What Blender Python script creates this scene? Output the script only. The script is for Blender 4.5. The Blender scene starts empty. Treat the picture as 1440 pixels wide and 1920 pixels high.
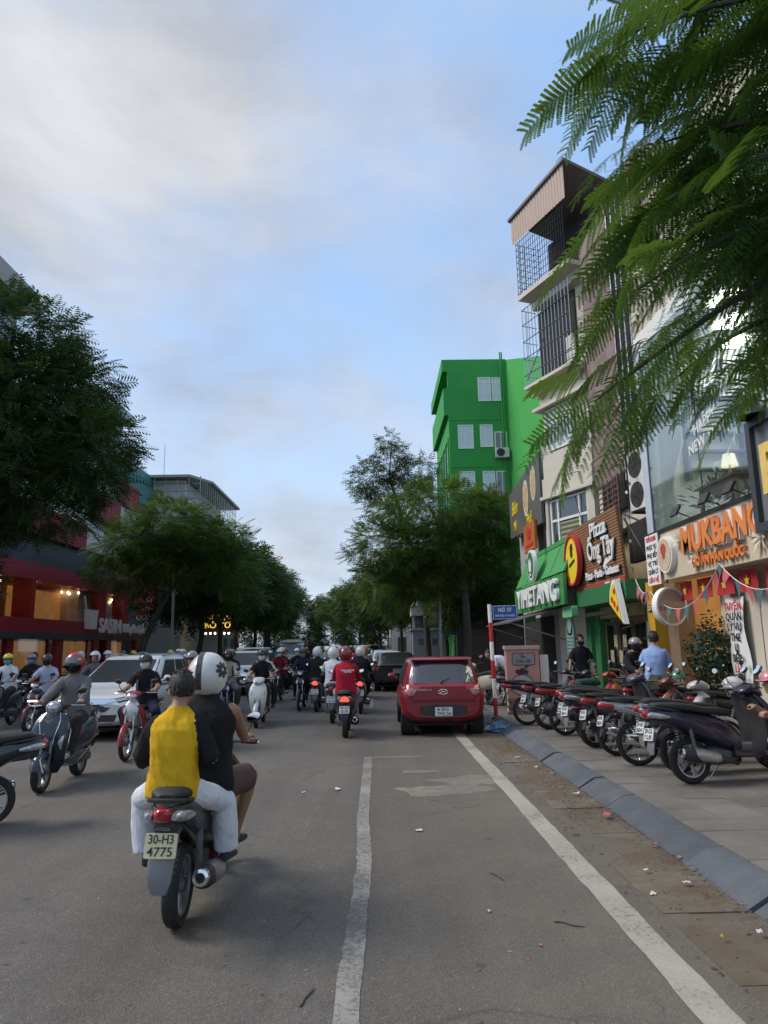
import bpy, bmesh, math, random
import numpy as np
from mathutils import Vector, Matrix, Euler, noise as mnoise
from mathutils.bvhtree import BVHTree
R = math.radians
PI = math.pi
sc = bpy.context.scene
col = sc.collection

# ------------------------------------------------------------------ camera
cam_d = bpy.data.cameras.new('camera')
cam_d.sensor_fit = 'VERTICAL'
cam_d.sensor_height = 36.0
cam_d.lens = 36.0 * 1340 / 1920
cam_d.clip_start = 0.05
cam_d.clip_end = 2000
cam = bpy.data.objects.new('camera', cam_d)
col.objects.link(cam)
cam.matrix_world = (Matrix.Translation((0, 0, 1.75)) @ Matrix.Rotation(R(-0.8125), 4, 'Z')
                    @ Matrix.Rotation(R(90 + 10.473), 4, 'X') @ Matrix.Rotation(R(-1.0), 4, 'Z'))
sc.camera = cam

# ------------------------------------------------------------------ sky
SUN_EL, SUN_AZ = 45, 278            # azimuth clockwise from +Y: soft light from the left
w = bpy.data.worlds.new('World')
sc.world = w
w.use_nodes = True
nt = w.node_tree
for n in list(nt.nodes):
    nt.nodes.remove(n)


def nd(t, ty, **kw):
    n = t.nodes.new(ty)
    for k, v in kw.items():
        if k.startswith('i_'):
            n.inputs[k[2:]].default_value = v
        else:
            setattr(n, k, v)
    return n


def mathn(t, op, a, b=None, clamp=False):
    n = t.nodes.new('ShaderNodeMath')
    n.operation = op
    n.use_clamp = clamp
    for i, v in enumerate((a, b)):
        if v is None:
            continue
        if isinstance(v, (int, float)):
            n.inputs[i].default_value = v
        else:
            t.links.new(v, n.inputs[i])
    return n.outputs[0]


def mixc(t, fac, a, b, blend='MIX'):
    n = t.nodes.new('ShaderNodeMix')
    n.data_type = 'RGBA'
    n.blend_type = blend
    for i, v in ((0, fac), (6, a), (7, b)):
        if isinstance(v, (int, float)):
            n.inputs[i].default_value = v
        elif isinstance(v, (tuple, list)):
            n.inputs[i].default_value = tuple(v) if len(v) == 4 else tuple(v) + (1,)
        else:
            t.links.new(v, n.inputs[i])
    return n.outputs[2]


def ramp(t, fac, stops):
    n = t.nodes.new('ShaderNodeValToRGB')
    cr = n.color_ramp
    while len(cr.elements) > 1:
        cr.elements.remove(cr.elements[-1])
    for i, (p, c) in enumerate(stops):
        e = cr.elements[0] if i == 0 else cr.elements.new(p)
        e.position = p
        e.color = (c, c, c, 1) if isinstance(c, (int, float)) else tuple(c) + (1,)
    t.links.new(fac, n.inputs[0])
    return n.outputs[0]


tc = nd(nt, 'ShaderNodeTexCoord')
sky = nd(nt, 'ShaderNodeTexSky', sky_type='NISHITA', sun_disc=False, sun_elevation=R(SUN_EL), sun_rotation=R(SUN_AZ),
         air_density=1.0, dust_density=0.7, ozone_density=1.5)
sep = nd(nt, 'ShaderNodeSeparateXYZ')
nt.links.new(tc.outputs['Generated'], sep.inputs[0])
zz = mathn(nt, 'ADD', mathn(nt, 'MAXIMUM', sep.outputs[2], 0.0), 0.3)
cmb = nd(nt, 'ShaderNodeCombineXYZ')
nt.links.new(mathn(nt, 'DIVIDE', sep.outputs[0], zz), cmb.inputs[0])
nt.links.new(mathn(nt, 'DIVIDE', sep.outputs[1], zz), cmb.inputs[1])
mp = nd(nt, 'ShaderNodeMapping')
mp.inputs['Location'].default_value = (-10.495, -7.957, 0)
mp.inputs['Rotation'].default_value = (0, 0, 6.141)
nt.links.new(cmb.outputs[0], mp.inputs[0])
n1 = nd(nt, 'ShaderNodeTexNoise', i_Scale=0.8, i_Detail=9.0, i_Roughness=0.56, i_Distortion=0.3)
n2 = nd(nt, 'ShaderNodeTexNoise', i_Scale=1.9, i_Detail=7.0, i_Roughness=0.58, i_Distortion=0.3)
nt.links.new(mp.outputs[0], n1.inputs[0])
nt.links.new(mp.outputs[0], n2.inputs[0])
dens = ramp(nt, n1.outputs[0], [(0.47, 0.0), (0.55, 0.42), (0.65, 0.95)])
shade = ramp(nt, n2.outputs[0], [(0.36, (0.33, 0.34, 0.37)), (0.5, (0.46, 0.47, 0.50)), (0.66, (0.63, 0.63, 0.645))])
veil = nd(nt, 'ShaderNodeBackground', i_Strength=1.0)
veil.inputs[0].default_value = (0.36, 0.59, 0.96, 1)            # thin high haze over the whole sky
bg_sky = nd(nt, 'ShaderNodeBackground', i_Strength=0.15)
bg_cl = nd(nt, 'ShaderNodeBackground', i_Strength=1.0)
nt.links.new(sky.outputs[0], bg_sky.inputs[0])
nt.links.new(shade, bg_cl.inputs[0])
mxs = nd(nt, 'ShaderNodeMixShader')
nt.links.new(dens, mxs.inputs[0])
mxv = nd(nt, 'ShaderNodeMixShader', i_Fac=0.6)
hz = nd(nt, 'ShaderNodeBackground', i_Strength=1.0)
hz.inputs[0].default_value = (0.55, 0.64, 0.74, 1)            # paler air low down, all round
mxh = nd(nt, 'ShaderNodeMixShader')
nt.links.new(ramp(nt, sep.outputs[2], [(0.0, 0.85), (0.18, 0.5), (0.5, 0.0)]), mxh.inputs[0])
nt.links.new(bg_sky.outputs[0], mxv.inputs[1])
nt.links.new(veil.outputs[0], mxv.inputs[2])
nt.links.new(mxv.outputs[0], mxh.inputs[1])
nt.links.new(hz.outputs[0], mxh.inputs[2])
nt.links.new(mxh.outputs[0], mxs.inputs[1])
nt.links.new(bg_cl.outputs[0], mxs.inputs[2])
wo = nd(nt, 'ShaderNodeOutputWorld')
nt.links.new(mxs.outputs[0], wo.inputs[0])

# ------------------------------------------------------------------ sun (soft, through cloud) and exposure
sl = bpy.data.lights.new('sun', 'SUN')
sl.energy = 2.2
sl.angle = R(26)
sl.color = (1.0, 0.90, 0.78)
so = bpy.data.objects.new('sun', sl)
col.objects.link(so)
so.rotation_euler = (R(90 - SUN_EL), 0, R(180 - SUN_AZ))
sc.view_settings.view_transform = 'Standard'
sc.view_settings.look = 'None'
sc.view_settings.gamma = 1
sc.view_settings.exposure = 0.35
sc.view_settings.use_curve_mapping = False
sc.cycles.max_bounces = 6
sc.cycles.diffuse_bounces = 3
sc.cycles.glossy_bounces = 3
sc.cycles.transparent_max_bounces = 12
sc.cycles.use_denoising = True

# ------------------------------------------------------------------ helpers
rnd = random.Random(7)


def link(o, parent=None):
    col.objects.link(o)
    if parent is not None:
        o.parent = parent
    return o


def tag(o, label=None, cat=None, group=None, kind=None):
    for k, v in (('label', label), ('category', cat), ('group', group), ('kind', kind)):
        if v:
            o[k] = v
    return o


def empty(name, loc=(0, 0, 0), rz=0.0, label=None, cat=None, group=None, rx=0, ry=0):
    o = bpy.data.objects.new(name, None)
    o.empty_display_size = 0.1
    link(o)
    o.location = loc
    o.rotation_euler = (rx, ry, rz)
    return tag(o, label, cat, group)


MATS = {}


def mat(name, c, r=0.6, m=0.0, var=0.12, sc_=5.0, bump=0.0, bsc=40.0, coat=0.0, spec=0.5, em=0.0, stretch=None, var2=0.0, trans=None):
    """plain procedural material: base colour with noise variation, optional bump / clear coat / emission"""
    if name in MATS:
        return MATS[name]
    x = bpy.data.materials.new(name)
    MATS[name] = x
    x.use_nodes = True
    t = x.node_tree
    p = t.nodes['Principled BSDF']
    p.inputs['Roughness'].default_value = r
    p.inputs['Metallic'].default_value = m
    p.inputs['Specular IOR Level'].default_value = spec
    if coat:
        p.inputs['Coat Weight'].default_value = coat
        p.inputs['Coat Roughness'].default_value = 0.08
    p.inputs['Base Color'].default_value = tuple(c) + (1,)
    if var or bump:
        tcn = nd(t, 'ShaderNodeTexCoord')
        src = tcn.outputs['Object']
        if stretch:
            mpn = nd(t, 'ShaderNodeMapping')
            mpn.inputs['Scale'].default_value = stretch
            t.links.new(src, mpn.inputs[0])
            src = mpn.outputs[0]
    if var:
        nz = nd(t, 'ShaderNodeTexNoise', i_Scale=sc_, i_Detail=6.0, i_Roughness=0.62)
        t.links.new(src, nz.inputs[0])
        f = ramp(t, nz.outputs[0], [(0.3, 0.0), (0.7, 1.0)])
        a = tuple(max(0, q * (1 - var)) for q in c)
        b = tuple(min(1, q * (1 + var)) for q in c)
        t.links.new(mixc(t, f, a, b), p.inputs['Base Color'])
        if r > 0.05 and not coat:
            rr = mathn(t, 'ADD', mathn(t, 'MULTIPLY', nz.outputs[0], 0.24), r - 0.12, True)
            t.links.new(rr, p.inputs['Roughness'])
    if bump:
        nb = nd(t, 'ShaderNodeTexNoise', i_Scale=bsc, i_Detail=4.0, i_Roughness=0.6)
        t.links.new(src, nb.inputs[0])
        bp = nd(t, 'ShaderNodeBump', i_Strength=min(1, bump), i_Distance=0.02 if bsc < 60 else 0.005)
        t.links.new(nb.outputs[0], bp.inputs['Height'])
        t.links.new(bp.outputs[0], p.inputs['Normal'])
    if em:
        p.inputs['Emission Color'].default_value = tuple(c) + (1,)
        p.inputs['Emission Strength'].default_value = em
    return x


def paint(name, c):
    return mat(name, c, r=0.32, var=0.06, sc_=3, coat=0.55)


def cloth(name, c):
    return mat(name, c, r=0.88, var=0.09, sc_=5, bump=0.85, bsc=8, spec=0.2, stretch=(1, 1, 0.55))


def glassm(name, tint, rough=0.03, fac=0.35, dark=False):
    """window pane: tinted see-through body with a fresnel sky reflection"""
    if name in MATS:
        return MATS[name]
    x = bpy.data.materials.new(name)
    MATS[name] = x
    x.use_nodes = True
    t = x.node_tree
    t.nodes.clear()
    out = nd(t, 'ShaderNodeOutputMaterial')
    if dark:
        base = nd(t, 'ShaderNodeBsdfPrincipled')
        base.inputs['Base Color'].default_value = tuple(tint) + (1,)
        base.inputs['Roughness'].default_value = 0.4
    else:
        base = nd(t, 'ShaderNodeBsdfTransparent')
        base.inputs[0].default_value = tuple(tint) + (1,)
    gl = nd(t, 'ShaderNodeBsdfGlossy')
    gl.inputs['Roughness'].default_value = rough
    lw = nd(t, 'ShaderNodeFresnel')
    lw.inputs[0].default_value = 1.5
    ge = nd(t, 'ShaderNodeNewGeometry')
    f = mathn(t, 'MULTIPLY', mathn(t, 'ADD', lw.outputs[0], fac, True), mathn(t, 'SUBTRACT', 1.0, ge.outputs['Backfacing']))
    mx = nd(t, 'ShaderNodeMixShader')
    t.links.new(f, mx.inputs[0])
    t.links.new(base.outputs[0], mx.inputs[1])
    t.links.new(gl.outputs[0], mx.inputs[2])
    t.links.new(mx.outputs[0], out.inputs[0])
    return x


def basis(d, up=(0, 0, 1)):
    d = Vector(d).normalized()
    u = Vector(up)
    if abs(d.dot(u)) > 0.97:
        u = Vector((0, 1, 0)) if abs(d.y) < 0.9 else Vector((1, 0, 0))
    a = d.cross(u).normalized()
    return a, a.cross(d).normalized(), d          # side, up', dir


def sell(c, u, v, a, b, n=16, p=2.0):
    """superellipse ring round c in the plane of u, v"""
    c, u, v = Vector(c), Vector(u), Vector(v)
    out = []
    for i in range(n):
        t = 2 * PI * i / n
        ct, st = math.cos(t), math.sin(t)
        out.append(c + u * (a * math.copysign(abs(ct) ** (2 / p), ct)) + v * (b * math.copysign(abs(st) ** (2 / p), st)))
    return out


class MB:
    def __init__(s):
        s.v, s.f, s.m, s.T = [], [], [], None

    def add(s, vs, fs, m=0):
        o = len(s.v)
        if s.T is not None:
            vs = [s.T @ Vector(q) for q in vs]
        s.v += [tuple(q) for q in vs]
        s.f += [tuple(i + o for i in f) for f in fs]
        s.m += [m] * len(fs)
        return s

    def box(s, c, d, m=0, rot=None):
        x, y, z = d[0] / 2, d[1] / 2, d[2] / 2
        vs = [Vector((a * x, b * y, e * z)) for e in (-1, 1) for b in (-1, 1) for a in (-1, 1)]
        if rot is not None:
            e = Euler(rot)
            for q in vs:
                q.rotate(e)
        vs = [q + Vector(c) for q in vs]
        return s.add(vs, [(0, 2, 3, 1), (4, 5, 7, 6), (0, 1, 5, 4), (2, 6, 7, 3), (0, 4, 6, 2), (1, 3, 7, 5)], m)

    def bx(s, x0, x1, y0, y1, z0, z1, m=0):
        return s.box(((x0 + x1) / 2, (y0 + y1) / 2, (z0 + z1) / 2), (x1 - x0, y1 - y0, z1 - z0), m)

    def loft(s, rings, m=0, caps=True, closed=True):
        n = len(rings[0])
        vs = [q for r_ in rings for q in r_]
        fs = []
        for i in range(len(rings) - 1):
            for j in range(n if closed else n - 1):
                k = (j + 1) % n
                fs.append((i * n + j, i * n + k, (i + 1) * n + k, (i + 1) * n + j))
        if caps and closed:
            fs.append(tuple(range(n - 1, -1, -1)))
            fs.append(tuple((len(rings) - 1) * n + j for j in range(n)))
        return s.add(vs, fs, m)

    def tube(s, pts, r, n=8, m=0, caps=True, flat=1.0):
        pts = [Vector(p) for p in pts]
        rs = r if isinstance(r, (list, tuple)) else [r] * len(pts)
        rings = []
        for i, p in enumerate(pts):
            d = pts[min(i + 1, len(pts) - 1)] - pts[max(i - 1, 0)]
            a, b, _ = basis(d)
            rings.append(sell(p, a, b, rs[i], rs[i] * flat, n))
        return s.loft(rings, m, caps)

    def yl(s, secs, n=16, p=2.5, m=0):
        """loft of cross-sections square to y: (y, z, half width, half height[, x])"""
        return s.loft([sell((q[4] if len(q) > 4 else 0, q[0], q[1]), (1, 0, 0), (0, 0, 1), q[2], q[3], n, p) for q in secs], m)

    def zl(s, secs, n=16, p=2.5, m=0):
        """loft of level sections: (z, y, half width, half depth[, x])"""
        return s.loft([sell((q[4] if len(q) > 4 else 0, q[1], q[0]), (1, 0, 0), (0, 1, 0), q[2], q[3], n, p) for q in secs], m)

    def ell(s, c, r, n=14, k=8, m=0, rot=None):
        rings = []
        e = Euler(rot) if rot else None
        vs = []
        for i in range(1, k):
            t = -PI / 2 + PI * i / k
            for j in range(n):
                a = 2 * PI * j / n
                vs.append(Vector((r[0] * math.cos(t) * math.cos(a), r[1] * math.cos(t) * math.sin(a), r[2] * math.sin(t))))
        vs += [Vector((0, 0, -r[2])), Vector((0, 0, r[2]))]
        if e:
            for q in vs:
                q.rotate(e)
        vs = [q + Vector(c) for q in vs]
        fs = []
        for i in range(k - 2):
            for j in range(n):
                fs.append((i * n + j, i * n + (j + 1) % n, (i + 1) * n + (j + 1) % n, (i + 1) * n + j))
        lo, hi = len(vs) - 2, len(vs) - 1
        for j in range(n):
            fs.append((lo, (j + 1) % n, j))
            fs.append((hi, (k - 2) * n + j, (k - 2) * n + (j + 1) % n))
        return s.add(vs, fs, m)

    def lathe(s, prof, c=(0, 0, 0), axis=(1, 0, 0), n=24, m=0, closed=False):
        """prof: list of (radius, offset along axis)"""
        a, b, d = basis(axis)
        c = Vector(c)
        rings = []
        for j in range(n):
            t = 2 * PI * j / n
            rd = a * math.cos(t) + b * math.sin(t)
            rings.append([c + rd * q[0] + d * q[1] for q in prof])
        k = len(prof)
        vs = [q for r_ in rings for q in r_]
        fs = []
        for j in range(n):
            for i in range(k if closed else k - 1):
                i2 = (i + 1) % k
                fs.append((j * k + i, j * k + i2, ((j + 1) % n) * k + i2, ((j + 1) % n) * k + i))
        return s.add(vs, fs, m)

    def prism(s, poly, o, u, v, t, m=0):
        """flat polygon (2-D points) in plane o+u,v with thickness t along u x v"""
        o, u, v = Vector(o), Vector(u), Vector(v)
        w_ = u.cross(v).normalized() * t
        a = [o + u * q[0] + v * q[1] for q in poly]
        b = [q + w_ for q in a]
        n = len(poly)
        fs = [tuple(range(n - 1, -1, -1)), tuple(range(n, 2 * n))]
        fs += [(i, (i + 1) % n, n + (i + 1) % n, n + i) for i in range(n)]
        return s.add(a + b, fs, m)

    def mesh(s, name, smooth=40):
        me = bpy.data.meshes.new(name)
        me.from_pydata(s.v, [], s.f)
        me.polygons.foreach_set('material_index', s.m)
        if smooth:
            me.polygons.foreach_set('use_smooth', [True] * len(s.f))
            me.set_sharp_from_angle(angle=R(smooth))
        me.update()
        return me

    def build(s, name, mats, parent=None, smooth=40, loc=None, rz=0.0):
        me = s.mesh(name, smooth)
        for x in (mats if isinstance(mats, (list, tuple)) else [mats]):
            me.materials.append(x)
        o = bpy.data.objects.new(name, me)
        link(o, parent)
        if loc is not None:
            o.location = loc
        if rz:
            o.rotation_euler = (0, 0, rz)
        return o


def text_mesh(s, size=1.0, depth=0.02, bold=0.0, sx=1.0, space=1.0, shear=0.0, width=None):
    cu = bpy.data.curves.new('text', 'FONT')
    cu.body = s
    cu.size = size
    cu.extrude = depth / 2
    cu.offset = bold
    cu.align_x = 'CENTER'
    cu.align_y = 'CENTER'
    cu.space_character = space
    cu.shear = shear
    cu.resolution_u = 3
    o = bpy.data.objects.new('text', cu)
    me = bpy.data.meshes.new_from_object(o)
    if width and me.vertices:
        xs = [q.co.x for q in me.vertices]
        sx = width / max(1e-6, max(xs) - min(xs))
    if sx != 1.0:
        for q in me.vertices:
            q.co.x *= sx
    bpy.data.objects.remove(o)
    bpy.data.curves.remove(cu)
    return me


def text(name, s, mats, o, right, up, parent=None, **kw):
    """raised lettering centred at o, reading along right"""
    me = text_mesh(s, **kw)
    me.materials.clear()
    me.materials.append(mats)
    ob = bpy.data.objects.new(name, me)
    r_, u = Vector(right).normalized(), Vector(up).normalized()
    n_ = r_.cross(u).normalized()
    u = n_.cross(r_)
    M4 = Matrix(((r_.x, u.x, n_.x, o[0]), (r_.y, u.y, n_.y, o[1]), (r_.z, u.z, n_.z, o[2]), (0, 0, 0, 1)))
    link(ob, parent)
    ob.matrix_basis = M4
    return ob


def copy_tree(o, parent=None, remap=None, skip=()):
    """copy of a thing with its parts and sub-parts; mesh data stays shared, remap swaps materials per object"""
    c = o.copy()
    col.objects.link(c)
    if parent is not None:
        c.parent = parent
    if remap and c.type == 'MESH':
        for s in c.material_slots:
            if s.material and s.material.name in remap:
                mm = remap[s.material.name]
                s.link = 'OBJECT'
                s.material = mm
    for ch in list(o.children):
        if not (skip and ch.name.startswith(skip)):
            copy_tree(ch, c, remap)
    return c


def decal(bvh, outline, o, u, v, d, off=0.004, rings=3):
    """outline (2-D) in plane o+u,v thrown along d onto a surface: a thin skin that follows it"""
    o, u, v, d = Vector(o), Vector(u), Vector(v), Vector(d).normalized()
    cx_ = sum(q[0] for q in outline) / len(outline)
    cy_ = sum(q[1] for q in outline) / len(outline)
    n = len(outline)
    vs = []
    last = None

    def hit(a, b):
        nonlocal last
        p = o + u * a + v * b
        h = bvh.ray_cast(p, d)
        if h[0] is None:
            if last is None:
                return p
            q = p + d * last
        else:
            last = h[3]
            q = h[0]
        return q - d * off
    for k in range(rings, 0, -1):
        f = k / rings
        for a, b in outline:
            vs.append(hit(cx_ + (a - cx_) * f, cy_ + (b - cy_) * f))
    vs.append(hit(cx_, cy_))
    fs = []
    for k in range(rings - 1):
        for j in range(n):
            fs.append((k * n + j, k * n + (j + 1) % n, (k + 1) * n + (j + 1) % n, (k + 1) * n + j))
    for j in range(n):
        fs.append(((rings - 1) * n + j, (rings - 1) * n + (j + 1) % n, len(vs) - 1))
    # a thin edge down to the surface
    edge = [Vector(vs[j]) + d * (off + 0.006) for j in range(n)]
    b0 = len(vs)
    vs += edge
    for j in range(n):
        fs.append((j, b0 + j, b0 + (j + 1) % n, (j + 1) % n))
    return vs, fs


def rrect(x0, x1, y0, y1, r_=0.03, k=4):
    out = []
    for cx_, cy_, a0 in ((x1 - r_, y1 - r_, 0), (x0 + r_, y1 - r_, 90), (x0 + r_, y0 + r_, 180), (x1 - r_, y0 + r_, 270)):
        for i in range(k + 1):
            a = R(a0 + 90 * i / k)
            out.append((cx_ + r_ * math.cos(a), cy_ + r_ * math.sin(a)))
    return out


def ellp(cx_, cy_, a, b, n=20):
    return [(cx_ + a * math.cos(2 * PI * i / n), cy_ + b * math.sin(2 * PI * i / n)) for i in range(n)]
# ------------------------------------------------------------------ people: continuous bodies grown by a voxel union
M_SKIN = mat('SKIN', (0.36, 0.20, 0.13), 0.55, var=0.08, sc_=9)
M_SKIN2 = mat('skin_tan', (0.30, 0.155, 0.095), 0.55, var=0.08, sc_=9)
M_SH = cloth('SHIRT', (0.3, 0.3, 0.3))
M_TR = cloth('TROUSERS', (0.1, 0.1, 0.1))
M_SHOE = mat('SHOES', (0.05, 0.045, 0.04), 0.7, var=0.2)
M_HAIR = mat('hair_black', (0.012, 0.010, 0.009), 0.6, var=0.4, sc_=30, bump=.8, bsc=60)


TMP = bpy.data.scenes.new('workshop')          # scratch scene: bodies are evaluated on their own, then it is removed


def ik(a, b, l1, l2, pole):
    a, b, pole = Vector(a), Vector(b), Vector(pole)
    d = b - a
    L = max(1e-4, min(d.length, (l1 + l2) * .999))
    dn = d.normalized()
    x = (l1 * l1 - l2 * l2 + L * L) / (2 * L)
    h = math.sqrt(max(0, l1 * l1 - x * x))
    p = pole - dn * pole.dot(dn)
    p = p.normalized() if p.length > 1e-4 else Vector((0, 0, 1))
    return a + dn * x + p * h, a + dn * L


def body_mesh(key, hip, lean, hands, feet, sleeve='short', pants='long', loose=0.0, voxel=.011, head_yaw=0.0, head_pitch=0.0, k=1.0, twist=0.0, grip=(True, True),
              elbow=(-.3, -.55), knee_out=.25, fold=.004, toe=0.0, wide=1.0, collar=True, smooth=2, hem=0.10, bellbottom=0.0, female=False):
    """hands / feet: [left, right] targets in the person's space (+y forward). Returns mesh, head matrix."""
    mb = MB()
    SK, SH, TR, SO, SL = 0, 1, 2, 3, 4
    hip = Vector(hip)
    ln = R(lean)
    up = Vector((0, math.sin(ln), math.cos(ln)))
    fw = Vector((0, math.cos(ln), -math.sin(ln)))
    side = Vector((math.cos(R(twist)), math.sin(R(twist)), 0))

    def sp(h, bulge=0.0):
        # slightly rounded back
        return hip + up * h * k + fw * (-.03 * math.sin(PI * min(1, max(0, h / .55)))) * k + fw * bulge
    lo = loose

    def ring(h, a, b, n=24, p=2.5, s_=None):
        return sell(sp(h), s_ or side, fw, a * k * wide, b * k, n, p)
    # torso (shirt)
    mb.loft([ring(-hem, .165 + lo * 1.2, .125 + lo), ring(-.02, .172 + lo * 1.2, .128 + lo), ring(.12, .152 + lo * 1.1, .112 + lo), ring(.26, .160 + lo * .9, .115 + lo * .8),
             ring(.38, .178 + lo * .5, .115 + lo * .5), ring(.44, .180 + lo * .2, .10 + lo * .3), ring(.485, .15, .085), ring(.52, .092, .07), ring(.545, .066, .06)], SH)
    # pelvis
    mb.loft([ring(-.15, .10, .09), ring(-.11, .15, .118), ring(-.03, .145, .108), ring(.02, .11, .08)], TR)
    # neck and head
    HS = 1.06 if k > .95 else 1.13
    hd = Matrix.Rotation(R(head_yaw), 3, 'Z') @ Matrix.Rotation(R(head_pitch), 3, 'X')
    nb = sp(.50)
    hc = sp(.64) + Vector((0, .035 * k, 0)) + Vector((0, 0, .015))
    mb.tube([nb, nb.lerp(hc, .4), hc - Vector((0, .015, .06)) * k], [.066 * k, .058 * k, .056 * k], 14, SK)

    def H(v):
        return hc + hd @ (Vector(v) * k * HS)

    def hell(c, r_, m=SK, n=16, q=10, rot=None):
        mb2 = MB()
        mb2.ell((0, 0, 0), r_, n, q, 0, rot)
        mb.add([H(Vector(c) + Vector(v)) for v in mb2.v], mb2.f, m)
    hell((0, -.012, .045), (.077, .096, .085))
    hell((0, .012, -.02), (.066, .078, .095))
    hell((0, .035, -.075), (.045, .045, .035))
    hell((0, .092, -.012), (.014, .020, .022))
    hell((0, .080, -.055), (.024, .014, .010))
    for sx in (-1, 1):
        hell((sx * .076, -.005, -.005), (.012, .022, .032))
        hell((sx * .03, .078, .022), (.020, .012, .010))
    # arms
    for i, sx in enumerate((-1, 1)):
        S = sp(.437) + side * sx * .168 * k * wide
        tgt = Vector(hands[i])
        E_, W_ = ik(S, tgt, .285 * k, .255 * k, Vector((sx * abs(elbow[0]), -.25, elbow[1])))
        r1, r2, r3 = .049 * k, .041 * k, .029 * k
        mb.ell(S - side * sx * .012, (.056 * k, .056 * k, .058 * k), 14, 8, SL if sleeve != 'none' else SK)
        mb.tube([S, S.lerp(E_, .5), E_], [r1 * 1.08, r1, r2], 12, SK)
        fa = E_.lerp(W_, .35)
        mb.ell(E_, (r2 * 1.02,) * 3, 12, 8, SK)
        mb.tube([E_, fa, W_], [r2, r2 * 1.02, r3], 12, SK)
        if sleeve == 'short':
            q = S.lerp(E_, .78)
            mb.tube([S + side * sx * -.02, S.lerp(E_, .4), q], [.055 * k + lo * .25, .058 * k + lo * .4, .06 * k + lo * .6], 14, SL)
        elif sleeve == 'long':
            mb.tube([S + side * sx * -.02, S.lerp(E_, .5), E_], [.062 * k + lo * .3, .058 * k + lo * .3, .053 * k + lo * .3], 14, SL)
            mb.ell(E_, (.053 * k + lo * .3,) * 3, 12, 8, SL)
            mb.tube([E_, E_.lerp(W_, .45), E_.lerp(W_, .97)], [.053 * k + lo * .3, .05 * k + lo * .3, .038 * k + lo * .2], 14, SL)
        elif sleeve == 'half':
            mb.tube([S + side * sx * -.02, S.lerp(E_, .5), E_, E_.lerp(W_, .1)], [.062 * k + lo * .3, .06 * k + lo * .4, .058 * k + lo * .5, .058 * k + lo * .5], 14, SL)
        # hand
        d = (W_ - E_).normalized()
        if grip[i]:
            c = W_ + Vector((0, .0, 0))
            bar = Vector((sx * .92, -.38, 0)).normalized()
            f2 = Vector((sx * .38, .92, 0)).normalized()
            zz_ = Vector((0, 0, 1))
            P = lambda a, b, e: c + bar * a + f2 * b + zz_ * e
            mb.loft([sell(P(0, -.015, .012), bar, zz_, .034 * k, .016 * k, 12), sell(P(0, .02, .022), bar, zz_, .041 * k, .017 * k, 12), sell(P(0, .058, .024), bar, zz_, .042 * k, .015 * k, 12)], SK)
            for j in range(4):
                a = (-.034 + .0225 * j) * k
                Lf = (.95, 1.05, 1.0, .85)[j]
                mb.tube([P(a, .05, .022), P(a, .05 + .032 * Lf, .012), P(a, .05 + .036 * Lf, -.016), P(a, .05 + .012, -.028)], [.0105 * k, .0098 * k, .009 * k, .008 * k], 8, SK)
            mb.tube([P(-.036, .0, .012), P(-.05, .03, -.004), P(-.042, .055, -.02)], [.0125 * k, .0115 * k, .0095 * k], 8, SK)
        else:
            a_, b_, d_ = basis(d, (0, 1, 0.01))
            P = lambda q, w__, e: W_ + d_ * q + a_ * w__ + b_ * e
            mb.loft([sell(P(-.01, 0, 0), a_, b_, .026 * k, .02 * k, 12), sell(P(.04, 0, 0), a_, b_, .038 * k, .017 * k, 12), sell(P(.085, 0, 0), a_, b_, .040 * k, .014 * k, 12)], SK)
            for j in range(4):
                w__ = (-.031 + .021 * j) * k
                Lf = (.06, .072, .068, .055)[j] * k
                mb.tube([P(.08, w__, 0), P(.08 + Lf * .55, w__, .008), P(.08 + Lf, w__, .024)], [.0098 * k, .0092 * k, .0078 * k], 8, SK)
            mb.tube([P(.02, -.034 * sx, .004), P(.055, -.052 * sx, .014), P(.085, -.05 * sx, .024)], [.0125 * k, .011 * k, .009 * k], 8, SK)
    # legs
    for i, sx in enumerate((-1, 1)):
        J = sp(-.055) + side * sx * .095 * k + fw * .02
        A = Vector(feet[i]) + Vector((0, 0, .075 * k))
        K_, A = ik(J, A, .43 * k, .42 * k, Vector((sx * knee_out, 1.0, .35)))
        if pants == 'long':
            mb.tube([J, J.lerp(K_, .5), K_], [.098 * k + lo * .3, .086 * k + lo * .4, .068 * k + lo * .5], 16, TR)
            mb.ell(K_, (.068 * k + lo * .5,) * 3, 14, 8, TR)
            mb.tube([K_, K_.lerp(A, .4), K_.lerp(A, .92)], [.068 * k + lo * .5, .064 * k + lo * .6 + bellbottom * .5, .05 * k + lo * .6 + bellbottom], 16, TR)
        else:
            mb.tube([J, J.lerp(K_, .5), J.lerp(K_, .9)], [.10 * k + lo * .3, .094 * k + lo * .4, .088 * k + lo * .5], 16, TR)
            mb.tube([J.lerp(K_, .5), K_], [.078 * k, .058 * k], 14, SK)
            mb.ell(K_, (.06 * k, .06 * k, .06 * k), 14, 8, SK)
            mb.tube([K_, K_.lerp(A, .3), K_.lerp(A, .7), A], [.056 * k, .059 * k, .044 * k, .034 * k], 14, SK)
        mb.tube([K_.lerp(A, .8), A + Vector((0, 0, -.02))], [.038 * k, .036 * k], 12, SK)
        # shoe
        fd = Vector((math.sin(R(toe)) * sx, math.cos(R(toe)), 0))
        sd = Vector((fd.y, -fd.x, 0))
        zb = A.z - .075 * k
        B_ = Vector((A.x, A.y, zb))
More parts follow.
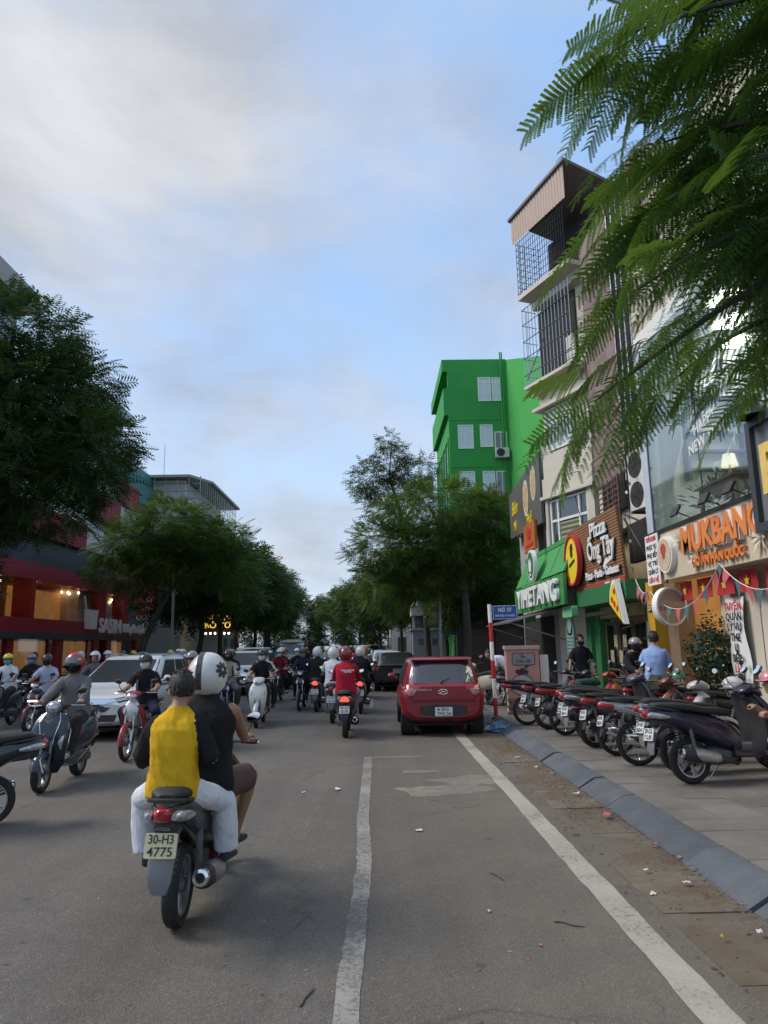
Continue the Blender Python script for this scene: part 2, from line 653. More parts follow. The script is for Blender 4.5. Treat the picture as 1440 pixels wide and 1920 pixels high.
        mb.loft([sell(B_ + fd * q * k + Vector((0, 0, h * k)), sd, Vector((0, 0, 1)), w__ * k, hh * k, 14, 2.8) for q, h, w__, hh in
                 ((-.07, .035, .022, .03), (-.055, .04, .034, .04), (0, .042, .038, .042), (.07, .033, .043, .033), (.135, .025, .045, .025), (.175, .02, .034, .02), (.19, .018, .015, .013))], SO)
    src = mb.mesh('src', 0)
    bvh = BVHTree.FromPolygons([Vector(v) for v in mb.v], mb.f)
    ob = bpy.data.objects.new('src', src)
    TMP.collection.objects.link(ob)
    md = ob.modifiers.new('r', 'REMESH')
    md.mode = 'VOXEL'
    md.voxel_size = voxel
    md.use_smooth_shade = True
    sm_ = ob.modifiers.new('s', 'SMOOTH')
    sm_.iterations = smooth
    sm_.factor = .5
    TMP.view_layers[0].update()
    dg = TMP.view_layers[0].depsgraph
    me = bpy.data.meshes.new_from_object(ob.evaluated_get(dg))
    bpy.data.objects.remove(ob)
    bpy.data.meshes.remove(src)
    me.name = 'person'
    me.materials.clear()
    for m_ in (M_SKIN, M_SH, M_TR, M_SHOE, M_SH):
        me.materials.append(m_)
    n = len(me.polygons)
    idx = [0] * n
    for p in me.polygons:
        q = bvh.find_nearest(p.center)
        idx[p.index] = mb.m[q[2]] if q[2] is not None else 0
    me.polygons.foreach_set('material_index', idx)
    me.polygons.foreach_set('use_smooth', [True] * n)
    if fold:
        cl = [0] * len(me.vertices)
        wt = (0, 1, .45, 0, 1)
        for p in me.polygons:
            if idx[p.index] in (1, 2, 4):
                for v in p.vertices:
                    cl[v] = wt[idx[p.index]]
        nn = len(me.vertices)
        co = np.zeros(nn * 3, np.float32)
        no = np.zeros(nn * 3, np.float32)
        me.vertices.foreach_get('co', co)
        me.vertex_normals.foreach_get('vector', no)
        co, no = co.reshape(-1, 3), no.reshape(-1, 3)
        for i in range(nn):
            if cl[i]:
                x, y, z = (float(q) for q in co[i])
                f = mnoise.noise(Vector((x * 11 + z * 3, y * 11, z * 3))) + .55 * mnoise.noise(Vector((x * 26 + z * 14, y * 26, z * 12)))
                co[i] += no[i] * f * fold * cl[i]
        me.vertices.foreach_set('co', co.ravel())
    me.update()
    HM = Matrix.Translation(hc) @ hd.to_4x4() @ Matrix.Scale(k * HS, 4)
    return me, HM


def part_at(mb, name, mats, parent, HM, smooth=50):
    mb.v = [tuple(HM @ Vector(q)) for q in mb.v]
    return mb.build(name, mats, parent, smooth)


def helmet(parent, HM, kind, m_, trim=None, visor=None, mark=False):
    trim = trim or M_PLAS
    h = MB()
    if kind == 'half':
        n, q = 24, 9
        vs, fs = [], []
        for i in range(q + 1):
            t = R(-8) + (PI / 2 - R(-8)) * i / q
            for j in range(n):
                a = 2 * PI * j / n
                vs.append((.108 * math.cos(t) * math.cos(a), -.008 + .128 * math.cos(t) * math.sin(a), .038 + .112 * math.sin(t)))
        for i in range(q):
            for j in range(n):
                fs.append((i * n + j, i * n + (j + 1) % n, (i + 1) * n + (j + 1) % n, (i + 1) * n + j))
        h.add(vs, fs, 0)
        h.lathe([(1, 0), (1.0, 0)], n=4) if False else None
        o = part_at(h, 'helmet', m_, parent, HM)
        r_ = MB()
        r_.loft([[Vector((.112 * s_ * math.cos(2 * PI * j / 24), -.008 + .132 * s_ * math.sin(2 * PI * j / 24), z_)) for j in range(24)] for s_, z_ in ((.93, .018), (1.0, .018), (1.01, .03), (.98, .036))])
        part_at(r_, 'rim', trim, o, HM)
        v = MB()
        vs = []
        for i in range(11):
            a = R(28 + 124 * i / 10)
            vs += [(.108 * math.cos(a), -.008 + .126 * math.sin(a), .045), (.112 * math.cos(a), .045 + .125 * math.sin(a) if True else 0, .036), (.112 * math.cos(a), .045 + .125 * math.sin(a), .030), (.108 * math.cos(a), -.008 + .126 * math.sin(a), .036)]
        fs = [(i * 4 + j, (i + 1) * 4 + j, (i + 1) * 4 + (j + 1) % 4, i * 4 + (j + 1) % 4) for i in range(10) for j in range(4)]
        v.add(vs, fs)
        part_at(v, 'peak', visor or trim, o, HM)
        s_ = MB()
        for sx in (-1, 1):
            s_.tube([(sx * .098, .0, .03), (sx * .082, .02, -.06), (0.0, .04, -.112)], .007, 5)
        part_at(s_, 'chin_strap', M_PLAS, o, HM)
    else:
        n, q = 36, 22
        vs, fs = [], []
        rx, ry, rz = .128, .148, .142
        if kind == 'full':
            rx, ry, rz = .130, .150, .146
        for i in range(q + 1):
            t = R(-58) + (PI / 2 - R(-58)) * i / q
            for j in range(n):
                a = 2 * PI * j / n
                c = math.cos(t)
                vs.append((rx * c * math.cos(a), -.012 + ry * c * math.sin(a), .028 + rz * math.sin(t)))
        for i in range(q):
            for j in range(n):
                mx = (vs[i * n + j][0] + vs[i * n + (j + 1) % n][0]) / 2
                my = vs[i * n + j][1]
                mz = (vs[i * n + j][2] + vs[(i + 1) * n + j][2]) / 2
                if my > .055 and mz < .062 and abs(mx) < .105:
                    continue
                fs.append((i * n + j, i * n + (j + 1) % n, (i + 1) * n + (j + 1) % n, (i + 1) * n + j))
        h.add(vs, fs, 0)
        h.add([(x * .94, y * .94, z * .94 + .002) for x, y, z in vs], [f[::-1] for f in fs], 1)
        o = part_at(h, 'helmet', [m_, M_PLAS], parent, HM)
        r_ = MB()
        ring = []
        for j in range(33):
            a = R(-62 + 304 * j / 32)
            t = R(-58)
            ring.append(Vector((rx * math.cos(t) * math.cos(a - PI), -.012 + ry * math.cos(t) * math.sin(a - PI), .028 + rz * math.sin(t))))
        r_.tube(ring, .008, 6)
        part_at(r_, 'rim', trim, o, HM)
        if visor is not None:
            v = MB()
            vs, fs = [], []
            for i in range(7):
                t = R(-12 + 46 * i / 6)
                for j in range(13):
                    a = R(28 + 124 * j / 12)
                    vs.append((1.03 * rx * math.cos(t) * math.cos(a), -.008 + 1.06 * ry * math.cos(t) * math.sin(a), .035 + rz * math.sin(t)))
            fs = [(i * 13 + j, i * 13 + j + 1, (i + 1) * 13 + j + 1, (i + 1) * 13 + j) for i in range(6) for j in range(12)]
            v.add(vs, fs)
            part_at(v, 'visor', visor, o, HM)
        if mark:
            # black asterisk of petals on the right rear, a printed dark band over the crown
            def S_(az, el, off=1.012):
                a, t = R(az), R(el)
                return (rx * off * math.cos(t) * math.cos(a), -.012 + ry * off * math.cos(t) * math.sin(a), .028 + rz * off * math.sin(t))
            mk_ = MB()
            for p in range(8):
                b = 2 * PI * p / 8 + .2
                loop = []
                for (u, w__) in ((4, -3), (9, -4.6), (17, -5.2), (21, -3.2), (22, 0), (21, 3.2), (17, 5.2), (9, 4.6), (4, 3)):
                    du = u * math.cos(b) - w__ * math.sin(b)
                    dv = u * math.sin(b) + w__ * math.cos(b)
                    loop.append(S_(-28 + du * 1.15, 14 + dv))
                mk_.add(loop, [tuple(range(len(loop)))])
            part_at(mk_, 'mark', M_INK, o, HM, 0)
            bd_ = MB()
            vs = []
            for i in range(25):
                el = -40 + 180 * i / 24
                for d_ in (-11, 11):
                    a, t = R(-90 + d_ * 1.0), R(el)
                    base = Vector((0, -1, 0))
                    yy = -math.cos(t)
                    zz_ = math.sin(t)
                    w__ = math.sin(R(d_))
                    q_ = Vector((w__ * math.cos(0), yy * math.cos(R(d_)), zz_ * math.cos(R(d_))))
                    vs.append((rx * 1.014 * q_.x - .022, -.012 + ry * 1.014 * q_.y, .028 + rz * 1.014 * q_.z))
            bd_.add(vs, [(2 * i, 2 * i + 1, 2 * i + 3, 2 * i + 2) for i in range(24)])
            part_at(bd_, 'printed_band', mat('helmet_band', (.05, .05, .05), .5, var=.9, sc_=60), o, HM, 0)
    return o


def mask(parent, HM, m_):
    v = MB()
    vs = []
    for i in range(6):
        z = .005 - .10 * i / 5
        w__ = (.074, .075, .074, .068, .058, .045)[i]
        b = (.088, .102, .108, .104, .094, .075)[i]
        for j in range(11):
            a = R(8 + 164 * j / 10)
            vs.append((w__ * 1.02 * math.cos(a), .006 + b * math.sin(a), z))
    v.add(vs, [(i * 11 + j, i * 11 + j + 1, (i + 1) * 11 + j + 1, (i + 1) * 11 + j) for i in range(5) for j in range(10)])
    o = part_at(v, 'face_mask', m_, parent, HM, 60)
    s_ = MB()
    for sx in (-1, 1):
        s_.tube([(sx * .072, .01, -.005), (sx * .08, -.01, .015)], .003, 4)
        s_.tube([(sx * .06, .02, -.07), (sx * .08, -.012, -.02)], .003, 4)
    part_at(s_, 'strap', m_, o, HM)
    return o


def eyes(parent, HM):
    for sx in (-1, 1):
        e = MB()
        e.ell((sx * .03, .082, .018), (.013, .008, .007), 10, 6)
        part_at(e, 'eye', mat('eye_dark', (.02, .015, .012), .3), parent, HM)
        b = MB()
        b.tube([(sx * .012, .092, .036), (sx * .032, .09, .042), (sx * .05, .078, .036)], .0045, 5)
        part_at(b, 'eyebrow', M_HAIR, parent, HM)


def hair(parent, HM, long_=False, seed=3, rough=.004):
    h = MB()
    n, q = 30, 14
    rr_ = random.Random(seed)
    vs, fs = [], []
    for i in range(q + 1):
        t = R(-50) + (PI / 2 - R(-50)) * i / q
        for j in range(n):
            a = 2 * PI * j / n
            c = math.cos(t)
            front = max(0, math.sin(a))
            z = .045 + .098 * math.sin(t)
            y = -.014 + .108 * c * math.sin(a)
            x = .088 * c * math.cos(a)
            b = 1 + rr_.uniform(-rough, rough) * 6
            vs.append((x * b, y * b, z + rr_.uniform(-rough, rough)))
    for i in range(q):
        for j in range(n):
            m_ = [vs[i * n + j], vs[i * n + (j + 1) % n], vs[(i + 1) * n + j]]
            my = sum(p[1] for p in m_) / 3
            mz = sum(p[2] for p in m_) / 3
            if my > .02 and mz < .095 - (.05 if my < .045 else 0):
                continue
            if abs(my) < .025 and mz < .03 and my > -.03:
                continue
            fs.append((i * n + j, i * n + (j + 1) % n, (i + 1) * n + (j + 1) % n, (i + 1) * n + j))
    h.add(vs, fs)
    # tufts
    for k in range(900):
        t = R(rr_.uniform(-38, 85))
        a = rr_.uniform(0, 2 * PI)
        c = math.cos(t)
        p = Vector((.088 * c * math.cos(a), -.014 + .108 * c * math.sin(a), .045 + .098 * math.sin(t)))
        if p.y > .02 and p.z < .10:
            continue
        if abs(p.y) < .03 and p.z < .03:
            continue
        nn = Vector((p.x / .088, p.y / .108, (p.z - .045) / .098)).normalized()
        d = (nn * .28 + Vector((rr_.gauss(0, .2), rr_.gauss(0, .2) + .3 * (t > R(45)), -.75 * (t < R(45))))).normalized()
        s_ = d.cross(nn).normalized() * .006
        L = rr_.uniform(.012, .024)
        h.add([p - s_, p + s_, p + d * L], [(0, 1, 2)])
    return part_at(h, 'hair', M_HAIR, parent, HM, 60)


BODY = {}


def person(pose, loc, rot, cols, label, group=None, cat='person'):
    """pose: (mesh, head matrix); cols: dict shirt/trousers/shoes/skin materials"""
    me, HM = pose
    o = bpy.data.objects.new('person', me)
    link(o)
    o.location = loc
    o.rotation_euler = rot
    cols = dict(cols)
    cols.setdefault('sleeve', cols.get('shirt'))
    for i, kk in enumerate(('skin', 'shirt', 'trousers', 'shoes', 'sleeve')):
        if cols.get(kk):
            o.material_slots[i].link = 'OBJECT'
            o.material_slots[i].material = cols[kk]
    tag(o, label, cat, group)
    return o, HM

# poses, grown first while the scene is still empty
drv = body_mesh('driver', (.05, .17, .868), 8, [(-.262, .742, 1.045), (.262, .742, 1.045)], [(-.20, .70, .33), (.23, .62, .33)], sleeve='none', pants='short', loose=.022, voxel=.0075, k=1.02, knee_out=.55, fold=.009, wide=1.2, smooth=2, toe=12, hem=.1, elbow=(-.55, -.5))
kid = body_mesh('kid', (-.03, -.17, .905), 4, [(-.19, .06, .98), (.17, .05, 1.0)], [(-.25, .12, .33), (.25, .24, .33)], sleeve='half', pants='long', loose=.034, voxel=.0075, k=.855, wide=.93, knee_out=.8, fold=.015, head_yaw=22, grip=(False, False), smooth=3, hem=.10, bellbottom=.022, toe=10, elbow=(-.45, -.8))
stand = body_mesh('stand', (0, 0, .96), 3, [(-.30, .10, .86), (.30, .16, .90)], [(-.11, 0, 0), (.11, .06, 0)], loose=.028, voxel=.010, grip=(False, False), knee_out=.1, fold=.007, head_yaw=18, toe=14)
bendp = body_mesh('bend', (0, 0, .93), 55, [(-.2, .55, .75), (.2, .55, .75)], [(-.12, 0, 0), (.12, .1, 0)], loose=.03, voxel=.014, grip=(False, False), knee_out=.1)
lean_ = body_mesh('leanin', (0, 0, .58), 36, [(-.22, .56, .80), (.2, .56, .84)], [(-.25, .35, 0), (.25, .2, 0)], loose=.03, voxel=.010, knee_out=.4, grip=(True, True))
G1 = [(-.258, .748, 1.048), (.258, .748, 1.048)]
G2 = [(-.258, .745, 1.048), (.258, .745, 1.048)]
POSE = {
    'sA': body_mesh('sA', (0, .26, .885), 8, G1, [(-.13, .80, .338), (.13, .80, .338)], loose=.018, voxel=.010, knee_out=.3),
    'sB': body_mesh('sB', (0, .25, .885), 6, G1, [(-.13, .80, .338), (.13, .80, .338)], sleeve='long', loose=.035, voxel=.010, knee_out=.35, fold=.007, head_pitch=-4),
    'mA': body_mesh('mA', (0, .26, .865), 10, G2, [(-.25, .44, .275), (.25, .44, .275)], loose=.018, voxel=.010, knee_out=.4),
    'mB': body_mesh('mB', (0, .25, .865), 8, G2, [(-.25, .44, .275), (.25, .44, .275)], sleeve='long', loose=.035, voxel=.010, knee_out=.4, fold=.007),
    'pass': body_mesh('pass', (0, -.10, .90), 5, [(-.17, .12, 1.0), (.17, .12, 1.0)], [(-.25, .18, .33), (.25, .18, .33)], loose=.02, voxel=.014, grip=(False, False), knee_out=.6),
}
far_p = [body_mesh('f%d' % k, (0, .25, .88), 7, G1, [(-.14, .75, .33), (.14, .75, .33)], sleeve=('short', 'long')[k], loose=.03, voxel=.02, knee_out=.35, fold=0, smooth=1) for k in range(2)]
bpy.data.scenes.remove(TMP)
# ------------------------------------------------------------------ ground, road, kerbs, pavement
def asphalt():
    x = bpy.data.materials.new('asphalt')
    x.use_nodes = True
    t = x.node_tree
    p = t.nodes['Principled BSDF']
    tcn = nd(t, 'ShaderNodeTexCoord')
    o = tcn.outputs['Object']
    big = nd(t, 'ShaderNodeTexNoise', i_Scale=0.35, i_Detail=6.0, i_Roughness=0.6)
    mid = nd(t, 'ShaderNodeTexNoise', i_Scale=3.2, i_Detail=7.0, i_Roughness=0.7)
    fine = nd(t, 'ShaderNodeTexVoronoi', i_Scale=95.0)
    for n in (big, mid, fine):
        t.links.new(o, n.inputs['Vector'])
    c = mixc(t, ramp(t, big.outputs[0], [(0.3, 0), (0.7, 1)]), (0.088, 0.078, 0.067), (0.140, 0.124, 0.104))
    c = mixc(t, ramp(t, mid.outputs[0], [(0.35, 0), (0.75, 0.5)]), c, (0.150, 0.137, 0.119))
    # light and dark aggregate
    sp = ramp(t, fine.outputs['Color'], [(0.0, 0.5), (0.4, 0.9), (0.8, 1.1), (1.0, 2.0)])
    c = mixc(t, 0.75, c, sp, 'MULTIPLY')
    # dirt drifts brown towards the parking strip by the kerb (x > 0)
    sx = nd(t, 'ShaderNodeSeparateXYZ')
    t.links.new(o, sx.inputs[0])
    dx = ramp(t, mathn(t, 'ADD', mathn(t, 'MULTIPLY', sx.outputs[0], 0.2), 0.45), [(0.38, 0.0), (0.62, 0.55), (0.95, 0.85)])
    dn = nd(t, 'ShaderNodeTexNoise', i_Scale=1.1, i_Detail=8.0, i_Roughness=0.68)
    t.links.new(o, dn.inputs['Vector'])
    df = mathn(t, 'MULTIPLY', dx, ramp(t, dn.outputs[0], [(0.35, 0.1), (0.7, 0.85)]))
    c = mixc(t, df, c, (0.185, 0.152, 0.112))
    # stains: small dark oil spots
    st = nd(t, 'ShaderNodeTexVoronoi', i_Scale=1.35)
    t.links.new(o, st.inputs['Vector'])
    sf = ramp(t, st.outputs['Distance'], [(0.0, 0.75), (0.035, 0.6), (0.06, 0.0)])
    c = mixc(t, sf, c, (0.05, 0.046, 0.043))
    # wheel tracks and streaks that run along the street
    mpn = nd(t, 'ShaderNodeMapping')
    mpn.inputs['Scale'].default_value = (1.1, 0.035, 1)
    t.links.new(o, mpn.inputs[0])
    sk = nd(t, 'ShaderNodeTexNoise', i_Scale=1.0, i_Detail=5.0, i_Roughness=0.6)
    t.links.new(mpn.outputs[0], sk.inputs['Vector'])
    c = mixc(t, 0.85, c, ramp(t, sk.outputs[0], [(0.3, 0.78), (0.7, 1.2)]), 'MULTIPLY')
    # hairline cracks, only where a coarse mask allows
    wv = nd(t, 'ShaderNodeTexNoise', i_Scale=1.5, i_Detail=6.0)
    t.links.new(o, wv.inputs['Vector'])
    av = nd(t, 'ShaderNodeVectorMath', operation='MULTIPLY_ADD')
    t.links.new(wv.outputs['Color'], av.inputs[0])
    av.inputs[1].default_value = (0.9, 0.9, 0)
    t.links.new(o, av.inputs[2])
    ck = nd(t, 'ShaderNodeTexVoronoi', feature='DISTANCE_TO_EDGE', i_Scale=0.42)
    t.links.new(av.outputs[0], ck.inputs['Vector'])
    cf_ = mathn(t, 'MULTIPLY', ramp(t, ck.outputs['Distance'], [(0.0, 0.5), (0.005, 0.25), (0.011, 0.0)]), ramp(t, big.outputs[0], [(0.46, 0), (0.56, 1)]))
    c = mixc(t, cf_, c, (0.045, 0.041, 0.037))
    # pale grit
    gp = nd(t, 'ShaderNodeTexVoronoi', i_Scale=38.0)
    t.links.new(o, gp.inputs['Vector'])
    c = mixc(t, ramp(t, gp.outputs['Distance'], [(0.0, 0.75), (0.13, 0.5), (0.2, 0.0)]), c, mixc(t, 0.5, c, (0.34, 0.32, 0.29)))
    t.links.new(c, p.inputs['Base Color'])
    rr = mathn(t, 'ADD', mathn(t, 'MULTIPLY', mid.outputs[0], 0.25), 0.66)
    t.links.new(rr, p.inputs['Roughness'])
    p.inputs['Specular IOR Level'].default_value = 0.35
    bp = nd(t, 'ShaderNodeBump', i_Strength=0.6, i_Distance=0.006)
    t.links.new(fine.outputs['Distance'], bp.inputs['Height'])
    t.links.new(bp.outputs[0], p.inputs['Normal'])
    return x


def worn(name, c, under, hole=0.46, sc_=26.0):
    """road paint worn through to the asphalt"""
    x = bpy.data.materials.new(name)
    x.use_nodes = True
    t = x.node_tree
    p = t.nodes['Principled BSDF']
    tcn = nd(t, 'ShaderNodeTexCoord')
    a = nd(t, 'ShaderNodeTexNoise', i_Scale=sc_, i_Detail=8.0, i_Roughness=0.78)
    b = nd(t, 'ShaderNodeTexNoise', i_Scale=1.7, i_Detail=5.0, i_Roughness=0.6)
    d = nd(t, 'ShaderNodeTexNoise', i_Scale=150.0, i_Detail=2.0)
    for n in (a, b, d):
        t.links.new(tcn.outputs['Object'], n.inputs['Vector'])
    f = mathn(t, 'ADD', mathn(t, 'MULTIPLY', a.outputs[0], 0.7), mathn(t, 'MULTIPLY', b.outputs[0], 0.3))
    m_ = ramp(t, f, [(hole - 0.05, 1.0), (hole + 0.03, 0.0)])
    cc = mixc(t, ramp(t, b.outputs[0], [(0.3, 0), (0.7, 1)]), tuple(q * 0.78 for q in c), c)
    cc = mixc(t, 0.6, cc, ramp(t, d.outputs[0], [(0.3, 0.6), (0.7, 1.15)]), 'MULTIPLY')
    t.links.new(mixc(t, m_, cc, under), p.inputs['Base Color'])
    p.inputs['Roughness'].default_value = 0.75
    return x


def stained(name, c, c2, dirt, sc_=2.0, r=0.85, lo=0.45, hi=0.72, bump=0.3, fine=60):
    x = bpy.data.materials.new(name)
    x.use_nodes = True
    t = x.node_tree
    p = t.nodes['Principled BSDF']
    g = nd(t, 'ShaderNodeNewGeometry')
    a = nd(t, 'ShaderNodeTexNoise', i_Scale=sc_, i_Detail=8.0, i_Roughness=0.68)
    b = nd(t, 'ShaderNodeTexNoise', i_Scale=sc_ * 0.45, i_Detail=7.0, i_Roughness=0.65)
    d = nd(t, 'ShaderNodeTexNoise', i_Scale=fine, i_Detail=4.0, i_Roughness=0.7)
    for n in (a, b, d):
        t.links.new(g.outputs['Position'], n.inputs['Vector'])
    cc = mixc(t, ramp(t, a.outputs[0], [(0.3, 0), (0.7, 1)]), c, c2)
    oi = nd(t, 'ShaderNodeObjectInfo')
    cc = mixc(t, 0.8, cc, ramp(t, oi.outputs['Random'], [(0.0, 0.8), (1.0, 1.14)]), 'MULTIPLY')
    cc = mixc(t, ramp(t, b.outputs[0], [(lo, 0), (hi, 1)]), cc, dirt)
    cc = mixc(t, 0.5, cc, ramp(t, d.outputs[0], [(0.25, 0.6), (0.75, 1.3)]), 'MULTIPLY')
    t.links.new(cc, p.inputs['Base Color'])
    p.inputs['Roughness'].default_value = r
    p.inputs['Specular IOR Level'].default_value = 0.35
    bp = nd(t, 'ShaderNodeBump', i_Strength=bump, i_Distance=0.01)
    t.links.new(d.outputs[0], bp.inputs['Height'])
    t.links.new(bp.outputs[0], p.inputs['Normal'])
    return x


M_ASPH = asphalt()
M_LINE = worn('line_paint', (0.42, 0.385, 0.325), (0.125, 0.114, 0.10), hole=0.44)
M_LINE2 = worn('line_paint_faint', (0.32, 0.30, 0.265), (0.125, 0.114, 0.10), hole=0.50)
M_GUT = stained('gutter_concrete', (0.130, 0.114, 0.092), (0.19, 0.165, 0.13), (0.115, 0.080, 0.047), 2.6, lo=0.42, hi=0.66)
M_KERB = stained('kerb_stone', (0.080, 0.090, 0.104), (0.115, 0.125, 0.138), (0.17, 0.155, 0.13), 4.0, lo=0.55, hi=0.8)
M_PAVE = stained('paving_slab', (0.145, 0.135, 0.120), (0.205, 0.188, 0.166), (0.115, 0.098, 0.077), 2.2, lo=0.50, hi=0.75)
M_GROUND = mat('bare_ground', (0.12, 0.11, 0.095), 0.9, var=0.3, sc_=0.6)

BEND_Y, BEND = 70.0, R(6.5)


def bend(x, y):
    """the street runs straight, then swings gently left"""
    if y <= BEND_Y:
        return x, y
    d = y - BEND_Y
    a = BEND * min(1, d / 40)
    return x - d * math.tan(a), y


def strip(name, x0, x1, z, m_, ys, kind='structure'):
    mb = MB()
    vs = []
    for y in ys:
        for x in (x0, x1):
            q = bend(x, y)
            vs.append((q[0], q[1], z))
    mb.add(vs, [(2 * i, 2 * i + 1, 2 * i + 3, 2 * i + 2) for i in range(len(ys) - 1)])
    o = mb.build(name, m_, smooth=0)
    tag(o, kind=kind)
    return o


mb = MB()
mb.add([(-600, -60, -0.02), (600, -60, -0.02), (600, 900, -0.02), (-600, 900, -0.02)], [(0, 1, 2, 3)])
tag(mb.build('ground', M_GROUND, smooth=0), kind='structure')
YS = [-30, 0, 30, 70, 80, 90, 100, 110, 140, 200, 320]
strip('road', -11.4, 2.0, 0.0, M_ASPH, YS)


def wavy_line(name, pts, wd, m_, z, kind='structure', seed=1, jit=0.012):
    rr = random.Random(seed)
    mb = MB()
    vs = []
    n = 90
    tot = len(pts) - 1
    for i in range(n + 1):
        f = i / n * tot
        k = min(int(f), tot - 1)
        a, b = Vector(pts[k]), Vector(pts[k + 1])
        q = a.lerp(b, f - k)
        d = (b - a).normalized()
        s_ = Vector((-d.y, d.x))
        for sg in (-1, 1):
            e = q + s_ * sg * (wd / 2 + rr.uniform(-jit, jit))
            vs.append((e.x, e.y, z))
    mb.add(vs, [(2 * i, 2 * i + 1, 2 * i + 3, 2 * i + 2) for i in range(n)])
    return tag(mb.build(name, m_, smooth=0), kind=kind)


wavy_line('road_marking', [(-0.19, 1.2), (-0.17, 4.0), (-0.12, 6.3), (-0.16, 7.8), (-0.15, 11.8)], 0.125, M_LINE2, 0.004, seed=3, jit=0.008)
wavy_line('road_marking', [(-0.1, 11.74), (0.66, 11.76)], 0.09, M_LINE2, 0.0042, seed=4)
wavy_line('road_marking', [(1.58, 1.0), (1.585, 8.0), (1.57, 30.0)], 0.19, M_LINE, 0.004, seed=5, jit=0.007)
wavy_line('road_marking', [(-0.16, 20.5), (-0.16, 24.5)], 0.11, M_LINE2, 0.004, seed=6)
wavy_line('road_marking', [(-0.16, 27.5), (-0.16, 33)], 0.11, M_LINE2, 0.004, seed=8)
# dusty sand spilled on the asphalt and flat dark patches
M_SAND = worn('spilled_sand', (0.30, 0.235, 0.15), (0.15, 0.142, 0.13), hole=0.53, sc_=9)
for k, (x, y, a, b, s_) in enumerate([(0.75, 9.1, 0.55, 0.35, 1), (1.2, 9.7, 0.5, 0.3, 2), (0.55, 10.4, 0.25, 0.15, 3)]):
    rr = random.Random(s_)
    mb = MB()
    n = 26
    ph = rr.random() * 6
    vs = [(x + a * math.cos(2 * PI * i / n) * (1 + 0.25 * math.sin(3 * 2 * PI * i / n + ph) + rr.uniform(-.1, .1)),
           y + b * math.sin(2 * PI * i / n) * (1 + 0.25 * math.sin(2 * 2 * PI * i / n + ph) + rr.uniform(-.1, .1)), 0.0015 + 0.0008 * k) for i in range(n)]
    mb.add(vs, [tuple(range(n))])
    tag(mb.build('sand_patch', M_SAND, smooth=0), kind='structure')

# gutter slabs, kerb stones, paving: near ones are pieces, the rest one strip
gut = strip('gutter', 2.0, 2.5, -0.004, M_GUT, YS)
rr = random.Random(11)
gm = MB()
gm.box((0, 0, -0.03), (0.56, 0.985, 0.07))
gme = gm.mesh('gutter_slab', 0)
gme.materials.append(M_GUT)
for i in range(16):
    o = bpy.data.objects.new('gutter_slab', gme)
    link(o, gut)
    o.location = (2.13 + rr.uniform(-.02, .02), 2.5 + i * 1.0, -0.002 + rr.uniform(-0.004, 0.006))
    o.rotation_euler = (rr.uniform(-.006, .006), rr.uniform(-.012, .004), rr.uniform(-.012, .012))

pv = strip('pavement', 2.6, 7.5, 0.115, M_GUT, YS)
kb = MB()
prof = [(2.40, -0.05), (2.40, 0.012), (2.595, 0.125), (2.72, 0.133), (2.72, -0.05)]


def kerb_mesh(L, jx):
    k = MB()
    k.loft([[Vector((q[0], yy, q[1])) for q in prof] for yy in (0.004, 0.012, L - 0.012, L - 0.004)])
    me = k.mesh('kerb_stone', 30)
    me.materials.append(M_KERB)
    return me


km = kerb_mesh(1.0, 0)
kerb = empty('kerb', (0, 0, 0), 0)
tag(kerb, kind='structure')
for i in range(30):
    o = bpy.data.objects.new('kerb_stone', km)
    link(o, kerb)
    o.location = (rr.uniform(-.012, .012), 1.0 + i, rr.uniform(-.008, .006))
    o.rotation_euler = (rr.uniform(-.006, .006), 0, rr.uniform(-.008, .008))
k = MB()
k.loft([[Vector((bend(q[0], yy)[0], yy, q[1])) for q in prof] for yy in [31] + [y for y in YS if y > 31]])
ko = k.build('kerb_run', M_KERB, kerb, 30)
ko['kind'] = 'stuff'
# paving slabs 0.42 x 0.42, laid to a slightly uneven grid
ps = MB()
ps.loft([[Vector((a * s_, b * s_, z)) for a, b in ((-1, -1), (1, -1), (1, 1), (-1, 1))] for s_, z in ((0.206, -0.03), (0.206, 0.0), (0.203, 0.0035))])
psm = ps.mesh('paving_slab', 30)
psm.materials.append(M_PAVE)
cnt = 0
for j in range(28):
    for i in range(11):
        x, y = 2.94 + i * 0.42, 5.0 + j * 0.42
        if cnt >= 300 or x > 6.1 + 0.9 * (y < 9):
            continue
        o = bpy.data.objects.new('paving_slab', psm)
        link(o, pv)
        o.location = (x, y, 0.129 + rr.uniform(-0.003, 0.003))
        o.rotation_euler = (rr.uniform(-.006, .006), rr.uniform(-.006, .006), rr.uniform(-.006, .006))
        cnt += 1
far = MB()
for j in range(45):
    for i in range(9):
        x, y = 2.94 + i * 0.42, 5.0 + (28 + j) * 0.42
        far.T = Matrix.Translation((x, y, 0.129 + rr.uniform(-0.003, 0.003)))
        far.box((0, 0, -0.01), (0.41, 0.41, 0.02))
for j in range(14):
    for i in range(9):
        far.T = Matrix.Translation((2.94 + i * 0.42, 5.0 - (1 + j) * 0.42, 0.129))
        far.box((0, 0, -0.01), (0.41, 0.41, 0.02))
fo = far.build('paving_slabs', M_PAVE, pv, 0)
fo['kind'] = 'stuff'
# the far side
lp = strip('pavement_left', -17.5, -11.6, 0.12, M_PAVE, YS)
k = MB()
k.loft([[Vector((bend(-11.3 - q[0], yy)[0], yy, q[1])) for q in ((0, -0.05), (0, 0.10), (0.05, 0.128), (0.3, 0.13), (0.3, -0.05))] for yy in YS])
tag(k.build('kerb_left', M_KERB, smooth=30), kind='structure')
